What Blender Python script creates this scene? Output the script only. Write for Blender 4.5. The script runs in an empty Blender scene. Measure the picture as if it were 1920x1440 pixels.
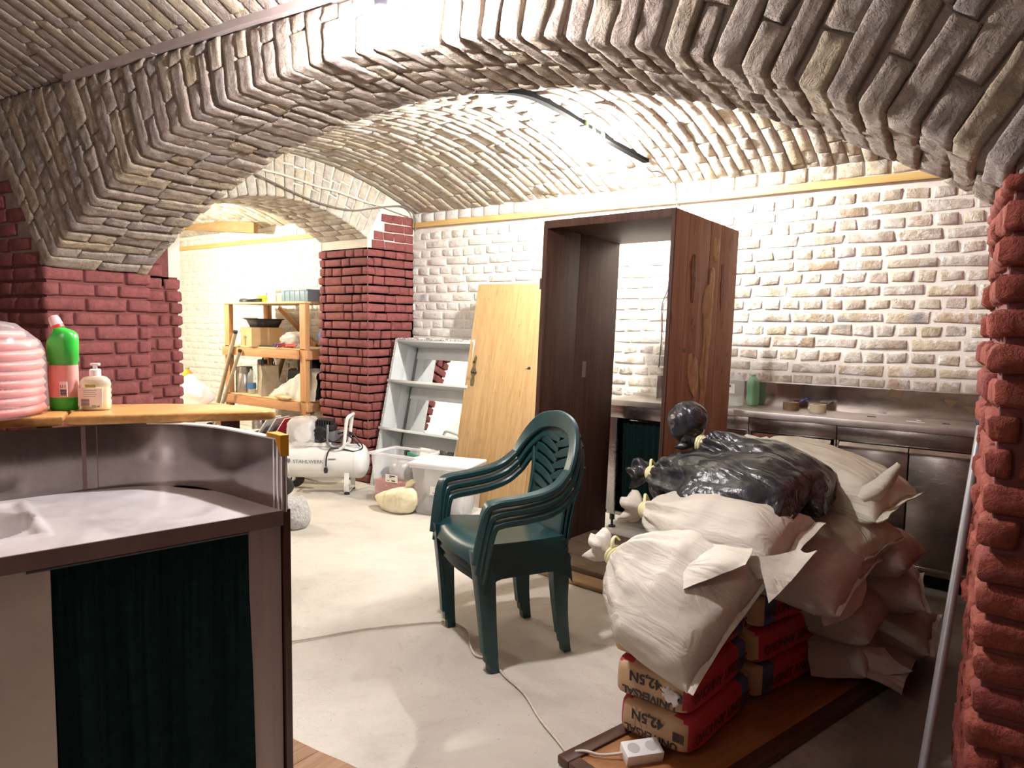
import bpy, bmesh, math, random
from mathutils import Vector, Matrix, noise
PI = math.pi
rng = random.Random(7)
SC = bpy.context.scene
COL = SC.collection
V = Vector

# ------------------------------------------------------------------ camera
yaw, pitch, roll = math.radians(-37.31), math.radians(4.7455), math.radians(0.836)
FPX = 1331.0
CAM = V((0, 0, 1.38))
cf = V((math.sin(yaw) * math.cos(pitch), math.cos(yaw) * math.cos(pitch), -math.sin(pitch)))
r0 = V((math.cos(yaw), -math.sin(yaw), 0))
u0 = r0.cross(cf)
cr = r0 * math.cos(roll) + u0 * math.sin(roll)
cu = u0 * math.cos(roll) - r0 * math.sin(roll)
cam = bpy.data.cameras.new('camera')
cam.sensor_width = 36
cam.lens = FPX / 1920 * 36
cam.clip_start = 0.05
co = bpy.data.objects.new('camera', cam)
COL.objects.link(co)
co.matrix_world = Matrix(((cr.x, cu.x, -cf.x, 0), (cr.y, cu.y, -cf.y, 0), (cr.z, cu.z, -cf.z, CAM.z), (0, 0, 0, 1)))
SC.camera = co

# ------------------------------------------------------------------ world, exposure, lamps' light
w = bpy.data.worlds.new('world')
SC.world = w
w.use_nodes = True
w.node_tree.nodes['Background'].inputs[0].default_value = (0.9, 0.92, 1.0, 1)
w.node_tree.nodes['Background'].inputs[1].default_value = 0.05
vs = SC.view_settings
vs.view_transform = 'Standard'
vs.look = 'None'
vs.exposure = 0.0
vs.gamma = 1.0
vs.use_curve_mapping = False
SC.cycles.use_denoising = True
SC.cycles.max_bounces = 10
SC.cycles.diffuse_bounces = 6


LAMP1 = V((-1.758, 1.597, 2.317))
LAMP2 = V((-2.345, 3.857, 2.495))
LAMP3 = V((-6.9, 3.05, 2.25))
FILL_BULB = V((-1.6, -1.3, 2.45))  # unseen fill light added behind the camera
WATT = {1: 150, 2: 310, 3: 210, 4: 35}          # radiant power of the four bulbs, the last an added fill


def glow(name, watt, r, col):
    """a bulb's glowing surface: radiance that gives the wanted power from a sphere of radius r"""
    m = bpy.data.materials.new(name)
    m.use_nodes = True
    b = m.node_tree.nodes['Principled BSDF']
    b.inputs['Base Color'].default_value = (0.9, 0.9, 0.9, 1)
    b.inputs['Emission Color'].default_value = (*col, 1)
    b.inputs['Emission Strength'].default_value = watt / (PI * 4 * PI * r * r)
    return m


# ------------------------------------------------------------------ materials
def nt(name):
    m = bpy.data.materials.new(name)
    m.use_nodes = True
    t = m.node_tree
    return m, t, t.nodes['Principled BSDF']


def node(t, typ, **kw):
    n = t.nodes.new('ShaderNode' + typ)
    for k, v in kw.items():
        if k in n.inputs.keys():
            n.inputs[k].default_value = v
        else:
            setattr(n, k, v)
    return n


def c4(c):
    return (c[0], c[1], c[2], 1)


def ramp(t, fac, stops, interp='LINEAR'):
    r = t.nodes.new('ShaderNodeValToRGB')
    r.color_ramp.interpolation = interp
    el = r.color_ramp.elements
    while len(el) < len(stops):
        el.new(0.5)
    for e, (p, c) in zip(el, stops):
        e.position = p
        e.color = c4(c) if len(c) == 3 else c
    t.links.new(fac, r.inputs[0])
    return r.outputs[0]


def mixc(t, fac, a, b, mode='MIX'):
    m = t.nodes.new('ShaderNodeMix')
    m.data_type = 'RGBA'
    m.blend_type = mode
    for val, idx in ((fac, 0), (a, 6), (b, 7)):
        if hasattr(val, 'is_output'):
            t.links.new(val, m.inputs[idx])
        else:
            m.inputs[idx].default_value = val if idx == 0 else c4(val)
    return m.outputs[2]


def noise_tex(t, scale, detail=4, rough=0.6, vec=None, dist=0.0):
    n = t.nodes.new('ShaderNodeTexNoise')
    n.inputs['Scale'].default_value = scale
    n.inputs['Detail'].default_value = detail
    n.inputs['Roughness'].default_value = rough
    n.inputs['Distortion'].default_value = dist
    if vec is not None:
        t.links.new(vec, n.inputs['Vector'])
    return n.outputs[0]


def coords(t, scale=(1, 1, 1), rot=(0, 0, 0)):
    tc = t.nodes.new('ShaderNodeTexCoord')
    mp = t.nodes.new('ShaderNodeMapping')
    mp.inputs['Scale'].default_value = scale
    mp.inputs['Rotation'].default_value = rot
    t.links.new(tc.outputs['Object'], mp.inputs['Vector'])
    return mp.outputs[0]


def bump(t, b, height, strength, dist=0.01, prev=None):
    n = t.nodes.new('ShaderNodeBump')
    n.inputs['Strength'].default_value = strength
    n.inputs['Distance'].default_value = dist
    t.links.new(height, n.inputs['Height'])
    if prev is not None:
        t.links.new(prev, n.inputs['Normal'])
    t.links.new(n.outputs[0], b.inputs['Normal'])
    return n.outputs[0]


def mat(name, c1, c2=None, scale=6, rough=0.6, metal=0.0, bmp=0.0, bscale=60, stretch=(1, 1, 1), spec=0.5, lo=0.35, hi=0.65,
        bdist=0.004, detail=5):
    m, t, b = nt(name)
    v = coords(t, stretch)
    if c2 is not None:
        t.links.new(ramp(t, noise_tex(t, scale, detail, 0.6, v), [(lo, c1), (hi, c2)]), b.inputs['Base Color'])
    else:
        b.inputs['Base Color'].default_value = c4(c1)
    b.inputs['Roughness'].default_value = rough
    b.inputs['Metallic'].default_value = metal
    b.inputs['Specular IOR Level'].default_value = spec
    if bmp:
        bump(t, b, noise_tex(t, bscale, 4, 0.6, v), bmp, bdist)
    return m


def brick_mat(name, cols, wash, wash_lo, wash_hi, bmp=0.6, rough=0.92, fine=90, wscale=9, stain=None, spec=0.2, xwash=None):
    """brick face: one tint per brick, limewash or wear in patches, grainy relief"""
    m, t, b = nt(name)
    v = coords(t)
    oi = t.nodes.new('ShaderNodeObjectInfo')
    ge = t.nodes.new('ShaderNodeNewGeometry')
    ad = node(t, 'Math', operation='ADD')
    t.links.new(oi.outputs['Random'], ad.inputs[0])
    t.links.new(ge.outputs['Random Per Island'], ad.inputs[1])
    fr = node(t, 'Math', operation='FRACT')
    t.links.new(ad.outputs[0], fr.inputs[0])
    n = len(cols)
    col = ramp(t, fr.outputs[0], [(i / max(1, n - 1), c) for i, c in enumerate(cols)])
    mott = noise_tex(t, 26, 5, 0.65, v)
    col = mixc(t, 0.55, col, ramp(t, mott, [(0.3, (0.45, 0.45, 0.45)), (0.7, (1.2, 1.2, 1.2))]), 'MULTIPLY')
    wn = noise_tex(t, wscale, 7, 0.72, v, 0.4)
    if xwash:
        sx = node(t, 'SeparateXYZ')
        t.links.new(v, sx.inputs[0])
        mr = node(t, 'MapRange')
        t.links.new(sx.outputs[0], mr.inputs[0])
        for i_, vv_ in enumerate(xwash):
            mr.inputs[1 + i_].default_value = vv_
        sm = node(t, 'Math', operation='ADD')
        t.links.new(wn, sm.inputs[0])
        t.links.new(mr.outputs[0], sm.inputs[1])
        wn = sm.outputs[0]
    wf = ramp(t, wn, [(wash_lo, (0, 0, 0)), (wash_hi, (1, 1, 1))])
    col = mixc(t, wf, col, wash)
    if stain:
        for p, r, sc in stain:
            vm = node(t, 'VectorMath', operation='DISTANCE')
            t.links.new(v, vm.inputs[0])
            vm.inputs[1].default_value = p
            sn = node(t, 'Math', operation='MULTIPLY_ADD')
            t.links.new(noise_tex(t, 14, 5, 0.7, v), sn.inputs[0])
            sn.inputs[1].default_value = r * 0.9
            t.links.new(vm.outputs['Value'], sn.inputs[2])
            sf = ramp(t, sn.outputs[0], [(r * 0.8, (0.85, 0.85, 0.85)), (r * 1.5, (0, 0, 0))])
            col = mixc(t, sf, col, sc)
    t.links.new(col, b.inputs['Base Color'])
    b.inputs['Roughness'].default_value = rough
    b.inputs['Specular IOR Level'].default_value = spec
    p = bump(t, b, noise_tex(t, fine, 5, 0.7, v), bmp, 0.008)
    bump(t, b, noise_tex(t, 18, 6, 0.7, v, 0.5), bmp * 0.9, 0.028, p)
    return m


MB_ARCH = brick_mat('arch brick', [(0.42, 0.34, 0.285), (0.50, 0.43, 0.36), (0.55, 0.46, 0.33), (0.42, 0.37, 0.345)], (0.50, 0.46, 0.43), 0.52, 0.75, 1.0)
MB_VAULT = brick_mat('vault brick', [(0.52, 0.46, 0.39), (0.62, 0.56, 0.48), (0.66, 0.57, 0.42), (0.55, 0.50, 0.46)], (0.72, 0.69, 0.64), 0.45, 0.7, 0.9)
MB_BACK = brick_mat('limewashed brick', [(0.55, 0.46, 0.33), (0.62, 0.55, 0.44), (0.64, 0.54, 0.38), (0.52, 0.45, 0.38), (0.64, 0.58, 0.51), (0.56, 0.42, 0.30)],
                    (0.76, 0.74, 0.70), 0.46, 0.60, 0.8, wscale=13, xwash=(-0.6, -4.2, -0.02, 0.16),
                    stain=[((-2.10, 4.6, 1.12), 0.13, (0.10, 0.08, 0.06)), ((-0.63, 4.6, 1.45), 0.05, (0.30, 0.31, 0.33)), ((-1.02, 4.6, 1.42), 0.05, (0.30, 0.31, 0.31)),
                           ((-4.52, 4.6, 1.62), 0.06, (0.38, 0.38, 0.40))])
MB_RED = brick_mat('red painted brick', [(0.225, 0.066, 0.064), (0.25, 0.078, 0.075), (0.20, 0.058, 0.056)], (0.27, 0.10, 0.095), 0.62, 0.80, 0.45, 0.75, 70, spec=0.3)
MB_REDWARM = brick_mat('warm red painted brick', [(0.27, 0.060, 0.042), (0.30, 0.07, 0.045), (0.23, 0.05, 0.04)], (0.38, 0.14, 0.10), 0.60, 0.80, 0.9, 0.8, 60, spec=0.3)
M_MORTAR = mat('grey mortar', (0.24, 0.20, 0.175), (0.34, 0.29, 0.25), 12, 0.95, bmp=0.8, bscale=70)
M_MORTAR_W = mat('white lime mortar', (0.68, 0.65, 0.60), (0.78, 0.76, 0.71), 10, 0.95, bmp=0.7, bscale=80)
M_MORTAR_V = mat('vault mortar', (0.42, 0.37, 0.31), (0.55, 0.5, 0.43), 12, 0.95, bmp=0.7, bscale=80)
M_MORTAR_R = mat('red painted joint', (0.13, 0.035, 0.034), (0.17, 0.05, 0.047), 10, 0.85, bmp=0.6, bscale=60)
M_PLASTER = mat('pale limewash plaster', (0.62, 0.57, 0.5), (0.72, 0.68, 0.6), 8, 0.95, bmp=0.7, bscale=50)


# ------------------------------------------------------------------ object helpers
def link(o, parent=None):
    COL.objects.link(o)
    if parent is not None:
        o.parent = parent
    return o


def tag(o, label=None, cat=None, group=None, kind=None):
    if label:
        o['label'] = label
    if cat:
        o['category'] = cat
    if group:
        o['group'] = group
    if kind:
        o['kind'] = kind
    return o


def thing(name, label, cat, loc=(0, 0, 0), rot=(0, 0, 0), group=None):
    o = bpy.data.objects.new(name, None)
    o.empty_display_size = 0.05
    link(o)
    o.location = loc
    o.rotation_euler = rot
    return tag(o, label, cat, group)


def mesh_obj(name, verts, faces, m, parent=None, smooth=True, angle=None, mats=None, fmat=None):
    me = bpy.data.meshes.new(name)
    me.from_pydata([tuple(v) for v in verts], [], faces)
    for mm in (mats or [m]):
        me.materials.append(mm)
    if fmat:
        me.polygons.foreach_set('material_index', fmat)
    if smooth:
        me.shade_smooth()
        if angle:
            me.set_sharp_from_angle(angle=angle)
    return link(bpy.data.objects.new(name, me), parent)


def obj(name, bm, m, parent=None, smooth=True, angle=0.7, loc=None, rot=None, label=None, mats=None):
    me = bpy.data.meshes.new(name)
    bmesh.ops.recalc_face_normals(bm, faces=bm.faces)
    bm.to_mesh(me)
    bm.free()
    for mm in (mats or [m]):
        me.materials.append(mm)
    if smooth:
        me.shade_smooth()
        if angle:
            me.set_sharp_from_angle(angle=angle)
    o = link(bpy.data.objects.new(name, me), parent)
    if loc is not None:
        o.location = loc
    if rot is not None:
        o.rotation_euler = rot
    if label:
        o['label'] = label
    return o


def struct(o):
    o['kind'] = 'structure'
    return o


def B():
    return bmesh.new()


def box(bm, x0, x1, y0, y1, z0, z1, bev=0.0, seg=2, mtx=None):
    r = bmesh.ops.create_cube(bm, size=1.0, matrix=Matrix.Translation(((x0 + x1) / 2, (y0 + y1) / 2, (z0 + z1) / 2)) @ Matrix.Diagonal((abs(x1 - x0), abs(y1 - y0), abs(z1 - z0), 1)))
    vs_ = r['verts']
    if bev:
        ed = list({e for v in vs_ for e in v.link_edges})
        rb = bmesh.ops.bevel(bm, geom=ed, offset=bev, segments=seg, affect='EDGES', profile=0.5)
        vs_ = list(set(rb['verts']) | {v for v in vs_ if v.is_valid})
        vs_ = list({v for f in rb['faces'] for v in f.verts} | set(vs_))
    if mtx is not None:
        bmesh.ops.transform(bm, matrix=mtx, verts=[v for v in vs_ if v.is_valid])
    return vs_


def frame_of(d):
    d = d.normalized()
    a = V((0, 0, 1)) if abs(d.z) < 0.9 else V((1, 0, 0))
    x = d.cross(a).normalized()
    return x, d.cross(x).normalized()


def tube(bm, pts, r, seg=10, closed=False, caps=True, flat=1.0):
    pts = [V(p) for p in pts]
    n = len(pts)
    rr = r if isinstance(r, (list, tuple)) else [r] * n
    rings = []
    x = None
    for i, p in enumerate(pts):
        if closed:
            d = pts[(i + 1) % n] - pts[i - 1]
        else:
            d = pts[min(i + 1, n - 1)] - pts[max(i - 1, 0)]
        d.normalize()
        if x is None:
            x, y = frame_of(d)
        else:
            x = (x - d * x.dot(d)).normalized()
            y = d.cross(x)
        rings.append([bm.verts.new(p + x * math.cos(2 * PI * k / seg) * rr[i] + y * math.sin(2 * PI * k / seg) * rr[i] * flat) for k in range(seg)])
    m = n if closed else n - 1
    for i in range(m):
        a, b_ = rings[i], rings[(i + 1) % n]
        for k in range(seg):
            bm.faces.new((a[k], a[(k + 1) % seg], b_[(k + 1) % seg], b_[k]))
    if caps and not closed:
        bm.faces.new(list(reversed(rings[0])))
        bm.faces.new(rings[-1])
    return rings


def smooth_path(pts, n=8, closed=False):
    pts = [V(p) for p in pts]
    out = []
    N = len(pts)
    rng_ = range(N if closed else N - 1)
    for i in rng_:
        p0 = pts[(i - 1) % N] if (closed or i > 0) else pts[0]
        p1 = pts[i]
        p2 = pts[(i + 1) % N]
        p3 = pts[(i + 2) % N] if (closed or i + 2 < N) else pts[-1]
        for k in range(n):
            t = k / n
            out.append(0.5 * ((2 * p1) + (p2 - p0) * t + (2 * p0 - 5 * p1 + 4 * p2 - p3) * t * t + (3 * p1 - p0 - 3 * p2 + p3) * t ** 3))
    if not closed:
        out.append(pts[-1])
    return out


def lathe(bm, prof, seg=24, c=(0, 0, 0), sx=1.0, sy=1.0, axis='z'):
    rings = []
    for r, z in prof:
        ring = []
        for k in range(seg):
            a = 2 * PI * k / seg
            p = V((r * math.cos(a) * sx, r * math.sin(a) * sy, z))
            if axis == 'x':
                p = V((p.z, p.x, p.y))
            elif axis == 'y':
                p = V((p.y, p.z, p.x))
            ring.append(bm.verts.new(p + V(c)))
        rings.append(ring)
    for a, b_ in zip(rings, rings[1:]):
        for k in range(seg):
            bm.faces.new((a[k], a[(k + 1) % seg], b_[(k + 1) % seg], b_[k]))
    if prof[0][0] > 1e-5:
        bm.faces.new(list(reversed(rings[0])))
    if prof[-1][0] > 1e-5:
        bm.faces.new(rings[-1])
    bmesh.ops.remove_doubles(bm, verts=[v for r_ in (rings[0], rings[-1]) for v in r_], dist=1e-6)
    return rings


def prism(bm, poly, z0, z1, mtx=None):
    """polygon in x,y pulled up from z0 to z1"""
    lo = [bm.verts.new((p[0], p[1], z0)) for p in poly]
    hi = [bm.verts.new((p[0], p[1], z1)) for p in poly]
    n = len(poly)
    bm.faces.new(list(reversed(lo)))
    bm.faces.new(hi)
    for i in range(n):
        bm.faces.new((lo[i], lo[(i + 1) % n], hi[(i + 1) % n], hi[i]))
    if mtx is not None:
        bmesh.ops.transform(bm, matrix=mtx, verts=lo + hi)
    return lo + hi


def grid_faces(nu, nv, closed_u=False):
    fs = []
    for j in range(nv - 1):
        for i in range(nu - (0 if closed_u else 1)):
            i2 = (i + 1) % nu
            fs.append((j * nu + i, j * nu + i2, (j + 1) * nu + i2, (j + 1) * nu + i))
    return fs


def nz(p, s=1.0, seed=0.0):
    return noise.noise(V((p[0] * s + seed * 13.1, p[1] * s - seed * 7.7, p[2] * s + seed * 3.3)))


def project(p):
    q = p - CAM
    z = q.dot(cf)
    if z < 0.05:
        return None
    return (960 + FPX * q.dot(cr) / z, 720 - FPX * q.dot(cu) / z, z)


# ------------------------------------------------------------------ bricks
class Bricks:
    """bricks on any surface S(u, v) -> point, outward normal; the largest in view become objects of their own"""

    def __init__(self):
        self.items = []

    def add(self, S, us, vs_, proud, back=0.03, rough=0.003, jit=0.004, mi=0, edge=0.45):
        u0_, u1_, v0_, v1_ = us[0], us[-1], vs_[0], vs_[-1]
        cj = [(rng.uniform(-jit, jit), rng.uniform(-jit, jit)) for _ in range(4)]
        nu, nv = len(us), len(vs_)
        vv, bb = [], []
        sd = rng.uniform(0, 50)
        for j, v in enumerate(vs_):
            fv = (v - v0_) / (v1_ - v0_)
            for i, u in enumerate(us):
                fu = (u - u0_) / (u1_ - u0_)
                du = (cj[0][0] * (1 - fu) + cj[1][0] * fu) * (1 - fv) + (cj[2][0] * (1 - fu) + cj[3][0] * fu) * fv
                dv = (cj[0][1] * (1 - fu) + cj[1][1] * fu) * (1 - fv) + (cj[2][1] * (1 - fu) + cj[3][1] * fu) * fv
                eu, ev = i in (0, nu - 1), j in (0, nv - 1)
                if not eu:
                    du *= 0.3
                P, N = S(u + du, v + dv)
                wv = proud * (1 - (edge if (eu or ev) else 0) - (0.3 if (eu and ev) else 0))
                wv += nz(P, 22, sd) * rough
                vv.append(P + N * wv)
                bb.append((P, N))
        fs = grid_faces(nu, nv)
        loop = [i for i in range(nu)] + [j * nu + nu - 1 for j in range(1, nv)] + [(nv - 1) * nu + i for i in range(nu - 2, -1, -1)] + [j * nu for j in range(nv - 2, 0, -1)]
        n0 = len(vv)
        for i in loop:
            P, N = bb[i]
            vv.append(P - N * back)
        L = len(loop)
        for k in range(L):
            k2 = (k + 1) % L
            fs.append((loop[k2], loop[k], n0 + k, n0 + k2))
        cen, N = bb[(nv // 2) * nu + nu // 2]
        cs = [vv[0], vv[nu - 1], vv[nv * nu - 1], vv[(nv - 1) * nu]]
        pr_ = [project(c) for c in cs]
        area = 0.0
        if all(pr_):
            area = 0.5 * abs(sum(pr_[k][0] * pr_[(k + 1) % 4][1] - pr_[(k + 1) % 4][0] * pr_[k][1] for k in range(4)))
            cx = sum(p[0] for p in pr_) / 4
            cy = sum(p[1] for p in pr_) / 4
            if not (-15 < cx < 1935 and -15 < cy < 1455):
                area = 0.0
            mid = (vv[(nv // 2) * nu + nu // 2])
            if N.dot(CAM - mid) < 0 and not any(n.dot(CAM - p) > 0 for p, n in (bb[0], bb[nu - 1])):
                area = 0.0
        self.items.append((area, vv, fs, mi))

    def build(self, parent, mats, limit=300, name='brick', minarea=60.0, hide=None):
        it = sorted(self.items, key=lambda a: -a[0])
        if hide:
            it = [a if not hide(a) else (0.0,) + a[1:] for a in it]
            it.sort(key=lambda a: -a[0])
        big = [a for a in it[:limit] if a[0] >= minarea]
        rest = it[len(big):]
        for a in big:
            mesh_obj(name, a[1], a[2], mats[a[3]], parent)
        if rest:
            vv, fs, fm = [], [], []
            for a in rest:
                o = len(vv)
                vv += a[1]
                fs += [tuple(i + o for i in f) for f in a[2]]
                fm += [a[3]] * len(a[2])
            o = mesh_obj('brickwork', vv, fs, None, parent, mats=mats, fmat=fm)
            o['kind'] = 'stuff'
        self.items = []


def steps(a, b, e, maxd, extra=()):
    """grid positions a .. b with a rounded rim e and extra stops"""
    base = [a, a + e]
    n = max(1, int(math.ceil((b - a - 2 * e) / maxd)))
    base += [a + e + (b - a - 2 * e) * k / n for k in range(1, n)]
    base += [b - e, b]
    for x in extra:
        if a + 0.002 < x < b - 0.002:
            base = [y for y in base if abs(y - x) > e * 1.01 or y in (a, b)]
            for y in (x - e, x, x + e):
                if a < y < b:
                    base.append(y)
    return sorted(set(base))


def path_surface(pts):
    pts = [V((p[0], p[1], 0)) for p in pts]
    ds = [(b - a).length for a, b in zip(pts, pts[1:])]
    cum = [0]
    for d in ds:
        cum.append(cum[-1] + d)
    dirs = [(b - a).normalized() for a, b in zip(pts, pts[1:])]
    nor = [V((d.y, -d.x, 0)) for d in dirs]

    def S(t, z):
        i = 0
        while i < len(ds) - 1 and t > cum[i + 1]:
            i += 1
        p = pts[i] + dirs[i] * (t - cum[i])
        n = nor[i]
        for k in range(1, len(ds)):
            if abs(t - cum[k]) < 0.0035:
                n = (nor[k - 1] + nor[k])
                n = n / max(0.6, n.length ** 2 / 2)
        return V((p.x, p.y, z)), n
    return S, cum


def lay_rows(bk, S, t0, t1, z0, z1, rowh, lens, joint, proud, corners=(), mi=0, e=0.008, dv=3, wob=0.004, clip=None, pv=0.3, maxd=0.13, rough=0.003, zjit=0.0, jit=0.004, edge=0.45):
    k = 0
    z = z0
    while z + rowh * 0.6 < z1:
        za, zb = z, min(z + rowh, z1)
        pat = lens[k % len(lens)]
        t = t0 - rng.uniform(0.02, 0.2)
        cuts = []
        i = rng.randrange(len(pat))
        while t < t1:
            cuts.append(t)
            t += pat[i % len(pat)] * rng.uniform(0.9, 1.1)
            i += 1
        cuts.append(t)
        out = []
        for c in cuts:
            for cc in corners:
                if abs(c - cc) < 0.035:
                    c = cc + (0.06 if c > cc else -0.06)
            out.append(c)
        out.sort()
        for a, b_ in zip(out, out[1:]):
            a2, b2 = max(a, t0), min(b_, t1)
            if b2 - a2 < 0.035:
                continue
            if clip and not clip((a2 + b2) / 2, (za + zb) / 2):
                continue
            dz = rng.uniform(-zjit, zjit)
            us = steps(a2 + joint / 2, b2 - joint / 2, e, maxd, corners)
            vs_ = steps(za + joint / 2 + dz, zb - joint / 2 + dz, e * 0.9, 0.1 / max(1, dv - 2))
            bk.add(S, us, vs_, proud * rng.uniform(1 - pv, 1 + pv), rough=rough, mi=mi, jit=jit, edge=edge)
        z += rowh
        k += 1


STR = 0.25
HDR = 0.125
# ---- arch between the two rooms: plan frame A + e*s + n*o
A0 = V((-4.205, 1.491, 0))
B0 = V((-0.09, 1.95, 0))
ev = (B0 - A0).normalized()
nv_ = V((-ev.y, ev.x, 0))
AC, AZ, AR = 2.14, -1.31, 3.655
TH = 0.55


def wp(s, o, z):
    return A0 + ev * s + nv_ * o + V((0, 0, z))


def make_arch_surface(P, fdir, ndir, cs, cz, R):
    """t > 0: up the face along the radius; t < 0: along the soffit; v = angle from the crown"""
    def S(t, th):
        rad = fdir * math.sin(th) + V((0, 0, math.cos(th)))
        r = R + max(t, 0)
        p = P + fdir * (cs + r * math.sin(th)) + V((0, 0, cz + r * math.cos(th))) + ndir * max(-t, 0)
        if t > 0.0035:
            n = -ndir
        elif t < -0.0035:
            n = -rad
        else:
            n = (-ndir - rad) * 0.75
        return p, n
    return S


def lay_arch(bk, S, R, th0, th1, pitch_, thick, tmax, joint, proud, mi, fine=False, pv=0.25, rough=0.004, back_jit=0.012):
    n = int(round((th1 - th0) * R / pitch_))
    dth = (th1 - th0) / n
    for k in range(n):
        a, b_ = th0 + dth * k, th0 + dth * (k + 1)
        mid = (a + b_) / 2
        j = joint / 2 / R
        up = tmax(mid)
        m_ = mi(mid) if callable(mi) else mi
        first = (0.12, 0.26) if k % 2 else (0.26, 0.125)
        first = (first[0] * rng.uniform(0.85, 1.1), first[1] * rng.uniform(0.85, 1.1))
        cut = [-first[0]]
        x = first[1]
        while x < up - 0.03:
            cut.append(x)
            x += (HDR if rng.random() < 0.45 else STR) * rng.uniform(0.9, 1.1)
        cut.append(max(up, 0.05))
        x = -first[0]
        lo = []
        while x > -thick + 0.05:
            x -= (HDR if rng.random() < 0.35 else STR) * rng.uniform(0.9, 1.1)
            lo.append(max(x, -thick))
        if not lo:
            lo = [-thick]
        lo[-1] = -thick - rng.uniform(-0.004, back_jit)
        cut = sorted(set(lo + cut))
        pr_ = proud * rng.uniform(1 - pv, 1 + pv)
        for c0, c1 in zip(cut, cut[1:]):
            if c1 - c0 < 0.03:
                continue
            us = steps(c0 + joint / 2, c1 - joint / 2, 0.006, 0.035 if fine else 0.09, (0.0,))
            vs_ = steps(a + j, b_ - j, 0.0055 / R, (0.02 if fine else 0.05) / R)
            bk.add(S, us, vs_, pr_ * rng.uniform(0.85, 1.15), back=0.02, rough=rough, mi=m_, jit=0.004)


# ==================================================================  STRUCTURE
# floor
def floor_material():
    m, t, b = nt('worn concrete')
    v = coords(t)
    big = noise_tex(t, 1.3, 6, 0.65, v, 0.6)
    col = ramp(t, big, [(0.30, (0.38, 0.345, 0.30)), (0.45, (0.50, 0.465, 0.41)), (0.62, (0.58, 0.545, 0.48))])
    st = noise_tex(t, 5.5, 8, 0.72, v, 1.0)
    col = mixc(t, ramp(t, st, [(0.58, (0, 0, 0)), (0.74, (0.6, 0.6, 0.6))]), col, (0.33, 0.29, 0.25))
    sp = noise_tex(t, 60, 3, 0.6, v)
    col = mixc(t, ramp(t, sp, [(0.66, (0, 0, 0)), (0.74, (0.6, 0.6, 0.6))]), col, (0.24, 0.21, 0.18))
    # darker mottled brown on the right side of the pile
    sx = node(t, 'SeparateXYZ')
    t.links.new(v, sx.inputs[0])
    ad = node(t, 'Math', operation='MULTIPLY_ADD')
    t.links.new(noise_tex(t, 3, 5, 0.7, v, 0.4), ad.inputs[0])
    ad.inputs[1].default_value = 0.5
    t.links.new(sx.outputs[0], ad.inputs[2])
    col = mixc(t, ramp(t, ad.outputs[0], [(0.0, (0, 0, 0)), (0.001, (0, 0, 0))]), col, col)
    mr = node(t, 'MapRange')
    t.links.new(ad.outputs[0], mr.inputs[0])
    mr.inputs[1].default_value = -0.65
    mr.inputs[2].default_value = -0.2
    col = mixc(t, mr.outputs[0], col, mixc(t, st, (0.10, 0.085, 0.07), (0.26, 0.22, 0.18)))
    t.links.new(col, b.inputs['Base Color'])
    b.inputs['Roughness'].default_value = 0.8
    p = bump(t, b, noise_tex(t, 45, 6, 0.7, v), 0.35, 0.006)
    bump(t, b, noise_tex(t, 5, 6, 0.7, v, 0.6), 0.6, 0.02, p)
    return m


def build_floor():
    xs = [-10.2 + 0.1 * i for i in range(125)]
    ys = [-3.2 + 0.1 * i for i in range(82)]
    vv = [V((x, y, nz((x, y, 0), 1.7) * 0.003 - 0.003 + (nz((x, y, 5), 4) * 0.012 - 0.008 if x > -0.45 and y > 2.0 else 0))) for y in ys for x in xs]
    return struct(mesh_obj('floor', vv, grid_faces(len(xs), len(ys)), floor_material()))


FLOOR = build_floor()


def wallmesh(name, m, quads):
    vv, fs = [], []
    for q in quads:
        o = len(vv)
        vv += [V(p) for p in q]
        fs.append(tuple(range(o, o + len(q))))
    return struct(mesh_obj(name, vv, fs, m, smooth=False))


def box_quads(x0, x1, y0, y1, z0, z1):
    p = [(x0, y0), (x1, y0), (x1, y1), (x0, y1)]
    q = [[(*p[i], z0), (*p[(i + 1) % 4], z0), (*p[(i + 1) % 4], z1), (*p[i], z1)] for i in range(4)]
    q.append([(*a, z1) for a in p])
    q.append([(*a, z0) for a in reversed(p)])
    return q


# back wall, both bays
YB = 4.6
WB = wallmesh('wall_back', M_MORTAR_W, box_quads(-10.0, 0.6, YB, YB + 0.3, -0.1, 3.2))
bk = Bricks()


def Sb(u, v):
    return V((u, YB, v)), V((0, -1, 0))


lay_rows(bk, Sb, -9.6, -0.1, 0.02, 2.235, 0.0775, [[STR], [HDR]], 0.018, 0.006, e=0.010, pv=0.5, rough=0.004, jit=0.007, edge=0.7)
lay_rows(bk, Sb, -9.6, -0.1, 2.27, 2.362, 0.092, [[0.15]], 0.012, 0.014, e=0.010, pv=0.2, rough=0.003, edge=0.5)
bk.build(WB, [MB_BACK], 300, hide=lambda a: a[1][0].x < -4.66 and a[1][0].x > -5.3)

# arch wall: mortar body behind the bricks
SL, SR = -0.75, 5.3


def zin(s):
    q = AR ** 2 - (s - AC) ** 2
    return AZ + math.sqrt(max(q, 0)) + 0.004


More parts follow.
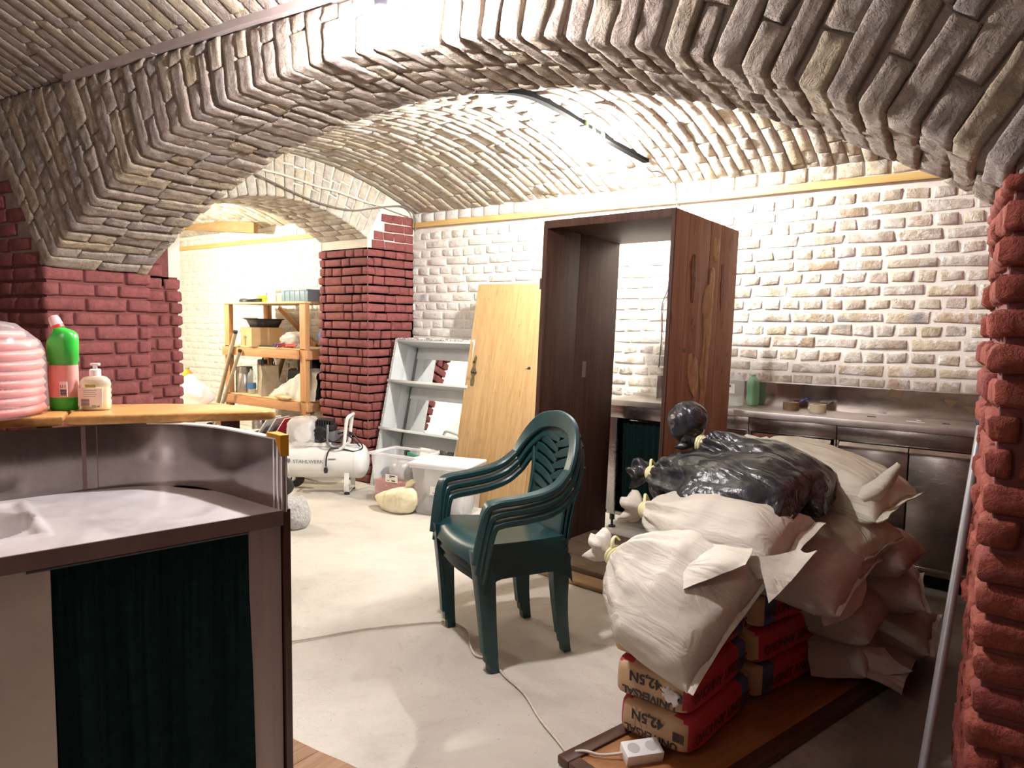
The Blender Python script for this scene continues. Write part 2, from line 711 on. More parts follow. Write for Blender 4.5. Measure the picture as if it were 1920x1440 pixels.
def arch_body(name, m, s0, s1, sa, sb, thick, top, zinf, pf, n=48):
    """wall with an arched opening from sa to sb"""
    vv, fs = [], []

    def quad(*ps):
        o = len(vv)
        vv.extend(V(p) for p in ps)
        fs.append(tuple(range(o, o + 4)))
    rec = 0.004
    ss = [sa + (sb - sa) * i / n for i in range(n + 1)]
    for o in (rec, thick - rec):
        for a, b_ in ((s0, sa), (sb, s1)):
            quad(pf(a, o, -0.05), pf(b_, o, -0.05), pf(b_, o, top), pf(a, o, top))
        for a, b_ in zip(ss, ss[1:]):
            quad(pf(a, o, zinf(a)), pf(b_, o, zinf(b_)), pf(b_, o, top), pf(a, o, top))
    for a, b_ in zip(ss, ss[1:]):
        quad(pf(a, rec, zinf(a)), pf(a, thick - rec, zinf(a)), pf(b_, thick - rec, zinf(b_)), pf(b_, rec, zinf(b_)))
    for s, d in ((sa, -rec), (sb, rec)):
        quad(pf(s + d, rec, -0.05), pf(s + d, thick - rec, -0.05), pf(s + d, thick - rec, zinf(s)), pf(s + d, rec, zinf(s)))
    for s in (s0, s1):
        quad(pf(s, rec, -0.05), pf(s, thick - rec, -0.05), pf(s, thick - rec, top), pf(s, rec, top))
    quad(pf(s0, rec, top), pf(s1, rec, top), pf(s1, thick - rec, top), pf(s0, thick - rec, top))
    return struct(mesh_obj(name, vv, fs, m, smooth=False))


WA = arch_body('wall_front', M_MORTAR, SL, SR, 0.0, 4.14, TH, 3.1, zin, wp)
bk = Bricks()
SA = make_arch_surface(A0, ev, nv_, AC, AZ, AR)
TOPZ = 2.525


def tmaxA(th):
    return min((TOPZ - AZ) / math.cos(th) - AR, 1.2)


lay_arch(bk, SA, AR, -0.624, 0.664, 0.0775, TH, tmaxA, 0.006, 0.014, lambda th: 1 if th > 0.60 else 0, fine=True, rough=0.006)
bk.build(WA, [MB_ARCH, MB_RED], 300)

# left pier: front face, reveal, and the set-back pier of the cross arch
bk = Bricks()
a1 = A0 + nv_ * TH
pL = [A0 - ev * 0.72, A0, a1, V((-4.64, 2.085, 0)), V((-4.64, 2.42, 0)), V((-5.26, 2.42, 0))]
SPL, cumL = path_surface(pL)
PIL = struct(mesh_obj('wall_left', [], [], M_MORTAR_R))
lay_rows(bk, SPL, 0, cumL[-1], 0.0, 1.655, 0.0788, [[STR], [STR, HDR]], 0.015, 0.014, corners=cumL[1:-1], e=0.010, pv=0.35, rough=0.004, mi=0, maxd=0.05)
lay_rows(bk, SPL, cumL[3] + 0.02, cumL[3] + 0.235, 1.655, 1.98, 0.0788, [[HDR]], 0.013, 0.012, e=0.009, mi=0)


def left_of_skew(t, z):
    th = -0.626
    s = t - 0.72
    return s < AC + (z - AZ) * math.tan(th) - 0.03


lay_rows(bk, SPL, 0, 0.72, 1.655, 2.5, 0.0788, [[STR], [STR, HDR]], 0.013, 0.012, e=0.009, clip=left_of_skew)
bk.build(PIL, [MB_RED], 300)
# body of that pier
PB = bpy.data.meshes.new('wall_left')
q = []
for z0_, z1_, poly in ((-0.05, 1.66, [pL[0] + nv_ * 0.002, A0 + nv_ * 0.002 - ev * 0.002, a1 - ev * 0.002, V((-4.6405, 2.08, 0)), V((-4.6405, 2.418, 0)), V((-5.255, 2.415, 0)), V((-5.255, 1.6, 0))]),):
    n = len(poly)
    for i in range(n):
        q.append([(*poly[i].xy, z0_), (*poly[(i + 1) % n].xy, z0_), (*poly[(i + 1) % n].xy, z1_), (*poly[i].xy, z1_)])
    q.append([(*p.xy, z1_) for p in poly])
q.append([(-4.6405, 2.09, 1.6), (-4.6405, 2.36, 1.6), (-4.6405, 2.36, 1.99), (-4.6405, 2.09, 1.99)])
vv, fs = [], []
for qq in q:
    fs.append(tuple(range(len(vv), len(vv) + len(qq))))
    vv += qq
PB.from_pydata(vv, [], fs)
PB.materials.append(M_MORTAR_R)
PIL.data = PB

# cross arch wall between the bays (its right side is X = -4.64)
CXC, CZC, CRR = 3.25, 0.71, 1.60


def cp(s, o, z):
    return V((-4.64 - o, s, z))


def zin2(s):
    return CZC + math.sqrt(max(CRR ** 2 - (s - CXC) ** 2, 0)) + 0.004


WC = arch_body('wall_left', M_PLASTER, 1.9, YB, 2.44, 4.06, 0.62, 3.1, zin2, cp, 32)


def yfront(x):
    return a1.y + (x - a1.x) * ev.y / ev.x


VS, VR = 2.362, 0.285


def vz(x, y):
    yf = yfront(x)
    m_, h = (yf + YB) / 2, (YB - yf) / 2
    return VS + VR * (1 - ((y - m_) / h) ** 2)


bk = Bricks()
SC2 = make_arch_surface(V((-4.64, 0, 0)), V((0, 1, 0)), V((-1, 0, 0)), CXC, CZC, CRR)


def tmaxC(th):
    for k in range(3, 90):
        t = k * 0.01
        p, _ = SC2(t, th)
        if p.z > vz(-4.64, min(max(p.y, 2.05), 4.59)) - 0.005 or p.y > 4.58 or p.y < 2.02:
            return t - 0.01
    return 0.9


lay_arch(bk, SC2, CRR, -0.53, 0.53, 0.0775, 0.62, tmaxC, 0.012, 0.009, 0, rough=0.005, pv=0.5)
bk.build(WC, [MB_VAULT], 300)

# far pier
bk = Bricks()
pF = [V((-5.26, 4.59, 0)), V((-5.26, 4.06, 0)), V((-4.64, 4.06, 0)), V((-4.64, 4.59, 0))]
SPF, cumF = path_surface(pF)
lay_rows(bk, SPF, 0, cumF[-1], 0.0, 2.01, 0.0775, [[STR, HDR], [HDR, STR, HDR]], 0.013, 0.014, corners=cumF[1:-1], e=0.010, pv=0.4, rough=0.004, maxd=0.08)
lay_rows(bk, SPF, cumF[2] + 0.04, cumF[-1], 2.01, 2.33, 0.0775, [[STR], [HDR]], 0.010, 0.010, e=0.009, clip=lambda t, z: (t - cumF[2]) > 0.05 + (z - 2.01) * 0.55)
PFB = wallmesh('wall_left', M_MORTAR_R, box_quads(-5.256, -4.644, 4.064, 4.6, -0.05, 2.015))
bk.build(PFB, [MB_RED], 300)

# right side wall and pier
bk = Bricks()
b1 = B0 + nv_ * TH
pR = [V((-0.2, 4.59, 0)), b1, B0, B0 + ev * 1.1]
SPR, cumR = path_surface(pR)
lay_rows(bk, SPR, 0, cumR[-1], 0.0, 1.735, 0.0800, [[STR, HDR], [HDR, STR]], 0.017, 0.020, corners=cumR[1:-1], e=0.012, pv=0.45, rough=0.009, maxd=0.035, dv=5, jit=0.006)
q = []
poly = [pR[0] + V((0.002, 0, 0)), b1 + ev * 0.002, B0 + ev * 0.002 + nv_ * 0.0015, pR[3] + nv_ * 0.0015, V((1.0, 4.6, 0))]
n = len(poly)
for i in range(n):
    q.append([(*poly[i].xy, -0.05), (*poly[(i + 1) % n].xy, -0.05), (*poly[(i + 1) % n].xy, 1.74), (*poly[i].xy, 1.74)])
q.append([(*p.xy, 1.74) for p in poly])
# wall above the pier up to the vault
q.append([(*poly[0].xy, 1.74), (*poly[1].xy, 1.74), (*poly[1].xy, 3.0), (*poly[0].xy, 3.0)])
WR = wallmesh('wall_right', M_MORTAR_R, q)
bk.build(WR, [MB_REDWARM], 300)
# painted skewback above the right pier
q = [[wp(4.185, -0.006, 1.735), wp(5.2, -0.006, 1.735), wp(5.2, -0.006, 2.5), wp(4.76, -0.006, 2.5)]]
WR2 = wallmesh('wall_right', MB_RED, q)

# vault of the far room
VA = struct(mesh_obj('ceiling', *(lambda xs, ts: ([V((x, yfront(x) + (YB - yfront(x)) * t, vz(x, yfront(x) + (YB - yfront(x)) * t) + 0.004)) for t in ts for x in xs], grid_faces(len(xs), len(ts))))([-4.66 + 0.1 * i for i in range(50)], [i / 24 for i in range(25)]), M_MORTAR_V))
bk = Bricks()


def Sv(u, v):
    yf = yfront(v)
    h = (YB - yf) / 2
    L = YB - yf
    y = yf + u / 2.5 * L
    p = V((v, y, vz(v, y)))
    dz = -2 * VR * (y - (yf + h)) / (h * h)
    n_ = V((0, dz, -1)).normalized()
    return p, n_


x = -4.63
k = 0
while x < -0.05:
    u = -rng.uniform(0, 0.24)
    while u < 2.5:
        b_ = u + (STR if rng.random() < 0.7 else HDR) * rng.uniform(0.9, 1.08)
        ua, ub = max(u, 0), min(b_, 2.5)
        if ub - ua > 0.04:
            bk.add(Sv, steps(ua + 0.003, ub - 0.003, 0.006, 0.09), steps(x + 0.005, x + 0.075, 0.005, 0.06), 0.010 * rng.uniform(0.4, 1.6), back=0.01, rough=0.004, jit=0.004)
        u = b_
    x += 0.08
    k += 1
bk.build(VA, [MB_VAULT], 300)

# vault of the left bay
def vz3(y):
    return 2.40 + 0.27 * (1 - ((y - 3.3) / 1.3) ** 2)


VL = struct(mesh_obj('ceiling', *(lambda xs, ys: ([V((x, y, vz3(y) + 0.004)) for y in ys for x in xs], grid_faces(len(xs), len(ys))))([-10 + 0.2 * i for i in range(24)] + [-5.25], [2.0 + 2.6 * i / 20 for i in range(21)]), M_MORTAR_V))
bk = Bricks()


def Sv3(u, v):
    return V((v, u, vz3(u))), V((0, -0.54 * (u - 3.3) / 1.69, -1)).normalized()


x = -9.6
while x < -5.3:
    u = 2.0 - rng.uniform(0, 0.2)
    while u < 4.6:
        b_ = u + STR * rng.uniform(0.9, 1.08)
        if min(b_, 4.6) - u > 0.05:
            bk.add(Sv3, steps(u + 0.004, min(b_, 4.6) - 0.004, 0.008, 0.2), steps(x + 0.007, x + 0.088, 0.009, 0.08), 0.011 * rng.uniform(0.5, 1.4), back=0.01, rough=0.003)
        u = b_
    x += 0.095
bk.build(VL, [MB_VAULT], 120, minarea=150)

# vault of the near room: springs from the top of the arch face
NS = 3.3


def Sn(u, v):
    """u from the arch face towards the camera 0 .. NS, v along the wall"""
    h = NS / 2
    z = 2.55 + 0.42 * (1 - ((u - h) / h) ** 2)
    dz = -0.84 * (u - h) / (h * h)
    return wp(v, -u, z), (nv_ * dz * 1.0 + V((0, 0, -1))).normalized() if False else (-nv_ * (-dz) * 1.0 + V((0, 0, -1))).normalized()


vs_n = [SL + 0.15 * i for i in range(int((6.8 - SL) / 0.15))]
us_n = [NS * i / 24 for i in range(25)]
VN = struct(mesh_obj('ceiling', [Sn(u, v)[0] + V((0, 0, 0.005)) for u in us_n for v in vs_n], grid_faces(len(vs_n), len(us_n)), M_MORTAR))
bk = Bricks()
v = -0.74
while v < 3.4:
    u = -rng.uniform(0, 0.2)
    while u < 2.2:
        b_ = u + (STR if rng.random() < 0.75 else HDR) * rng.uniform(0.9, 1.08)
        if b_ - max(u, 0) > 0.04:
            bk.add(Sn, steps(max(u, 0) + 0.005, b_ - 0.005, 0.008, 0.09), steps(v + 0.005, v + 0.075, 0.006, 0.06), 0.008 * rng.uniform(0.5, 1.5), back=0.01, rough=0.004)
        u = b_
    v += 0.08
bk.build(VN, [MB_ARCH], 300)

# remaining shell of the near room and of the left bay
pts = [wp(SL, 0, 0), wp(SL, -NS, 0), wp(6.4, -NS, 0), wp(6.4, 0, 0)]
q = []
for i in range(3):
    a, b_ = pts[i], pts[i + 1]
    q.append([(*a.xy, -0.05), (*b_.xy, -0.05), (*b_.xy, 3.1), (*a.xy, 3.1)])
q.append([(*wp(SR, 0, 0).xy, -0.05), (*pts[3].xy, -0.05), (*pts[3].xy, 3.1), (*wp(SR, 0, 0).xy, 3.1)])
WN = wallmesh('wall_rear', mat('dark painted wall', (0.20, 0.14, 0.125), (0.30, 0.22, 0.19), 5, 0.9, bmp=0.6, bscale=25), q)
q = [[(-9.9, 1.9, -0.05), (-9.9, 4.6, -0.05), (-9.9, 4.6, 3), (-9.9, 1.9, 3)], [(-9.9, 1.95, -0.05), (-5.2, 1.95, -0.05), (-5.2, 1.95, 3), (-9.9, 1.95, 3)]]
WL2 = wallmesh('wall_left', M_MORTAR_W, q)

# battens and cover strips
M_PINE = mat('yellow pine', (0.55, 0.36, 0.12), (0.66, 0.46, 0.18), 9, 0.55, bmp=0.1, stretch=(0.3, 6, 6))
M_STRIP = mat('grey cover strip', (0.36, 0.30, 0.28), (0.42, 0.36, 0.34), 9, 0.6)


def strip(name, pa, pb, hh, dd, m, up=V((0, 0, 1)), out=V((0, -1, 0)), n=14, sag=0.0):
    bm = B()
    pa, pb = V(pa), V(pb)
    prev = None
    for i in range(n + 1):
        t = i / n
        p = pa.lerp(pb, t) - up * sag * 4 * t * (1 - t) + up * 0.002 * math.sin(t * 17)
        ring = [bm.verts.new(p + up * (hh / 2 * a) + out * (dd * b_)) for a, b_ in ((-1, 0), (-1, 1), (1, 1), (1, 0))]
        if prev:
            for k in range(4):
                bm.faces.new((prev[k], prev[(k + 1) % 4], ring[(k + 1) % 4], ring[k]))
        else:
            bm.faces.new(ring)
        prev = ring
    bm.faces.new(list(reversed(prev)))
    return struct(obj(name, bm, m, angle=0.5))


strip('trim_1', (-4.62, 4.592, 2.252), (-0.25, 4.592, 2.242), 0.042, 0.026, M_PINE, sag=0.003)
strip('trim_2', (-9.3, 4.592, 2.262), (-5.27, 4.592, 2.252), 0.045, 0.028, M_PINE)
strip('trim_3', wp(0.30, -0.004, 2.545), wp(1.02, -0.004, 2.55), 0.034, 0.03, M_STRIP, out=-nv_)
strip('trim_3', wp(1.024, -0.004, 2.55), wp(2.35, -0.004, 2.55), 0.034, 0.03, M_STRIP, out=-nv_)
strip('trim_3', wp(2.354, -0.004, 2.55), wp(4.6, -0.004, 2.55), 0.034, 0.03, M_STRIP, out=-nv_)
strip('trim_4', (-8.3, 4.40, 2.50), (-6.75, 4.40, 2.36), 0.11, 0.05, mat('old roof batten', (0.23, 0.14, 0.06), (0.31, 0.20, 0.09), 8, 0.8, stretch=(0.5, 5, 5)))


# ==================================================================  OBJECT MATERIALS
def steel(name, c=(0.42, 0.40, 0.39), rough=0.28, streak=(1, 14, 14), dirt=0.35):
    m, t, b = nt(name)
    v = coords(t, streak)
    v2 = coords(t)
    n = noise_tex(t, 9, 5, 0.7, v)
    d = noise_tex(t, 4, 6, 0.7, v2, 0.5)
    col = mixc(t, dirt, c, ramp(t, d, [(0.35, tuple(x * 0.55 for x in c)), (0.65, tuple(min(1, x * 1.15) for x in c))]))
    t.links.new(col, b.inputs['Base Color'])
    b.inputs['Metallic'].default_value = 1.0
    r = node(t, 'MapRange')
    t.links.new(mixc(t, 0.5, n, d), r.inputs[0])
    r.inputs[1].default_value = 0.3
    r.inputs[2].default_value = 0.7
    r.inputs[3].default_value = rough * 0.7
    r.inputs[4].default_value = rough * 1.5
    t.links.new(r.outputs[0], b.inputs['Roughness'])
    bump(t, b, n, 0.06, 0.002)
    return m


def wood(name, c1, c2, axis='z', scale=3.5, rough=0.45, bmp=0.15, extra=None, spec=0.4):
    m, t, b = nt(name)
    st = {'x': (0.35, 7, 7), 'y': (7, 0.35, 7), 'z': (7, 7, 0.35)}[axis]
    v = coords(t, st)
    n = noise_tex(t, scale, 6, 0.68, v, 0.8)
    n2 = noise_tex(t, scale * 5, 4, 0.6, v)
    col = ramp(t, n, [(0.3, c1), (0.7, c2)])
    col = mixc(t, 0.35, col, ramp(t, n2, [(0.35, (0.55, 0.55, 0.55)), (0.6, (1.1, 1.1, 1.1))]), 'MULTIPLY')
    if extra:
        v2 = coords(t, extra[3] if len(extra) > 3 else (1, 1, 1))
        col = mixc(t, ramp(t, noise_tex(t, extra[0], 7, 0.72, v2, 0.8), [(extra[1], (0, 0, 0)), (extra[1] + 0.1, (1, 1, 1))]), col, extra[2])
    t.links.new(col, b.inputs['Base Color'])
    b.inputs['Roughness'].default_value = rough
    b.inputs['Specular IOR Level'].default_value = spec
    bump(t, b, n2, bmp, 0.003)
    return m


def clear(name, col=(0.95, 0.97, 1.0), alpha=0.25, rough=0.12, trans=0.0):
    """thin clear or milky plastic sheet"""
    m, t, b = nt(name)
    b.inputs['Base Color'].default_value = c4(col)
    b.inputs['Roughness'].default_value = rough
    b.inputs['Alpha'].default_value = alpha
    b.inputs['Specular IOR Level'].default_value = 0.6
    return m


M_STEEL = steel('brushed steel')
M_STEELB = steel('splash steel', (0.30, 0.26, 0.25), 0.11, (14, 14, 1), 0.5)
M_STEELTOP = steel('worktop steel', (0.66, 0.63, 0.63), 0.42, (1, 1, 1), 0.3)
M_STEELTOP.node_tree.nodes['Principled BSDF'].inputs['Metallic'].default_value = 0.45
M_STEELD = steel('cabinet steel', (0.36, 0.34, 0.33), 0.22, (1, 14, 14), 0.5)
M_CHROME = steel('chrome', (0.62, 0.6, 0.6), 0.10, (1, 1, 1), 0.15)
M_APRON = mat('brown enamel edge', (0.17, 0.10, 0.095), (0.22, 0.14, 0.13), 8, 0.35, 0.3)
M_MAUVE = mat('mauve grey panel', (0.30, 0.225, 0.215), (0.37, 0.285, 0.27), 5, 0.45, 0.25, bmp=0.08, stretch=(6, 6, 0.6))
M_DKBROWN = mat('dark brown edging', (0.05, 0.018, 0.012), (0.08, 0.03, 0.02), 6, 0.35)
M_BLACK = mat('black plastic', (0.012, 0.012, 0.014), (0.02, 0.02, 0.024), 8, 0.4)
M_RUBBER = mat('black rubber', (0.015, 0.015, 0.015), (0.03, 0.03, 0.03), 20, 0.75)
M_CURTAIN = mat('dark green cloth', (0.0028, 0.0135, 0.0125), (0.0045, 0.021, 0.0195), 30, 0.9, bmp=0.25, bscale=400, spec=0.15)
M_BARWOOD = wood('varnished bar wood', (0.50, 0.25, 0.075), (0.66, 0.38, 0.14), 'y', 3.0, 0.28, 0.08)
M_AMBER = mat('amber yellow plastic', (0.55, 0.25, 0.01), (0.62, 0.30, 0.02), 8, 0.3)
M_WHITE = mat('white plastic', (0.80, 0.80, 0.78), (0.86, 0.86, 0.84), 6, 0.4)
M_OFFW = mat('cream paint', (0.70, 0.66, 0.58), (0.78, 0.74, 0.66), 6, 0.6)
M_INK = mat('black ink', (0.015, 0.015, 0.015), rough=0.7)
M_INKG = mat('grey ink', (0.18, 0.18, 0.19), rough=0.7)
M_LABEL = mat('white label', (0.80, 0.78, 0.76), (0.86, 0.84, 0.82), 10, 0.5)


def text(s, size, parent, m, loc, rot, name='lettering', bold=0.0, xs=1.0, align='CENTER'):
    c = bpy.data.curves.new(name, 'FONT')
    c.body = s
    c.size = size
    c.align_x = align
    c.align_y = 'CENTER'
    c.extrude = 0.0004
    c.offset = bold
    c.resolution_u = 3
    c.materials.append(m)
    tmp = bpy.data.objects.new(name, c)
    me = bpy.data.meshes.new_from_object(tmp)
    bpy.data.objects.remove(tmp)
    bpy.data.curves.remove(c)
    me.name = name
    o = link(bpy.data.objects.new(name, me), parent)
    o.location = loc
    o.rotation_euler = rot
    o.scale = (xs, 1, 1)
    return o


def bars(name, parent, m, x0, x1, z0, z1, y, n=9, horiz=False, axis='y'):
    """printed bar code, standing in the plane y = const"""
    bm = B()
    r = random.Random(len(name) + n)
    t = 0.0
    while t < 1.0:
        wd = r.choice((0.03, 0.05, 0.08)) * 9 / n
        a, b_ = t, min(1, t + wd)
        if horiz:
            box(bm, x0, x1, y - 0.0004, y + 0.0004, z0 + (z1 - z0) * a, z0 + (z1 - z0) * b_)
        else:
            box(bm, x0 + (x1 - x0) * a, x0 + (x1 - x0) * b_, y - 0.0004, y + 0.0004, z0, z1)
        t = b_ + r.choice((0.03, 0.05)) * 9 / n
    return obj(name, bm, m, parent, smooth=False)


# ==================================================================  FOREGROUND BAR (frame a = towards camera, b = to the left)
BO = V((-1.54, 1.063, 0))
bd = V((0.199, 0.98, 0)).normalized()
bg = V((-bd.y, bd.x, 0))


def bp(a, b, z):
    """bar frame to the bar's own local space (its empty stands at BO, turned so that x = b, y = a)"""
    return V((b, a, z))


BAR_M = Matrix(((bg.x, -bd.x, 0, BO.x), (bg.y, -bd.y, 0, BO.y), (0, 0, -1 if False else 1, 0), (0, 0, 0, 1)))
# (b, a, z) is a left-handed frame: use b' = -b so that the rotation is proper
BROT = math.atan2(-bg.y, -bg.x)


def bl(a, b, z):
    return V((-b, -a if False else -a, z))


def bw(a, b, z):
    return BO - bd * a + bg * b + V((0, 0, z))


bar = thing('bar_counter', 'steel bar counter with sink, curved splashback and yellow capped corner post in the left foreground', 'counter', BO)
BI = Matrix.Translation(-BO)


def bobj(name, fn, m, label=None, angle=0.6, smooth=True):
    bm = B()
    fn(bm)
    bmesh.ops.transform(bm, matrix=BI, verts=bm.verts)
    return obj(name, bm, m, bar, angle=angle, smooth=smooth, label=label)


def bprism(bm, pts, z0, z1):
    prism(bm, [bw(a, b, 0).xy for a, b in pts], z0, z1)


# splash outline from the right end to the left
SPLASH = [bw(a, b, 0) for a, b in [(0.0, 0.0), (0.018, 0.09), (0.035, 0.186), (0.05, 0.27), (0.075, 0.35), (0.119, 0.431), (0.175, 0.487), (0.24, 0.518), (0.35, 0.537)]]
SPL = smooth_path(SPLASH, 4) + [bw(1.25, 0.537, 0)]


def f_splash(bm):
    n = len(SPL)
    rows = []
    for z, off in ((0.90, 0), (1.083, 0), (1.083, 0.014), (0.10, 0.014)):
        row = []
        for i, p in enumerate(SPL):
            d = (SPL[min(i + 1, n - 1)] - SPL[max(i - 1, 0)]).normalized()
            nn = V((d.y, -d.x, 0))
            row.append(bm.verts.new(p + nn * off + V((0, 0, z))))
        rows.append(row)
    for a, b_ in zip(rows, rows[1:]):
        for i in range(n - 1):
            bm.faces.new((a[i], a[i + 1], b_[i + 1], b_[i]))


bobj('splashback', f_splash, M_STEELB, 'curved polished steel splashback', angle=0.5)


def f_lid(bm):
    n = len(SPL)
    lo, hi = [], []
    for i, p in enumerate(SPL[:26]):
        d = (SPL[min(i + 1, n - 1)] - SPL[max(i - 1, 0)]).normalized()
        nn = V((d.y, -d.x, 0))
        for L_, z in ((lo, 1.0802), (hi, 1.0842)):
            L_.append((bm.verts.new(p - nn * 0.003 + V((0, 0, z))), bm.verts.new(p + nn * 0.020 + V((0, 0, z)))))
    for L_ in (lo, hi):
        for a, b_ in zip(L_, L_[1:]):
            bm.faces.new((a[0], b_[0], b_[1], a[1]))
    for k in (0, 1):
        for i in range(len(lo) - 1):
            bm.faces.new((lo[i][k], lo[i + 1][k], hi[i + 1][k], hi[i][k]))
    bm.faces.new((lo[0][0], lo[0][1], hi[0][1], hi[0][0]))


bobj('wall_cap', f_lid, M_OFFW, 'white painted top of the splash wall')


def f_seams(bm):
    for a0, a1_ in ((0.338, 0.348), (0.300, 0.312)):
        bprism(bm, [(a0, 0.531), (a1_, 0.531), (a1_, 0.5365), (a0, 0.536)], 0.902, 1.082)


bobj('cover_bead', f_seams, M_APRON)
# worktop: a plate with a sunk basin
BC = (0.66, 0.30)   # basin centre a, b


def f_top(bm):
    z = 0.90
    na, nb = 170, 74
    vg = {}
    for i in range(na + 1):
        for j in range(nb + 1):
            a = 0.0 + 1.25 * i / na
            b_ = 0.0 + 0.54 * j / nb
            # inside of the rounded splash corner only
            d = math.hypot((a - BC[0]) / 0.155, (b_ - BC[1]) / 0.155)
            dz = 0.0
            rx = max(abs(a - BC[0]) - 0.165, abs(b_ - BC[1]) - 0.185)
            if rx < 0.014:
                dz = 0.006 * min(1, (0.014 - rx) / 0.006) if rx > -0.008 else max(-0.005, 0.006 + (rx + 0.008) * 0.9)
            if d < 1.04:
                q_ = min(1, max(0, (1.04 - d) * 4.5))
                dz = -0.005 - 0.14 * (1 - (1 - q_) ** 2)
            vg[i, j] = bm.verts.new(bw(a, b_, z + dz))
    for i in range(na):
        for j in range(nb):
            bm.faces.new((vg[i, j], vg[i + 1, j], vg[i + 1, j + 1], vg[i, j + 1]))


bobj('worktop', f_top, M_STEELTOP, 'brushed steel worktop with round basin', angle=None)


def f_apron(bm):
    bprism(bm, [(0.0, -0.004), (1.25, -0.004), (1.25, 0.012), (0.0, 0.012)], 0.862, 0.8995)


bobj('front_edge', f_apron, M_APRON, 'brown edge under the steel worktop')


def f_side(bm):
    bprism(bm, [(0.0, 0.014), (0.083, 0.014), (0.083, 0.032), (0.0, 0.032)], 0.05, 0.862)
    for z in (0.80, 0.62):
        bprism(bm, [(0.058, 0.0125), (0.061, 0.0125), (0.061, 0.0145), (0.058, 0.0145)], z, z + 0.003)


bobj('front_panel', f_side, M_MAUVE, 'narrow mauve grey front panel', smooth=False)


def f_end(bm):
    bprism(bm, [(-0.022, 0.004), (-0.004, 0.002), (-0.004, 0.20), (-0.022, 0.20)], 0.0, 0.90)
    bprism(bm, [(-0.04, 0.20), (0.12, 0.47), (0.14, 0.44), (-0.02, 0.19)], 0.0, 0.90)


bobj('end_panel', f_end, M_DKBROWN, 'dark brown end panel', smooth=False)


def f_door(bm):
    bprism(bm, [(0.503, 0.014), (1.24, 0.014), (1.24, 0.03), (0.503, 0.03)], 0.09, 0.858)


M_DOORST = steel('dull door steel', (0.56, 0.48, 0.43), 0.45, (1, 1, 1), 0.3)
M_DOORST.node_tree.nodes['Principled BSDF'].inputs['Metallic'].default_value = 0.35
bobj('cabinet_door', f_door, M_DOORST, 'brushed steel cupboard front under the sink', smooth=False)


def f_in(bm):
    bprism(bm, [(0.0, 0.50), (1.2, 0.50), (1.2, 0.52), (0.0, 0.52)], 0.0, 0.86)
    bprism(bm, [(0.0, 0.03), (1.2, 0.03), (1.2, 0.5), (0.0, 0.5)], 0.06, 0.08)


bobj('carcass', f_in, M_DKBROWN, smooth=False)


def f_post(bm):
    for a, b_, r in ((-0.001, 0.040, 0.010), (-0.004, 0.022, 0.011), (-0.006, 0.006, 0.008)):
        tube(bm, [bw(a, b_, 0.895), bw(a, b_, 1.083)], r, 12)
    bprism(bm, [(0.002, 0.046), (-0.002, 0.002), (-0.014, 0.002), (-0.012, 0.05)], 0.897, 1.084)


bobj('corner_post', f_post, M_CHROME, 'chromed corner post', angle=0.8)


def f_cap(bm):
    bm2 = prism(bm, [bw(a, b_, 0).xy for a, b_ in [(0.012, 0.070), (0.008, 0.03), (0.006, -0.004), (-0.016, -0.005), (-0.018, 0.066)]], 1.040, 1.094)
    for v in bm2:
        if v.co.z < 1.06 and (v.co - bw(0.0, 0.068, v.co.z)).length < 0.04:
            v.co.z = 1.085


bobj('post_cap', f_cap, M_AMBER, 'yellow plastic corner cap', smooth=False)

# curtain under the counter
cur = thing('curtain', 'dark green curtain hanging under the steel bar worktop', 'curtain', bw(0.3, 0.02, 0))
bm = B()
na, nz_ = 120, 22
rows = []
for j in range(nz_ + 1):
    fz = j / nz_
    row = []
    for i in range(na + 1):
        fa = i / na
        a = 0.080 + 0.42 * fa + 0.02 * fz * (fa - 0.5) * 0.6 + 0.012 * fz * math.sin(fa * 5)
        fold = (0.006 + 0.010 * fz) * (math.sin(fa * 52 + 1.5 * math.sin(fz * 2 + fa * 9)) * 0.6 + math.sin(fa * 23 + 0.7 + fz)) + 0.004 * math.sin(fa * 150) * (1 - fz)
        z = 0.858 - 0.80 * fz
        row.append(bm.verts.new(bw(a, 0.026 - fold * 0.8, z) - bw(0.3, 0.02, 0)))
    rows.append(row)
for a, b_ in zip(rows, rows[1:]):
    for i in range(na):
        bm.faces.new((a[i], a[i + 1], b_[i + 1], b_[i]))
obj('cloth', bm, M_CURTAIN, cur, angle=None)
bm = B()
tube(bm, [bw(0.084, 0.012, 0.857) - bw(0.3, 0.02, 0), bw(0.545, 0.012, 0.857) - bw(0.3, 0.02, 0)], 0.006, 8)
obj('rod', bm, M_BLACK, cur)

# wooden bar top
wt = thing('wooden_countertop', 'varnished wooden bar top with a rounded end above the steel splashback', 'countertop', (-2.1, 1.0, 1.085))
fr = [(-2.55, 0.00), (-2.36, 0.39), (-2.235, 0.640), (-2.105, 0.872), (-1.985, 1.055), (-1.905, 1.165), (-1.865, 1.225)]
bkk = [(-1.865, 1.262), (-1.90, 1.285), (-1.97, 1.285), (-2.06, 1.262), (-2.15, 1.215), (-2.261, 1.125), (-2.364, 0.985), (-2.46, 0.80), (-2.80, 0.10)]
cutp = (-2.215, 0.828)


def plank(name, poly, z0, z1, bev=0.006):
    bm = B()
    prism(bm, [(p[0] + 2.1, p[1] - 1.0) for p in poly], z0 - 1.085, z1 - 1.085)
    bmesh.ops.recalc_face_normals(bm, faces=bm.faces)
    ed = [e for e in bm.edges if abs(e.verts[0].co.z - e.verts[1].co.z) < 1e-5]
    bmesh.ops.bevel(bm, geom=ed, offset=bev, segments=3, affect='EDGES', profile=0.5)
    return obj(name, bm, M_BARWOOD, wt, angle=0.9)


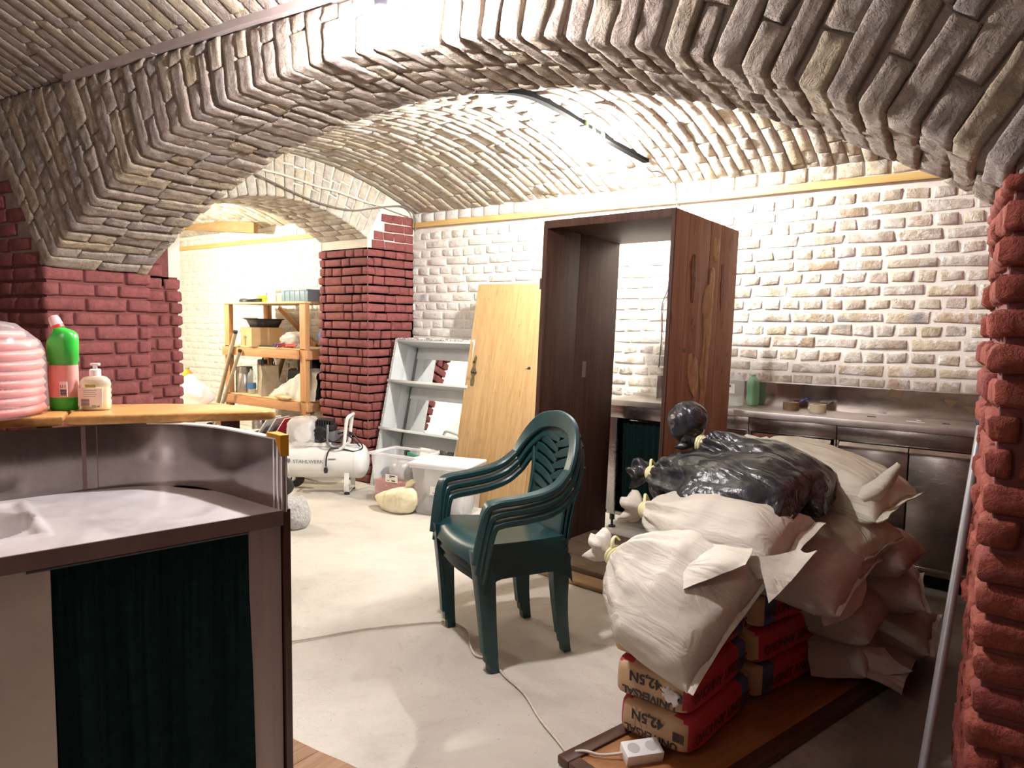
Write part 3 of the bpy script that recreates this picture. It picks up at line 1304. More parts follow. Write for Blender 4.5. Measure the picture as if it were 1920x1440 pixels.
fr_s = [tuple(p.xy) for p in smooth_path([(*p, 0) for p in fr + bkk[:5]], 4)]
plank('end_plank', [p for p in fr_s if p[1] > 0.805] + bkk[5:6] + [(-2.40, 0.93), (-2.155, 0.800)], 1.085, 1.113, 0.007)
plank('long_plank', [p for p in fr_s if p[1] <= 0.785] + [(-2.152, 0.790), (-2.405, 0.922), (-2.46, 0.80), (-2.80, 0.10)], 1.085, 1.113, 0.007)
bm = B()
lathe(bm, [(0.0, -0.006), (0.010, -0.006), (0.010, 0.006), (0.005, 0.008), (0.004, 0.002), (0, 0.002)], 14, axis='y')
obj('key_lock', bm, M_CHROME, wt, loc=(0.155, 0.10, -0.010), rot=(0, 0, 1.0))

# support of the bar top behind the splash wall
bm = B()
for p in ((-2.33, 0.80), (-2.02, 1.21)):
    box(bm, p[0] - 0.02, p[0] + 0.02, p[1] - 0.02, p[1] + 0.02, 0, 1.084)
bmesh.ops.transform(bm, matrix=BI, verts=bm.verts)
obj('top_support', bm, M_DKBROWN, bar)

# ---- coil of red conduit
coil = thing('conduit_coil', 'shrink wrapped coil of red ribbed conduit with a white label on the bar top', 'coil', (-2.335, 0.64, 1.113))
M_CONDUIT = mat('red ribbed conduit', (0.78, 0.17, 0.14), (0.86, 0.26, 0.22), 8, 0.4)
M_FILM = clear('wrapping film', (1, 0.96, 0.95), 0.22, 0.18)
bm = B()
prof = []
nt_ = 9
R0 = 0.155
pitch_ = 0.0255
for turn in range(nt_):
    zc = 0.014 + turn * pitch_
    rr = R0 - (0.012 if turn >= 7 else 0) - (0.03 if turn == 8 else 0)
    prev = None
    first = None
    nseg, ns = 150, 6
    for k in range(nseg):
        a = 2 * PI * k / nseg
        r = 0.0136 if k % 2 else 0.0115
        ring = []
        for q_ in range(ns):
            ph = 2 * PI * q_ / ns
            ring.append(bm.verts.new(((rr + r * math.cos(ph)) * math.cos(a), (rr + r * math.cos(ph)) * math.sin(a), zc + r * math.sin(ph) + 0.003 * math.sin(a + turn))))
        if prev:
            for q_ in range(ns):
                bm.faces.new((prev[q_], prev[(q_ + 1) % ns], ring[(q_ + 1) % ns], ring[q_]))
        else:
            first = ring
        prev = ring
    for q_ in range(ns):
        bm.faces.new((prev[q_], prev[(q_ + 1) % ns], first[(q_ + 1) % ns], first[q_]))
obj('conduit', bm, M_CONDUIT, coil, angle=None)
bm = B()
prof = []
for z, r in ((0.0, 0.1705), (0.03, 0.1725), (0.06, 0.171), (0.1, 0.1725), (0.14, 0.1705), (0.18, 0.168), (0.205, 0.158), (0.225, 0.135), (0.245, 0.115), (0.262, 0.075), (0.278, 0.05), (0.30, 0.02)):
    prof.append((r, z))
lathe(bm, prof, 48)
for v_ in bm.verts:
    n_ = nz(v_.co, 24, 2) * 0.006 + nz(v_.co, 9, 4) * (0.02 if v_.co.z > 0.2 else 0.002)
    v_.co += V((v_.co.x, v_.co.y, 0)).normalized() * n_ + V((0, 0, n_ * (1 if v_.co.z > 0.21 else 0)))
obj('plastic_wrap', bm, M_FILM, coil, angle=None, label='clear wrinkled plastic film pulled to a peak')
bm = B()
vals = []
for j in range(5):
    row = []
    for i in range(7):
        a = math.radians(-42 + 5.2 * i - 1.2 * j)
        z = 0.176 - 0.024 * j + 0.004 * i
        row.append(bm.verts.new((0.1755 * math.cos(a), 0.1755 * math.sin(a), z)))
    vals.append(row)
for a, b_ in zip(vals, vals[1:]):
    for i in range(6):
        bm.faces.new((a[i], a[i + 1], b_[i + 1], b_[i]))
obj('label_sticker', bm, M_LABEL, coil, angle=None)
bm = B()
r_ = random.Random(3)
for j in range(6):
    for i in range(9):
        if r_.random() < 0.6:
            a = math.radians(-40 + 3.0 * i - 1.0 * j)
            z = 0.168 - 0.016 * j + 0.0025 * i
            m_ = Matrix.Translation((0.1764 * math.cos(a), 0.1764 * math.sin(a), z)) @ Matrix.Rotation(a, 4, 'Z')
            box(bm, -0.0004, 0.0004, -0.003, 0.003, -0.0011, 0.0011, mtx=m_)
obj('print', bm, M_INKG, coil, smooth=False)

# ---- green cleaner bottle
gb = thing('cleaner_bottle', 'green toilet cleaner bottle with bent neck and red cap on the bar top', 'bottle', (-2.300, 0.852, 1.113), (0, 0, math.radians(35)))
M_GREEN = mat('green bottle plastic', (0.03, 0.42, 0.045), (0.045, 0.50, 0.06), 5, 0.28)


def oval_stack(bm, secs, seg=28, k=2.6):
    """secs: (z, cx, hx, hy) superellipse slices"""
    rings = []
    for z, cx, hx, hy in secs:
        ring = []
        for i in range(seg):
            a = 2 * PI * i / seg
            ca, sa = math.cos(a), math.sin(a)
            ring.append(bm.verts.new((cx + hx * math.copysign(abs(ca) ** (2 / k), ca), hy * math.copysign(abs(sa) ** (2 / k), sa), z)))
        rings.append(ring)
    for a, b_ in zip(rings, rings[1:]):
        for i in range(seg):
            bm.faces.new((a[i], a[(i + 1) % seg], b_[(i + 1) % seg], b_[i]))
    bm.faces.new(list(reversed(rings[0])))
    bm.faces.new(rings[-1])
    return rings


bm = B()
oval_stack(bm, [(0.0, 0, 0.036, 0.024), (0.004, 0, 0.039, 0.027), (0.035, 0, 0.039, 0.027), (0.04, 0, 0.038, 0.026), (0.14, 0, 0.0385, 0.026), (0.143, 0, 0.041, 0.029),
                (0.19, 0, 0.042, 0.030), (0.205, 0.002, 0.041, 0.029), (0.222, 0.008, 0.033, 0.026), (0.232, 0.004, 0.026, 0.022), (0.238, -0.006, 0.018, 0.017), (0.244, -0.012, 0.013, 0.013)])
obj('bottle', bm, M_GREEN, gb, angle=0.9)
bm = B()
oval_stack(bm, [(0.0, 0, 0.0165, 0.0165), (0.011, 0, 0.0165, 0.0165)], k=2)
o = obj('neck_ring', bm, mat('red cap plastic', (0.62, 0.05, 0.04), rough=0.35), gb, loc=(-0.009, 0, 0.237), rot=(0, -0.45, 0))
bm = B()
oval_stack(bm, [(0.0, 0, 0.0165, 0.0165), (0.02, 0, 0.015, 0.015), (0.028, 0, 0.012, 0.012), (0.031, 0, 0.006, 0.006)], k=2)
obj('cap', bm, mat('pale pink cap plastic', (0.72, 0.50, 0.50), rough=0.3), gb, loc=(-0.0135, 0, 0.2465), rot=(0, -0.45, 0))
bm = B()
oval_stack(bm, [(0.038, 0, 0.0392, 0.0268), (0.132, 0, 0.0392, 0.0268)])
obj('label_band', bm, mat('pale red label', (0.66, 0.30, 0.28), (0.72, 0.36, 0.33), 20, 0.5), gb, angle=0.9)
bm = B()
box(bm, 0.006, 0.028, -0.0282, -0.0262, 0.042, 0.085)
obj('label_panel', bm, M_LABEL, gb, smooth=False)
bars('barcode', gb, M_INK, 0.008, 0.026, 0.045, 0.063, -0.0286, 9, True)
text('U', 0.012, gb, M_INK, (0.012, -0.0286, 0.071), (PI / 2, 0, 0))
text('2', 0.009, gb, M_INK, (0.022, -0.0286, 0.071), (PI / 2, 0, 0))

# ---- soap dispenser
sd_ = thing('soap_dispenser', 'clear hand soap bottle with a white pump on the bar top', 'soap bottle', (-2.236, 0.912, 1.113), (0, 0, math.radians(35)))
bm = B()
oval_stack(bm, [(0, 0, 0.037, 0.022), (0.004, 0, 0.041, 0.025), (0.018, 0, 0.042, 0.026), (0.028, 0, 0.043, 0.026), (0.034, 0, 0.0405, 0.0245), (0.044, 0, 0.0435, 0.026), (0.05, 0, 0.041, 0.0245), (0.06, 0, 0.0435, 0.026), (0.067, 0, 0.041, 0.0245),
                (0.078, 0, 0.043, 0.025), (0.088, 0, 0.040, 0.024), (0.097, 0, 0.031, 0.021), (0.101, 0, 0.016, 0.014)])
obj('bottle', bm, clear('clear soap bottle', (0.9, 0.86, 0.7), 0.45, 0.1), sd_, angle=0.9)
bm = B()
oval_stack(bm, [(0.004, 0, 0.038, 0.022), (0.066, 0, 0.039, 0.023)])
obj('liquid_soap', bm, mat('creamy soap', (0.80, 0.76, 0.50), rough=0.3), sd_, angle=0.9)
bm = B()
lathe(bm, [(0.0, 0.099), (0.0155, 0.099), (0.0155, 0.118), (0.012, 0.121), (0.006, 0.121), (0.006, 0.132), (0.0, 0.132)], 18)
box(bm, -0.012, 0.014, -0.006, 0.006, 0.131, 0.138, 0.002)
obj('pump', bm, M_WHITE, sd_, angle=0.6)
bm = B()
box(bm, -0.036, 0.036, -0.0272, -0.0262, 0.012, 0.066)
obj('label_panel', bm, M_LABEL, sd_, smooth=False)
bars('barcode', sd_, M_INKG, -0.027, -0.003, 0.014, 0.035, -0.0276, 9, True)
text('500 ml', 0.009, sd_, M_INKG, (0.016, -0.0276, 0.014), (PI / 2, 0, 0))
bm = B()
for j in range(4):
    box(bm, -0.02, 0.016 + 0.004 * (j % 2), -0.0276, -0.0272, 0.042 + 0.006 * j, 0.0432 + 0.006 * j)
obj('print', bm, M_INKG, sd_, smooth=False)
bm = B()
box(bm, -0.016, 0.016, -0.0248, -0.0240, 0.068, 0.077)
obj('back_label', bm, mat('olive green print', (0.33, 0.36, 0.03), rough=0.5), sd_, smooth=False)

# ---- laminate floor edge of the near room
M_LAM = wood('worn laminate', (0.25, 0.13, 0.075), (0.42, 0.27, 0.17), 'y', 3, 0.5, 0.1)
lamp_pts = [(-3.9, 0.55), (-3.9, 1.36), (-2.6, 1.345), (-1.92, 1.352), (-1.78, 1.374), (-1.68, 1.384), (-1.61, 1.40), (-1.40, 1.405), (-1.40, 0.2), (-2.6, -0.2)]
LAMF = None
ang = 0.35
for k in range(12):
    x0, x1 = -3.9 + k * 0.21, -3.9 + (k + 1) * 0.21 - 0.002
    yf_ = lambda x: 1.352 + (0.055 * min(1, max(0, (x + 1.92) / 0.5)))
    bm = B()
    prism(bm, [(x0, -0.3), (x1, -0.3), (x1, yf_(x1)), ((x0 + x1) / 2, yf_((x0 + x1) / 2) + 0.003), (x0, yf_(x0))], -0.002, 0.006)
    if LAMF is None:
        LAMF = struct(obj('floor', bm, M_LAM, smooth=False))
    else:
        obj('plank', bm, M_LAM, LAMF, smooth=False)

# ==================================================================  LAMPS
M_GLOW1 = glow('bulb glow', WATT[1], 0.045, (1.0, 0.93, 0.95))
M_GLOW2 = glow('vault bulb glow', WATT[2], 0.045, (1.0, 0.965, 0.91))
M_GLOW3 = glow('bay bulb glow', WATT[3], 0.045, (1.0, 0.91, 0.74))
M_GLOW_FILL = glow('added fill glow', WATT[4], 0.08, (1.0, 0.90, 0.85))


def bulb(name, label, loc, glow, up, r=0.04):
    t_ = thing(name, label, 'lamp', loc)
    bm = B()
    lathe(bm, [(0.0, -r), (r * 0.5, -r * 0.87), (r * 0.87, -r * 0.5), (r, 0), (r * 0.87, r * 0.5), (r * 0.55, r * 0.95), (r * 0.42, r * 1.3)], 20)
    o = obj('bulb', bm, glow, t_, angle=None)
    o.visible_shadow = True
    bm = B()
    lathe(bm, [(r * 0.45, r * 1.25), (r * 0.52, r * 1.3), (r * 0.52, r * 2.1), (r * 0.3, r * 2.3), (0, r * 2.3)], 16)
    obj('socket', bm, M_BLACK, t_, angle=0.6)
    bm = B()
    tube(bm, smooth_path([(0, 0, r * 2.2), (0.004, 0.002, r * 2.2 + up * 0.5), (0, 0, r * 2.2 + up)], 5), 0.004, 6)
    obj('cord', bm, M_BLACK, t_)
    return t_


l1 = bulb('hanging_bulb', 'glaring bare bulb hanging in front of the near brick arch', LAMP1, M_GLOW1, 0.05, 0.045)
bulb('hanging_bulb', 'bulb hanging under the vault of the left bay', LAMP3, M_GLOW3, 0.24, 0.045)
bulb('hanging_bulb', 'unseen bulb added behind the viewer as fill light', FILL_BULB, M_GLOW_FILL, 0.2, 0.08)  # out of view, added only to brighten the near room
# rail lamp under the far vault
l2 = thing('rail_lamp', 'black conduit rail with a glaring lamp under the whitish vault', 'lamp', LAMP2)
bm = B()
rail = [(-2.27, 2.6), (-2.31, 3.08), (-2.35, 3.49), (-2.35, 3.80), (-2.305, 4.056), (-2.20, 4.30)]
pp = [V((x, y, vz(x, y) - 0.022)) - LAMP2 for x, y in rail]
for a, b_ in zip(pp, pp[1:]):
    pass
pp = smooth_path(pp, 5)
prev = None
for i, p in enumerate(pp):
    ring = [bm.verts.new(p + V((sx * 0.021, 0, sz * 0.016))) for sx, sz in ((-1, -1), (1, -1), (1, 1), (-1, 1))]
    if prev:
        for k in range(4):
            bm.faces.new((prev[k], prev[(k + 1) % 4], ring[(k + 1) % 4], ring[k]))
    else:
        bm.faces.new(ring)
    prev = ring
bm.faces.new(list(reversed(prev)))
obj('rail', bm, mat('matt black conduit', (0.003, 0.003, 0.003), rough=0.9, spec=0.05), l2, angle=0.5)
bm = B()
lathe(bm, [(0, -0.045), (0.025, -0.04), (0.043, -0.02), (0.045, 0.0), (0.035, 0.03), (0.02, 0.05)], 20)
obj('bulb', bm, M_GLOW2, l2, angle=None)
bm = B()
lathe(bm, [(0.018, 0.046), (0.024, 0.05), (0.024, 0.09), (0.012, 0.1), (0.012, 0.14)], 14)
obj('socket', bm, M_BLACK, l2, angle=0.6)
RAILX = lambda yy: 0.0 if yy < 0.05 else 0.02
M_GTAPE = mat('green tape', (0.03, 0.28, 0.22), (0.25, 0.3, 0.05), 12, 0.5)
for k, (yy, cc) in enumerate(((-0.10, 0), (-0.02, 0), (0.07, 0))):
    bm = B()
    x = LAMP2.x + RAILX(yy)
    z = vz(x, LAMP2.y + yy) - LAMP2.z - 0.022
    box(bm, x - LAMP2.x - 0.026, x - LAMP2.x + 0.026, yy - 0.012, yy + 0.012, z - 0.022, z + 0.02, 0.004)
    obj('tape_wrap', bm, M_GTAPE, l2)
tag(obj('lamp_cable', (lambda bm: (tube(bm, smooth_path([(-2.21, 4.32, vz(-2.21, 4.32) - 0.05), (-2.20, 4.38, vz(-2.2, 4.38) - 0.05), (-2.18, 4.45, vz(-2.18, 4.45) - 0.012), (-2.13, 4.56, 2.37), (-2.11, 4.575, 2.29), (-2.10, 4.558, 2.25), (-2.1, 4.578, 2.20), (-2.12, 4.582, 2.0), (-2.13, 4.58, 1.85), (-2.145, 4.582, 1.66), (-2.185, 4.58, 1.55), (-2.19, 4.583, 1.45), (-2.185, 4.58, 1.3), (-2.20, 4.583, 1.10)], 6), 0.0045, 6), bm)[1])(B()), mat('cable grey', (0.10, 0.09, 0.08), rough=0.6)),
    'thin cable running down the limewashed wall behind the wardrobe frame', 'cable')
bm = B()
n_ = 14
tube(bm, [V((-4.618, 2.2 + 2.33 * i / n_, 2.53 - 0.20 * (i / n_) ** 1.3 + 0.006 * math.sin(i * 2.2))) for i in range(n_ + 1)], 0.008, 6)
tag(obj('wall_cable', bm, M_PLASTER), 'straight limewashed cable crossing the pale cross arch above the sagging one', 'cable')
bm = B()
tube(bm, smooth_path([(-4.612, 2.75, 2.49), (-4.61, 3.1, 2.40), (-4.61, 3.5, 2.31), (-4.612, 3.85, 2.29), (-4.614, 4.1, 2.34), (-4.612, 4.4, 2.40), (-4.60, 4.53, 2.37), (-4.585, 4.565, 2.28), (-4.60, 4.57, 2.2)], 6), 0.007, 6)
bm2 = bm
tag(obj('wall_cable', bm2, mat('dusty cable', (0.16, 0.14, 0.12), rough=0.8)), 'sagging cable strung across the pale cross arch above the red pier', 'cable')


# ==================================================================  WOVEN SACKS AND BLACK BAGS
M_SACK = mat('woven poly sack', (0.50, 0.46, 0.39), (0.60, 0.56, 0.48), 5, 0.7, bmp=0.5, bscale=260, bdist=0.003)
M_SACK2 = mat('greenish woven sack', (0.44, 0.42, 0.33), (0.53, 0.50, 0.40), 5, 0.7, bmp=0.5, bscale=260, bdist=0.003)
M_SACK3 = mat('greyish woven sack', (0.40, 0.34, 0.31), (0.48, 0.42, 0.38), 5, 0.75, bmp=0.5, bscale=260, bdist=0.003)
M_TIE = mat('pale yellow tie', (0.72, 0.68, 0.34), (0.80, 0.76, 0.45), 10, 0.6)
M_BIN = mat('black bin bag', (0.010, 0.011, 0.014), (0.020, 0.021, 0.026), 8, 0.33, spec=0.7, bmp=0.5, bscale=28, bdist=0.01)


def axes(N, E, up):
    x = (E - N).normalized()
    z = (V(up) - x * V(up).dot(x)).normalized()
    y = z.cross(x)
    return Matrix(((x.x, y.x, z.x, N.x), (x.y, y.y, z.y, N.y), (x.z, y.z, z.z, N.z), (0, 0, 0, 1))), (E - N).length


def sack(name, label, N, E, up, b, c, m, seed, group='woven sacks heaped on the cement bags', cat='sack', neck=True, fin=0.05, bend=None, corner=1.06, wr=1.0, tie=True,
         skirt=0.0, zflat=0.8, fat=2.4, ncol=None, fin_bend=0.0, tail=1.0):
    N, E = V(N), V(E)
    M, L = axes(N, E, up)
    loc = N.lerp(E, 0.5)
    t_ = thing(name, label, cat, loc, (0, 0, 0), group)
    R3 = M.to_3x3()
    q = R3.to_quaternion()
    t_.rotation_mode = 'QUATERNION'
    t_.rotation_quaternion = q
    nx, nf = 44, 56
    r_ = random.Random(seed)
    ph = [r_.uniform(0, 6.28) for _ in range(8)]

    def prof(t):
        if neck:
            bb = 0.028 + (b - 0.028) * min(1, (t / 0.42)) ** 0.62
            cc = 0.026 + (c - 0.026) * min(1, (t / 0.48)) ** 0.72
        else:
            s = min(1, t / 0.35)
            bb = b * (corner - (corner - 1) * s)
            cc = max(0.004, c * math.sqrt(max(0, 1 - (1 - s) ** 2.2)))
        if t > 0.62:
            s = (t - 0.62) / 0.38
            cc = max(0.004, cc * math.sqrt(max(0.0, 1 - s ** 2.4)))
            bb *= 1 + (corner - 1) * s * s
        return bb, cc

    def pt(t, f):
        bb, cc = prof(t)
        k = fat
        ca, sa = math.cos(f), math.sin(f)
        y = bb * math.copysign(abs(ca) ** (2 / k), ca)
        z = cc * math.copysign(abs(sa) ** (2 / k), sa)
        x = (t - 0.5) * L
        if t > 0.93:   # corners pull out, edge middle draws in
            x += (abs(y / bb) ** 3 * 0.03 - 0.01) * L * (t - 0.93) / 0.07
        if not neck and t < 0.07:
            x -= (abs(y / bb) ** 3 * 0.03 - 0.01) * L * (0.07 - t) / 0.07
        if z < 0:
            z *= zflat
        p = V((x, y, z))
        am = 0.0
        if neck:
            am += 0.016 * wr * math.exp(-t * 4.2) * min(1, t * 14 + 0.25) * (math.sin(f * 9 + ph[0] + 2 * t) + 0.6 * math.sin(f * 15 + ph[1] - 3 * t))
        am += wr * (0.013 * nz((p.x * 1.2, p.y * 2.2, p.z * 2.2), 6, seed) + 0.006 * (1 - abs(nz((p.x * 0.7, p.y * 2.4, p.z * 2.4), 11, seed + 3)) * 2))
        if bb > 0 and cc > 0.008:
            d = V((0, ca, sa)).normalized()
            p += d * am * min(1, cc / 0.04)
        if bend:
            p = bend(p, L)
        return p
    bm = B()
    rings = []
    for i in range(nx + 1):
        t = i / nx
        t = t if neck else t
        rings.append([bm.verts.new(pt(t, 2 * PI * k / nf)) for k in range(nf)])
    for a, b_ in zip(rings, rings[1:]):
        for k in range(nf):
            bm.faces.new((a[k], a[(k + 1) % nf], b_[(k + 1) % nf], b_[k]))
    bm.faces.new(list(reversed(rings[0])))
    bm.faces.new(rings[-1])
    obj('bag', bm, m, t_, angle=None)
    if fin:
        bm = B()
        rows = []
        nb = 16
        for j in range(4):
            row = []
            for i in range(nb + 1):
                f = -1 + 2 * i / nb
                bb, _ = prof(1.0)
                p = V((L * 0.5 - 0.012 + fin * j / 3 + (abs(f) ** 3 * 0.03 - 0.01) * L, f * bb * 0.985, 0.005 * math.sin(f * 7 + ph[2] + j) - fin_bend * (j / 3) ** 1.5 * fin))
                if bend:
                    p = bend(p, L)
                row.append(p)
            rows.append(row)
        for dz in (0.002, -0.002):
            vr = [[bm.verts.new(p + V((0, 0, dz))) for p in row] for row in rows]
            for a, b_ in zip(vr, vr[1:]):
                for i in range(nb):
                    bm.faces.new((a[i], a[i + 1], b_[i + 1], b_[i]))
        obj('seam_flap', bm, m, t_, angle=None)
    if neck:
        p0 = pt(0.0, 0) * 0 + V((-L * 0.5, 0, 0))
        if bend:
            p0 = bend(p0, L)
        if tie:
            bm = B()
            for k in range(3):
                tube(bm, [p0 + V((-0.012 + 0.010 * k + 0.004 * math.sin(a * 2), 0.031 * math.cos(a), 0.029 * math.sin(a))) for a in [2 * PI * i / 18 for i in range(18)]], 0.0075, 6, closed=True)
            tube(bm, smooth_path([p0 + V((-0.01, 0.0, 0.03)), p0 + V((-0.02, 0.025, 0.05)), p0 + V((-0.03, 0.05, 0.03)), p0 + V((-0.025, 0.06, 0.0))], 4), 0.006, 6, flat=0.5)
            obj('tie', bm, M_TIE, t_, angle=None)
        bm = B()
        rings = []
        nf2 = 36
        for i in range(9):
            s = i / 8
            r = (0.024 + 0.030 * math.sin(min(1, s * 1.25) * 2.0)) * tail
            ring = []
            for k in range(nf2):
                f = 2 * PI * k / nf2
                rr = r * (1 + 0.22 * math.sin(f * 5 + ph[3] + 2 * s) * (0.3 + s) + 0.16 * math.sin(f * 8 + ph[4]) * s)
                ring.append(bm.verts.new(p0 + V((-0.018 - (0.075 + 0.012 * math.sin(f * 3 + ph[5])) * s * tail, rr * math.cos(f), rr * math.sin(f) - 0.012 * s * s))))
            rings.append(ring)
        for a, b_ in zip(rings, rings[1:]):
            for k in range(nf2):
                bm.faces.new((a[k], a[(k + 1) % nf2], b_[(k + 1) % nf2], b_[k]))
        # crumpled inside of the gathered end
        cen = bm.verts.new(p0 + V((-0.055 * tail, 0, 0)))
        for k in range(nf2):
            bm.faces.new((rings[-1][k], rings[-1][(k + 1) % nf2], cen))
        obj('gathered_end', bm, m, t_, angle=None)
    return t_


def add_folds(m, sc=(0.55, 3.2, 3.2), scale=4.0, strength=0.6, dist=0.035):
    """long soft creases in a cloth or film, running along the local x"""
    t = m.node_tree
    b = t.nodes['Principled BSDF']
    v = coords(t, sc)
    n = noise_tex(t, scale, 3, 0.5, v, 0.8)
    a = node(t, 'Math', operation='SUBTRACT')
    t.links.new(n, a.inputs[0])
    a.inputs[1].default_value = 0.5
    ab = node(t, 'Math', operation='ABSOLUTE')
    t.links.new(a.outputs[0], ab.inputs[0])
    prev = b.inputs['Normal'].links[0].from_socket if b.inputs['Normal'].links else None
    bump(t, b, ab.outputs[0], strength, dist, prev)


for m_ in (M_SACK, M_SACK2, M_SACK3):
    add_folds(m_)
add_folds(M_BIN, (1.0, 2.2, 2.2), 3.2, 0.9, 0.05)

# ==================================================================  CEMENT BAGS
M_KRAFT = mat('kraft paper', (0.44, 0.29, 0.16), (0.52, 0.36, 0.21), 6, 0.65, bmp=0.35, bscale=30, bdist=0.006)
M_REDP = mat('red printed paper', (0.40, 0.028, 0.045), (0.47, 0.045, 0.06), 8, 0.5, bmp=0.3, bscale=30, bdist=0.006)
M_BLUEP = mat('blue printed paper', (0.055, 0.095, 0.19), (0.075, 0.125, 0.235), 8, 0.5, bmp=0.3, bscale=30, bdist=0.006)
M_PRINT = mat('dark print', (0.03, 0.025, 0.03), rough=0.6)
M_PRINTR = mat('dark print on red', (0.10, 0.02, 0.03), rough=0.6)


def cement_bag(label, cx, cy, cz, rz, seed, flip=False, L=0.475, W=0.262, T=0.128, end_text=True, rx=0.0):
    t_ = thing('cement_bag', label, 'cement bag', (cx, cy, cz), (rx, 0, rz), 'cement bags stacked on the brown board')
    bm = B()
    bmesh.ops.create_cube(bm, size=2.0)
    bmesh.ops.subdivide_edges(bm, edges=list(bm.edges), cuts=13, use_grid_fill=True)
    kk = 11
    for v in bm.verts:
        x, y, z = v.co
        n_ = (abs(x) ** kk + abs(y) ** kk + abs(z) ** kk) ** (1 / kk)
        x, y, z = x / n_, y / n_, z / n_
        bul = 1 + 0.10 * (1 - x * x) * (1 - y * y)
        px = x * W / 2 * (1 + 0.03 * (1 - z * z) - 0.02 * abs(y) ** 4)
        py = y * L / 2 * (1 + 0.012 * (1 - z * z))
        pz = z * T / 2 * bul * (0.93 - 0.06 * abs(y) ** 6) + T / 2
        p = V((px, py, pz))
        p += V((nz(p, 9, seed), nz(p, 9, seed + 5), nz(p, 10, seed + 9))) * 0.006
        v.co = p
    me = bpy.data.meshes.new('paper_sack')
    bmesh.ops.recalc_face_normals(bm, faces=bm.faces)
    for f in bm.faces:
        c = f.calc_center_median()
        yy = (c.y / L + 0.5)
        if flip:
            yy = 1 - yy
        side = abs(f.normal.x) > 0.6
        top = abs(f.normal.z) > 0.6
        if side:
            f.material_index = 1 if yy < 0.76 else (2 if yy < 0.93 else 0)
        elif top and 0.03 < yy < 0.93 and abs(c.x) > W * 0.3:
            f.material_index = 1 if yy < 0.76 else 2
        else:
            f.material_index = 0
        if abs(f.normal.y) > 0.75:
            f.material_index = 0
    bm.to_mesh(me)
    bm.free()
    for m_ in (M_KRAFT, M_REDP, M_BLUEP):
        me.materials.append(m_)
    me.shade_smooth()
    link(bpy.data.objects.new('paper_sack', me), t_)
    xs = W / 2 * 1.03 + 0.0035
    for sx in (1,):
        # lettering on the long side, seen from +x: reading direction +y when upright
        if flip:
            text('SALONIT ANHOVO', 0.048, t_, M_PRINTR, (xs, 0.0, 0.058), (PI / 2, 0, PI / 2), bold=0.0008, xs=0.98)
        else:
            text('SALONIT ANHOVO', 0.048, t_, M_PRINTR, (xs, 0.0, 0.058), (-PI / 2, 0, -PI / 2), bold=0.0008, xs=0.98)
    if end_text:
        ye = -L / 2 * 1.012 - 0.0035
        text('42,5N', 0.047, t_, M_PRINT, (-0.015, ye, 0.086), (-PI / 2, 0, PI), bold=0.0012)
        text('UNIVERSAL', 0.036, t_, M_PRINT, (-0.002, ye, 0.033), (-PI / 2, 0, PI), bold=0.0008, xs=1.06)
        bars('barcode', t_, M_PRINT, 0.078, 0.118, 0.052, 0.082, ye, 12)
    return t_


CR = math.radians(-4.5)
TB = 0.032
near_c = (-0.985, 2.245)
cement_bag('bottom cement bag of the front stack, brown end printed UNIVERSAL 42,5N', -0.938, 2.262, TB, CR, 1)
cement_bag('middle cement bag of the front stack, torn white sack tip touching its top', -0.952, 2.258, TB + 0.130, CR + 0.02, 2)
t_ = cement_bag('upper cement bag of the front stack under the drooping pale sack', -0.965, 2.262, TB + 0.258, CR - 0.02, 3, end_text=False)
text('VIpe', 0.06, t_, M_PRINT, (-0.06, -0.2435, 0.06), (PI / 2, 0, 0.0), bold=0.001)
CR2 = math.radians(-15.0)
cement_bag('bottom cement bag of the second stack, with kraft end and blue band forward', -0.842, 2.765, TB, CR2, 4, flip=True, end_text=False)
cement_bag('middle cement bag of the second stack, red side forward and blue band behind', -0.850, 2.768, TB + 0.130, CR2 + 0.02, 5, end_text=False)
cement_bag('upper cement bag of the second stack, under the sacks with blue band forward', -0.846, 2.775, TB + 0.260, CR2 - 0.01, 6, flip=True, end_text=False)

# board under the bags: an old brown panel with a raised dark frame
M_BOARD = wood('orange brown panel', (0.27, 0.11, 0.035), (0.38, 0.17, 0.06), 'y', 3, 0.4, 0.08)
M_FRAME = wood('dark brown frame', (0.055, 0.022, 0.014), (0.095, 0.04, 0.025), 'y', 4, 0.4, 0.1)
bo = thing('panel_board', 'brown wooden panel with a raised dark frame lying under the cement bags', 'board', (-1.168, 1.797, 0.0), (0, 0, math.radians(-14)))
BWI, BLE = 0.42, 1.62
bm = B()
box(bm, 0.05, BWI - 0.055, 0.05, BLE - 0.05, 0.004, 0.022)
obj('panel', bm, M_BOARD, bo, smooth=False)
for x0, x1, y0, y1 in ((0, 0.0495, 0, BLE), (BWI - 0.0545, BWI, 0, BLE), (0.05, BWI - 0.055, 0, 0.0495), (0.05, BWI - 0.055, BLE - 0.0495, BLE)):
    bm = B()
    box(bm, x0, x1, y0, y1, 0.002, 0.031, 0.004)
    obj('frame_rail', bm, M_FRAME, bo)

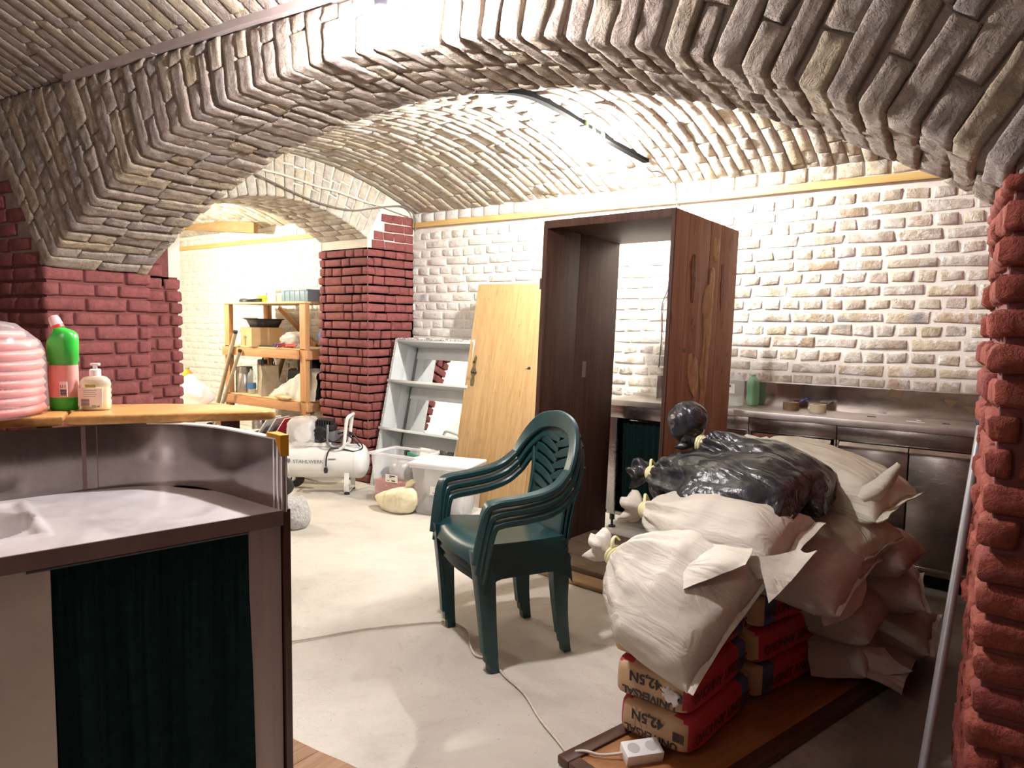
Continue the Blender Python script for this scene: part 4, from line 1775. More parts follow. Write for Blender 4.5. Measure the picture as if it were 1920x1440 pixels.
# ---- the sacks
sack('woven_sack', 'large pale woven sack drooping over the front stack, its yellow tied neck to the left', (-1.165, 2.13, 0.59), (-0.745, 2.105, 0.455), (-0.32, -0.50, 0.80), 0.235, 0.105, M_SACK, 11, fin=0.03, zflat=0.9, corner=1.05, wr=1.15)
sack('woven_sack', 'pale woven sack lying below the black bag with a hemmed flap hanging forward', (-1.195, 2.43, 0.685), (-0.655, 2.40, 0.655), (-0.10, -0.25, 0.95), 0.185, 0.115, M_SACK, 12, fin=0.05, corner=1.10, zflat=0.8)
sack('black_bag', 'shiny black bin bag lying on top of the pale sacks, knotted at left', (-1.285, 2.66, 0.775), (-0.665, 2.58, 0.765), (-0.05, -0.30, 0.95), 0.20, 0.125, M_BIN, 13, group='black bin bags on the sack pile', cat='bin bag', fin=0.0, corner=1.0, wr=1.7, fat=2.2)
sack('black_bag', 'narrower black bin bag with a yellow taped bulging knob at its upper end', (-1.13, 2.78, 0.905), (-0.62, 2.80, 0.74), (0.1, -0.1, 0.95), 0.15, 0.12, M_BIN, 14, group='black bin bags on the sack pile', cat='bin bag', fin=0.0, corner=1.0, wr=1.5, fat=2.2, tail=0.9)
sack('woven_sack', 'greenish woven sack highest on the right with an upturned pointed corner', (-1.02, 3.10, 0.83), (-0.44, 2.96, 0.72), (0.12, -0.2, 0.95), 0.155, 0.125, M_SACK2, 15, neck=False, fin=0.05, corner=1.10, fin_bend=-0.6)
sack('woven_sack', 'olive brown woven sack squeezed between the black bag and the greenish sack', (-0.85, 2.98, 0.60), (-0.47, 2.83, 0.57), (0.1, -0.3, 0.9), 0.15, 0.11, M_SACK2, 16, neck=False, fin=0.02)
sack('woven_sack', 'grey beige sack resting on the second cement stack beside the pale flapped sack', (-0.92, 2.70, 0.52), (-0.50, 2.66, 0.49), (-0.05, -0.2, 0.95), 0.20, 0.105, M_SACK3, 17, neck=False, fin=0.025, corner=1.12)
sack('woven_sack', 'round pinkish grey sack under the greenish sack next to the steel doors', (-0.80, 3.12, 0.50), (-0.38, 3.08, 0.50), (0, 0, 1), 0.15, 0.105, M_SACK3, 18, neck=False, fin=0.0, corner=1.0)
sack('woven_sack', 'grey sack with a sharp corner pointing right towards the broom handle', (-0.76, 3.15, 0.36), (-0.37, 3.23, 0.335), (0, -0.1, 1), 0.165, 0.10, M_SACK3, 19, neck=False, fin=0.03, corner=1.14)
sack('woven_sack', 'plump grey sack in the middle of the right heap above the flat flap', (-0.80, 2.98, 0.285), (-0.46, 2.95, 0.27), (0, -0.15, 1), 0.16, 0.10, M_SACK3, 20, neck=False, fin=0.015, corner=1.05)
sack('woven_sack', 'dark grey sack at the floor on the far right of the heap', (-0.72, 3.30, 0.14), (-0.33, 3.32, 0.135), (0.05, -0.1, 1), 0.17, 0.10, M_SACK3, 21, neck=False, fin=0.03, corner=1.12)
sack('woven_sack', 'lowest sack of the heap with a flat flap spread on the floor', (-0.80, 3.03, 0.115), (-0.48, 3.02, 0.10), (0, -0.05, 1), 0.17, 0.09, M_SACK3, 22, neck=False, fin=0.13, corner=1.06, fin_bend=0.2)


def flap(parent, pts_rows, m, name='hem_flap', thick=0.004):
    """double sheet through rows of points (world), as a part of a thing placed in world space"""
    bm = B()
    inv = parent.matrix_basis.inverted()
    rows = [smooth_path(r, 4) for r in pts_rows]
    cols = list(zip(*rows))
    rows2 = [smooth_path(list(c), 4) for c in cols]
    n1, n2 = len(rows2), len(rows2[0])
    for side in (0, 1):
        g = []
        for i in range(n1):
            row = []
            for j in range(n2):
                p = rows2[i][j]
                a = rows2[min(i + 1, n1 - 1)][j] - rows2[max(i - 1, 0)][j]
                b_ = rows2[i][min(j + 1, n2 - 1)] - rows2[i][max(j - 1, 0)]
                nn = a.cross(b_)
                if nn.length > 0:
                    nn.normalize()
                row.append(bm.verts.new(inv @ (p + nn * (thick / 2 if side else -thick / 2) + V((nz(p, 16, 3), nz(p, 16, 5), nz(p, 16, 8))) * 0.005)))
            g.append(row)
        for a, b_ in zip(g, g[1:]):
            for j in range(n2 - 1):
                bm.faces.new((a[j], a[j + 1], b_[j + 1], b_[j]))
    return obj(name, bm, m, parent, angle=None)


SK = [o for o in COL.objects if o.name.startswith('woven_sack')]
for o in SK:
    bpy.context.view_layer.update()
# hem flap of the second sack and its pointed right corner
flap(SK[1], [[V((-0.93, 2.26, 0.655)), V((-0.80, 2.20, 0.68)), V((-0.72, 2.22, 0.685))], [V((-0.91, 2.14, 0.635)), V((-0.79, 2.10, 0.65)), V((-0.715, 2.17, 0.67))], [V((-0.865, 2.02, 0.575)), V((-0.785, 2.07, 0.62)), V((-0.71, 2.13, 0.655))]], M_SACK)
flap(SK[1], [[V((-0.70, 2.22, 0.66)), V((-0.64, 2.30, 0.665)), V((-0.62, 2.36, 0.67))], [V((-0.66, 2.16, 0.60)), V((-0.625, 2.24, 0.63)), V((-0.59, 2.33, 0.67))], [V((-0.635, 2.12, 0.56)), V((-0.60, 2.22, 0.61)), V((-0.555, 2.335, 0.685))]], M_SACK, 'corner_flap')
# horn of the greenish sack
flap(SK[2], [[V((-0.56, 2.86, 0.775)), V((-0.49, 2.86, 0.835)), V((-0.425, 2.88, 0.90))], [V((-0.53, 2.83, 0.76)), V((-0.465, 2.84, 0.81)), V((-0.42, 2.875, 0.897))], [V((-0.50, 2.86, 0.74)), V((-0.45, 2.87, 0.80)), V((-0.415, 2.885, 0.893))]], M_SACK2, 'corner_horn', 0.016)
# whitish flap between the grey sacks
flap(SK[4], [[V((-0.62, 2.62, 0.43)), V((-0.55, 2.70, 0.45)), V((-0.50, 2.80, 0.49))], [V((-0.60, 2.60, 0.39)), V((-0.53, 2.69, 0.40)), V((-0.49, 2.79, 0.44))], [V((-0.585, 2.60, 0.34)), V((-0.535, 2.68, 0.35)), V((-0.50, 2.76, 0.39))]], M_SACK, 'pale_flap')
# flat flap on the floor sack
flap(SK[9], [[V((-0.70, 2.86, 0.16)), V((-0.56, 2.90, 0.17)), V((-0.45, 2.98, 0.16))], [V((-0.68, 2.80, 0.12)), V((-0.54, 2.86, 0.12)), V((-0.40, 2.98, 0.12))], [V((-0.66, 2.78, 0.06)), V((-0.54, 2.85, 0.065)), V((-0.35, 2.99, 0.095))]], M_SACK3, 'floor_flap')
# torn white tip of the drooping sack
bm = B()
inv = SK[0].matrix_basis.inverted()
rings = []
for i in range(7):
    s = i / 6
    rings.append([bm.verts.new(inv @ (V((-0.885 + 0.035 * s, 1.965 - 0.012 * s, 0.262 - 0.01 * s)) + V((0.018 * math.cos(a) * (1 + 0.4 * math.sin(3 * a + s * 5)), 0.008 * math.sin(a), 0.014 * math.sin(a) * (1 + 0.5 * math.sin(5 * a + s * 9)))))) for a in [2 * PI * k / 16 for k in range(16)]])
for a, b_ in zip(rings, rings[1:]):
    for k in range(16):
        bm.faces.new((a[k], a[(k + 1) % 16], b_[(k + 1) % 16], b_[k]))
bm.faces.new(rings[0])
bm.faces.new(rings[-1])
obj('torn_tip', bm, M_WHITE, SK[0], angle=None, label='torn white plastic tip')
# bulging knob of the second black bag
BK = [o for o in COL.objects if o.name.startswith('black_bag')]
bm = B()
inv = BK[1].matrix_basis.inverted()
bmesh.ops.create_icosphere(bm, subdivisions=4, radius=1.0)
for v in bm.verts:
    p = v.co.copy()
    d = 1 + 0.10 * nz(p, 1.6, 3) + 0.06 * (1 - 2 * abs(nz(p, 3.5, 8)))
    v.co = inv @ (V((-1.205, 2.80, 0.985)) + V((p.x * 0.080, p.y * 0.08, p.z * 0.085)) * d)
obj('bulging_knob', bm, M_BIN, BK[1], angle=None, label='bulging black knob above the yellow tie')

rag = thing('rag', 'small white rag with a blue edge behind the black bin bags', 'rag', (-1.02, 3.12, 0.86))
bm = B()
bmesh.ops.create_icosphere(bm, subdivisions=3, radius=1.0)
for v in bm.verts:
    p = v.co.copy()
    v.co = V((p.x * 0.10, p.y * 0.06, p.z * 0.05)) * (1 + 0.35 * nz(p, 2.2, 4))
obj('cloth', bm, mat('rag cloth', (0.55, 0.53, 0.48), (0.66, 0.64, 0.58), 12, 0.9), rag, angle=None)
bm = B()
tube(bm, smooth_path([(0.04, -0.06, 0.02), (0.08, -0.055, 0.0), (0.115, -0.04, -0.02)], 4), [0.010] * 9, 8)
obj('blue_edge', bm, mat('blue cloth', (0.03, 0.06, 0.35), rough=0.8), rag, angle=None, label='blue hem')

# ==================================================================  STACKED GARDEN CHAIRS
M_CHAIR = mat('dark green plastic', (0.008, 0.040, 0.043), (0.014, 0.058, 0.060), 7, 0.38, spec=0.5, bmp=0.05, bscale=200)


def sec_sweep(bm, pts, wid, thk, side, lip=0.0):
    """band swept along pts: wid along 'side' vectors, thk across, with softened corners"""
    n = len(pts)
    rings = []
    for i, p in enumerate(pts):
        d = (pts[min(i + 1, n - 1)] - pts[max(i - 1, 0)]).normalized()
        s = side[i] if isinstance(side, list) else side
        s = (s - d * s.dot(d)).normalized()
        nn = d.cross(s)
        w_ = (wid[i] if isinstance(wid, list) else wid) / 2
        h_ = (thk[i] if isinstance(thk, list) else thk) / 2
        c = min(w_, h_) * 0.45
        prof = [(-w_ + c, -h_), (w_ - c, -h_), (w_, -h_ + c), (w_, h_ - c), (w_ - c, h_), (-w_ + c, h_), (-w_, h_ - c), (-w_, -h_ + c)]
        rings.append([bm.verts.new(p + s * a + nn * b_) for a, b_ in prof])
    for a, b_ in zip(rings, rings[1:]):
        for k in range(8):
            bm.faces.new((a[k], a[(k + 1) % 8], b_[(k + 1) % 8], b_[k]))
    bm.faces.new(list(reversed(rings[0])))
    bm.faces.new(rings[-1])


def lerp_list(vals, n):
    out = []
    for i in range(n):
        t = i / (n - 1) * (len(vals) - 1)
        k = min(int(t), len(vals) - 2)
        out.append(vals[k] + (vals[k + 1] - vals[k]) * (t - k))
    return out


def chair_meshes():
    parts = []
    # seat shell: dished, front lip rolled down, skirt at the sides
    bm = B()
    nx, ny = 18, 18
    g = []
    for j in range(ny + 1):
        fy = j / ny
        row = []
        for i in range(nx + 1):
            fx = -1 + 2 * i / nx
            y = -0.21 + 0.43 * fy
            hw = 0.20 + 0.045 * fy
            x = fx * hw
            y += -0.03 * fx * fx * fy ** 3
            z = 0.425 + 0.02 * fy ** 2 - 0.012 * (1 - fx * fx)
            if fy > 0.86:
                z -= 0.03 * ((fy - 0.86) / 0.14) ** 2
            row.append(bm.verts.new((x, y, z)))
        g.append(row)
    for a, b_ in zip(g, g[1:]):
        for i in range(nx):
            bm.faces.new((a[i], a[i + 1], b_[i + 1], b_[i]))
    edge = [g[j][0] for j in range(ny, -1, -1)] + [g[0][i] for i in range(1, nx + 1)] + [g[j][nx] for j in range(1, ny + 1)] + [g[ny][i] for i in range(nx - 1, 0, -1)]
    m_ = len(edge)
    low = []
    for v in edge:
        fx, fy = v.co.x / 0.245, (v.co.y + 0.21) / 0.43
        drop = 0.060 + 0.07 * (abs(2 * fy - 1) ** 6 if abs(fx) > 0.75 else abs(fx) ** 6)
        if fy > 0.9 and abs(fx) < 0.8:
            drop = 0.042 + 0.085 * abs(fx) ** 6
        low.append(bm.verts.new((v.co.x * 1.045, v.co.y + (0.012 if fy > 0.9 else -0.012 if fy < 0.1 else 0), v.co.z - drop)))
    for k in range(m_):
        bm.faces.new((edge[k], edge[(k + 1) % m_], low[(k + 1) % m_], low[k]))
    parts.append(('seat', bm, None))
    # legs: tapered angle-shaped legs
    for sx in (1, -1):
        for front in (1, 0):
            bm = B()
            if front:
                top = V((sx * 0.223, 0.190, 0.415))
                bot = V((sx * 0.236, 0.158, 0.0))
            else:
                top = V((sx * 0.176, -0.186, 0.41))
                bot = V((sx * 0.190, -0.205, 0.0))
            rings = []
            n = 12
            for i in range(n + 1):
                s = i / n
                p = bot.lerp(top, s)
                if not front:
                    p.y += 0.012 * math.sin(s * PI)
                k_ = s ** 1.6
                wx = 0.0205 + 0.009 * k_
                wy = 0.0195 + 0.013 * k_
                sy = 1 if front else -1
                c = 0.010
                o_ = [(-wx, wy * sy), (wx - c, wy * sy), (wx - 0.3 * c, (wy - 0.3 * c) * sy), (wx, (wy - c) * sy), (wx, -wy * sy), (-wx + 0.004, -wy * sy)]
                rings.append([bm.verts.new(p + V((a * sx, b_, 0))) for a, b_ in o_])
            for a, b_ in zip(rings, rings[1:]):
                for k in range(6):
                    bm.faces.new((a[k], a[(k + 1) % 6], b_[(k + 1) % 6], b_[k]))
            bm.faces.new(rings[0])
            bm.faces.new(rings[-1])
            parts.append(('leg', bm, 'leg'))
    # arms: front post and arm rest down to where it meets the back frame
    for sx in (1, -1):
        pts = smooth_path([V((sx * 0.236, 0.204, 0.37)), V((sx * 0.242, 0.192, 0.48)), V((sx * 0.249, 0.172, 0.580)), V((sx * 0.258, 0.140, 0.605)), V((sx * 0.267, 0.04, 0.614)), V((sx * 0.270, -0.06, 0.628)), V((sx * 0.262, -0.135, 0.655)), V((sx * 0.245, -0.195, 0.705))], 5)
        n = len(pts)
        sides = []
        for i in range(n):
            s = i / (n - 1)
            sides.append(V((sx * 1.0, 0, 0)) if s > 0.35 else V((sx * 0.75, 0.65, 0)).lerp(V((sx, 0, 0)), min(1, s / 0.35)))
        bm = B()
        sec_sweep(bm, pts, lerp_list([0.056, 0.054, 0.052, 0.056, 0.060, 0.060, 0.054, 0.048], n), lerp_list([0.038, 0.035, 0.030, 0.030, 0.030, 0.030, 0.028, 0.025], n), sides)
        # down-turned outer rim of the arm
        parts.append(('armrest', bm, 'armrest'))
    # back frame: oval hoop
    hoop = [V((0.245, -0.195, 0.705)), V((0.225, -0.225, 0.765)), V((0.185, -0.255, 0.825)), V((0.12, -0.278, 0.868)), V((0.0, -0.288, 0.886)), V((-0.12, -0.278, 0.868)), V((-0.185, -0.255, 0.825)), V((-0.225, -0.225, 0.765)), V((-0.245, -0.195, 0.705))]
    pts = smooth_path(hoop, 6)
    n = len(pts)
    bm = B()
    sides = [(V((p.x, 0, (p.z - 0.70) * 1.3 + 0.0)) + V((0.0, 0, 0.0001))).normalized() for p in pts]
    sides[0] = V((1, 0, 0))
    sides[-1] = V((-1, 0, 0))
    sec_sweep(bm, pts, lerp_list([0.048, 0.056, 0.066, 0.074, 0.078, 0.074, 0.066, 0.056, 0.048], n), 0.024, sides)
    parts.append(('back_frame', bm, None))

    def yb(z):   # back surface lean
        return -0.205 - 0.085 * max(0, (z - 0.43) / 0.44) ** 0.9
    # side rails of the back panel, seat to hoop
    for sx in (1, -1):
        pr = smooth_path([V((sx * 0.165, yb(0.42) - 0.0, 0.42)), V((sx * 0.158, yb(0.52), 0.52)), V((sx * 0.165, yb(0.64), 0.64)), V((sx * 0.188, yb(0.73) + 0.004, 0.735)), V((sx * 0.205, yb(0.78) + 0.01, 0.79))], 5)
        bm = B()
        sec_sweep(bm, pr, 0.022, 0.014, V((1, 0, 0)))
        parts.append(('back_rail', bm, 'back_rail'))
    # lower solid back panel
    bm = B()
    g = []
    for j in range(7):
        z = 0.40 + 0.165 * j / 6
        g.append([bm.verts.new((-0.170 + 0.34 * i / 10, yb(z) - 0.008 * (1 - (i / 5 - 1) ** 2), z)) for i in range(11)])
    for a, b_ in zip(g, g[1:]):
        for i in range(10):
            bm.faces.new((a[i], a[i + 1], b_[i + 1], b_[i]))
    parts.append(('back_panel', bm, None))
    # palm-leaf slats, rising from the centre to the frame on both sides
    k = 0
    z = 0.555
    while z < 0.845:
        for sx in (1, -1):
            z0_ = z + (0.022 if sx < 0 else 0)
            half = 0.163 if z < 0.62 else (0.175 if z < 0.70 else max(0.05, 0.20 * math.sqrt(max(0.02, 1 - ((z - 0.70) / 0.185) ** 2))))
            pr = []
            for i in range(7):
                s = i / 6
                xx = sx * (-0.012 + (half + 0.012) * s)
                zz = z0_ + 0.052 * math.sin(s * 1.35) * (1 if z < 0.78 else 0.5)
                pr.append(V((xx, yb(zz) - 0.010 * (1 - s * s), min(zz, 0.862))))
            bm = B()
            sec_sweep(bm, pr, lerp_list([0.020, 0.036, 0.038, 0.034], 7), 0.007, V((0, 0, 1)))
            parts.append(('back_slat', bm, 'back_slat'))
        z += 0.0475
    return parts


ch_mesh = []
for nm, bm, k in chair_meshes():
    me = bpy.data.meshes.new(nm)
    bmesh.ops.recalc_face_normals(bm, faces=bm.faces)
    bm.to_mesh(me)
    bm.free()
    me.materials.append(M_CHAIR)
    me.shade_smooth()
    me.set_sharp_from_angle(angle=0.7)
    ch_mesh.append((nm, me))
FACE = math.radians(153.2)
for k, lb in enumerate(('lowest of the three stacked dark green plastic garden armchairs, feet on the concrete', 'middle one of the three stacked dark green plastic garden armchairs', 'topmost dark green plastic garden armchair of the stack, its whole seat showing')):
    t_ = thing('garden_chair', lb, 'chair', (-1.845 - 0.006 * k, 2.385 - 0.012 * k, 0.040 * k), (0, 0, FACE), 'stacked green garden chairs')
    for nm, me in ch_mesh:
        link(bpy.data.objects.new(nm, me), t_)

# ==================================================================  WARDROBE FRAME AND BOARDS
M_WALNUT = wood('dark walnut veneer', (0.040, 0.018, 0.012), (0.085, 0.040, 0.027), 'z', 3, 0.6, 0.12, spec=0.25)
M_ROUGH = wood('raw stained side', (0.25, 0.115, 0.062), (0.36, 0.19, 0.115), 'z', 3.0, 0.7, 0.35, extra=(3.2, 0.56, (0.15, 0.045, 0.018), (2.2, 2.2, 0.8)))
M_ROUGH2 = wood('greyish raw strip', (0.30, 0.19, 0.14), (0.40, 0.275, 0.21), 'z', 3.5, 0.75, 0.3)
M_FILL = mat('yellowed filler', (0.42, 0.29, 0.16), (0.54, 0.40, 0.25), 18, 0.9, bmp=0.8, bscale=50)
M_SCAB = mat('dark glue residue', (0.15, 0.055, 0.025), (0.22, 0.09, 0.045), 30, 0.6, bmp=0.8, bscale=60)
WW, WD, WH = 0.838, 0.76, 1.935
wr = thing('wardrobe_frame', 'tall dark wooden wardrobe carcass without doors or back, standing crooked in the middle', 'wardrobe', (-2.400, 3.350, 0.050), (-0.045, 0.003, -0.062))
bm = B()
box(bm, 0, 0.024, 0, WD * 0.42, 0.0, WH - 0.028, 0.001)
obj('side_panel', bm, M_WALNUT, wr)
bm = B()
box(bm, 0.001, 0.025, WD * 0.425, WD, 0.0, WH - 0.028, 0.001)
obj('side_panel', bm, M_WALNUT, wr)
bm = B()
box(bm, 0.001, WW - 0.018, 0.0, WD, WH - 0.028, WH, 0.001)
obj('top_panel', bm, M_WALNUT, wr)
xr = WW - 0.018
for y0, y1, m_ in ((0.0, 0.145, M_ROUGH), (0.147, 0.30, M_ROUGH), (0.302, 0.40, M_ROUGH2), (0.402, 0.53, M_ROUGH), (0.532, WD, M_ROUGH)):
    bm = B()
    box(bm, xr, WW - 0.002 * (1 if m_ is M_ROUGH2 else 0), y0, y1, 0, WH, 0.0015)
    obj('side_board', bm, m_, wr)
bm = B()
box(bm, xr - 0.001, WW + 0.002, -0.012, 0.0, 0, WH, 0.002)
obj('front_edge_strip', bm, M_WALNUT, wr)
bm = B()
box(bm, -0.004, 0.026, -0.012, 0.0, 0, WH, 0.002)
obj('front_edge_strip', bm, M_WALNUT, wr)
bm = B()
box(bm, 0.026, xr - 0.001, -0.012, 0.0, WH - 0.045, WH, 0.002)
obj('front_edge_strip', bm, M_WALNUT, wr)


def scab(name, pts, m, h=0.008, seed=1, x=WW):
    """lumpy crust on the right-hand side, outline in (y, z)"""
    bm = B()
    ys = [p[0] for p in pts]
    zs = [p[1] for p in pts]
    cen = V((x + h, sum(ys) / len(ys), sum(zs) / len(zs)))
    P = smooth_path([(x, p[0], p[1]) for p in pts], 5, closed=True)
    P = [p + V((0, nz(p, 30, seed), nz(p, 30, seed + 4))) * 0.010 for p in P]
    n = len(P)
    rings = []
    for s, hh in ((0, -0.001), (0.03, h * 0.7), (0.35, h), (0.7, h * 0.8)):
        ring = []
        for p in P:
            q_ = p.lerp(V((x, cen.y, p.z * (1 - 0.25) + cen.z * 0.25 if False else p.z)), s)
            q_ = V((x + hh * (1 + 0.9 * nz(q_, 45, seed)), q_.y, q_.z + nz(q_, 40, seed) * 0.003))
            ring.append(bm.verts.new(q_))
        rings.append(ring)
    for a, b_ in zip(rings, rings[1:]):
        for k in range(n):
            bm.faces.new((a[k], a[(k + 1) % n], b_[(k + 1) % n], b_[k]))
    # close the ridge
    r = rings[-1]
    for k in range(n // 2 - 1):
        try:
            bm.faces.new((r[k], r[k + 1], r[n - 2 - k], r[n - 1 - k]))
        except ValueError:
            pass
    obj(name, bm, m, wr, angle=None)


scab('filler_crust', [(0.44, 1.84), (0.50, 1.85), (0.51, 1.78), (0.47, 1.72), (0.44, 1.76)], M_FILL, 0.006, 2)
scab('filler_crust', [(0.42, 1.68), (0.465, 1.66), (0.46, 1.45), (0.445, 1.20), (0.43, 0.95), (0.40, 0.78), (0.37, 0.80), (0.385, 0.98), (0.35, 1.10), (0.38, 1.22), (0.37, 1.38), (0.345, 1.45), (0.37, 1.56), (0.41, 1.60)], M_FILL, 0.008, 3)
scab('filler_crust', [(0.22, 1.20), (0.30, 1.19), (0.34, 1.10), (0.33, 0.98), (0.27, 1.00), (0.22, 1.08)], M_FILL, 0.004, 4)
scab('glue_crust', [(0.19, 1.72), (0.235, 1.70), (0.25, 1.60), (0.23, 1.48), (0.20, 1.50), (0.185, 1.62)], M_SCAB, 0.005, 5)
scab('glue_crust', [(0.56, 1.72), (0.60, 1.66), (0.60, 1.50), (0.57, 1.46), (0.55, 1.6)], M_SCAB, 0.004, 6)
scab('glue_crust', [(0.36, 0.80), (0.42, 0.78), (0.41, 0.60), (0.36, 0.50), (0.31, 0.56), (0.33, 0.70)], M_SCAB, 0.005, 7)
bm = B()
lathe(bm, [(0.0, 0.0), (0.012, 0.0), (0.012, 0.0015), (0, 0.0015)], 14, axis='x')
obj('bolt_hole', bm, M_BLACK, wr, loc=(WW + 0.0005, 0.165, 1.22))
bm = B()
box(bm, -0.012, 0.0, -0.016, -0.004, 1.545, 1.60, 0.002)
tube(bm, [(-0.008, -0.016, 1.54), (-0.008, -0.016, 1.605)], 0.006, 8)
obj('hinge', bm, M_CHROME, wr)
bm = B()
box(bm, 0.0265, 0.0275, 0.40, 0.44, 1.03, 1.13, mtx=None)
obj('paper_scrap', bm, mat('faded paper scrap', (0.16, 0.12, 0.10), rough=0.8), wr, smooth=False)

M_PLANK = wood('dusty brown plank', (0.13, 0.085, 0.055), (0.22, 0.155, 0.105), 'x', 3.0, 0.6, 0.15)
M_PLANK2 = wood('tan plank', (0.30, 0.19, 0.10), (0.42, 0.28, 0.16), 'x', 3.0, 0.6, 0.15)
for k, (x0, x1, y0, y1, z1, m_, lb) in enumerate(((-2.42, -1.10, 3.14, 3.26, 0.022, M_PLANK2, 'tan plank nearest the viewer under the wardrobe frame'), (-2.42, -1.05, 3.275, 3.44, 0.045, M_PLANK, 'dusty plank under the front edge of the wardrobe frame'),
                                                   (-2.40, -1.02, 3.46, 3.66, 0.045, M_PLANK, 'dusty plank under the middle of the wardrobe frame'), (-2.38, -1.0, 3.68, 3.95, 0.045, M_PLANK, 'wide dusty plank under the back of the wardrobe frame'))):
    bm = B()
    box(bm, x0, x1, y0, y1, 0.0, z1, 0.003)
    bmesh.ops.transform(bm, matrix=Matrix.Translation((1.8, -3.5, 0)), verts=bm.verts)
    o = obj('plank', bm, m_, None, loc=(-1.8, 3.5, 0), rot=(0, 0, -0.07))
    tag(o, lb, 'plank', 'planks lying under the wardrobe')

# leaning door
M_OAK = wood('golden oak veneer', (0.34, 0.205, 0.085), (0.47, 0.315, 0.15), 'z', 4.5, 0.4, 0.12, extra=(18, 0.58, (0.30, 0.155, 0.045), (2.5, 2.5, 0.6)))
dpl = V((-3.66, 4.01, 0.002))
du_ = V((0.985, 0.17, 0)).normalized()
dtop = V((-3.675, 4.44, 1.705))
dv_ = (dtop - dpl)
dv_ = (dv_ - du_ * dv_.dot(du_))
DHH = dv_.length
dv_.normalize()
dn_ = du_.cross(dv_)
dm = Matrix(((du_.x, dn_.x * -1, dv_.x, dpl.x), (du_.y, dn_.y * -1, dv_.y, dpl.y), (du_.z, dn_.z * -1, dv_.z, dpl.z), (0, 0, 0, 1)))
door = thing('leaning_door', 'golden oak veneered door leaning against the back wall beside the wardrobe frame', 'door leaf', dpl)
door.rotation_mode = 'QUATERNION'
door.rotation_quaternion = dm.to_3x3().to_quaternion()
DW = 0.66
bm = B()
box(bm, 0.018, DW - 0.02, 0, 0.035, 0.0, DHH, 0.002)
obj('leaf', bm, M_OAK, door)
for x0, x1 in ((0, 0.017), (DW - 0.019, DW)):
    bm = B()
    box(bm, x0, x1, 0.001, 0.034, 0.0, DHH - 0.004, 0.003)
    obj('edge_strip', bm, M_OAK, door)
bm = B()
plate = [(0.062, 0.92), (0.075, 0.925), (0.078, 0.96), (0.072, 1.0), (0.088, 1.03), (0.076, 1.06), (0.07, 1.10), (0.075, 1.15), (0.066, 1.17), (0.055, 1.15), (0.058, 1.10), (0.052, 1.07), (0.04, 1.04), (0.055, 1.0), (0.05, 0.96), (0.053, 0.925)]
lo = [bm.verts.new((p[0] * 1.25 - 0.012, -0.003, p[1])) for p in plate]
hi = [bm.verts.new((p[0] * 1.25 - 0.012, 0.0005, p[1])) for p in plate]
bm.faces.new(lo)
for k in range(len(lo)):
    bm.faces.new((lo[k], lo[(k + 1) % len(lo)], hi[(k + 1) % len(lo)], hi[k]))
obj('lock_plate', bm, mat('tarnished brass', (0.16, 0.14, 0.09), (0.24, 0.2, 0.13), 30, 0.4, 0.8), door, smooth=False)
bm = B()
tube(bm, smooth_path([(0.063, -0.003, 1.03), (0.063, -0.03, 1.03), (0.08, -0.036, 1.028), (0.115, -0.036, 1.02)], 4), 0.006, 8)
lathe(bm, [(0.0, -0.008), (0.012, -0.008), (0.012, -0.002), (0, -0.002)], 12, c=(0.063, 0, 1.115), axis='y')
obj('handle', bm, mat('dark brass', (0.09, 0.075, 0.05), rough=0.35, metal=0.8), door)
bm = B()
for kx, kz, rx_ in ((0.0, 0.0, 0.012), (-0.016, -0.004, 0.005), (-0.03, -0.007, 0.003)):
    lathe(bm, [(0.0, -0.0012), (rx_, -0.0012), (rx_, 0.0), (0, 0.0)], 10, c=(0.55 + kx, -0.0003, 1.085 + kz), axis='y')
obj('splintered_hole', bm, M_BLACK, door)

# leaning bookcase with a mirror back
M_GREYP = mat('pale grey paint', (0.50, 0.53, 0.53), (0.58, 0.60, 0.60), 6, 0.5, bmp=0.06)
M_CHIP = mat('chipped white edge', (0.2, 0.2, 0.2), (0.85, 0.85, 0.82), 60, 0.8, lo=0.45, hi=0.55)
M_MIRROR = mat('mirror', (0.86, 0.86, 0.84), rough=0.015, metal=1.0)
M_DGREY = mat('dark grey edge', (0.10, 0.10, 0.10), (0.16, 0.16, 0.16), 8, 0.5)
bcs = thing('bookcase', 'pale grey open bookcase with mirrored back leaning against the wall near the red pier', 'bookcase', (-4.575, 4.025, 0.0), (math.radians(-13.4), 0, math.radians(0)))
BWD, BH, BDP = 0.905, 1.28, 0.26
for x0, x1 in ((0, 0.02), (BWD - 0.02, BWD)):
    for y0, y1 in ((0, BDP * 0.56), (BDP * 0.565, BDP)):
        bm = B()
        box(bm, x0, x1, y0, y1, 0, BH, 0.001)
        obj('side_board', bm, M_GREYP, bcs)
for z, over in ((0.06, 0), (0.485, 0.012), (0.90, 0.010), (BH - 0.022, 0)):
    bm = B()
    box(bm, -0.012 if over else 0.02, BWD if over else BWD - 0.02, -over, BDP, z, z + 0.022, 0.0015)
    obj('shelf', bm, M_GREYP, bcs)
bm = B()
nn_ = 40
for i in range(nn_):
    x = BWD * i / nn_
    h_ = 0.006 + 0.010 * rng.random()
    box(bm, x, x + BWD / nn_ * 0.95, -0.002, BDP, BH - 0.002, BH + h_)
obj('chipped_top_edge', bm, M_CHIP, bcs, smooth=False)
bm = B()
box(bm, -0.004, 0.0, -0.002, 0.012, 0, BH)
obj('edge_band', bm, M_CHIP, bcs, smooth=False)
for z0_, z1_ in ((0.085, 0.483), (0.51, 0.895), (0.925, BH - 0.024)):
    bm = B()
    box(bm, 0.022, BWD - 0.022, BDP - 0.004, BDP - 0.001, z1_ - 0.10, z1_)
    obj('back_rail', bm, M_GREYP, bcs, smooth=False)
bm = B()
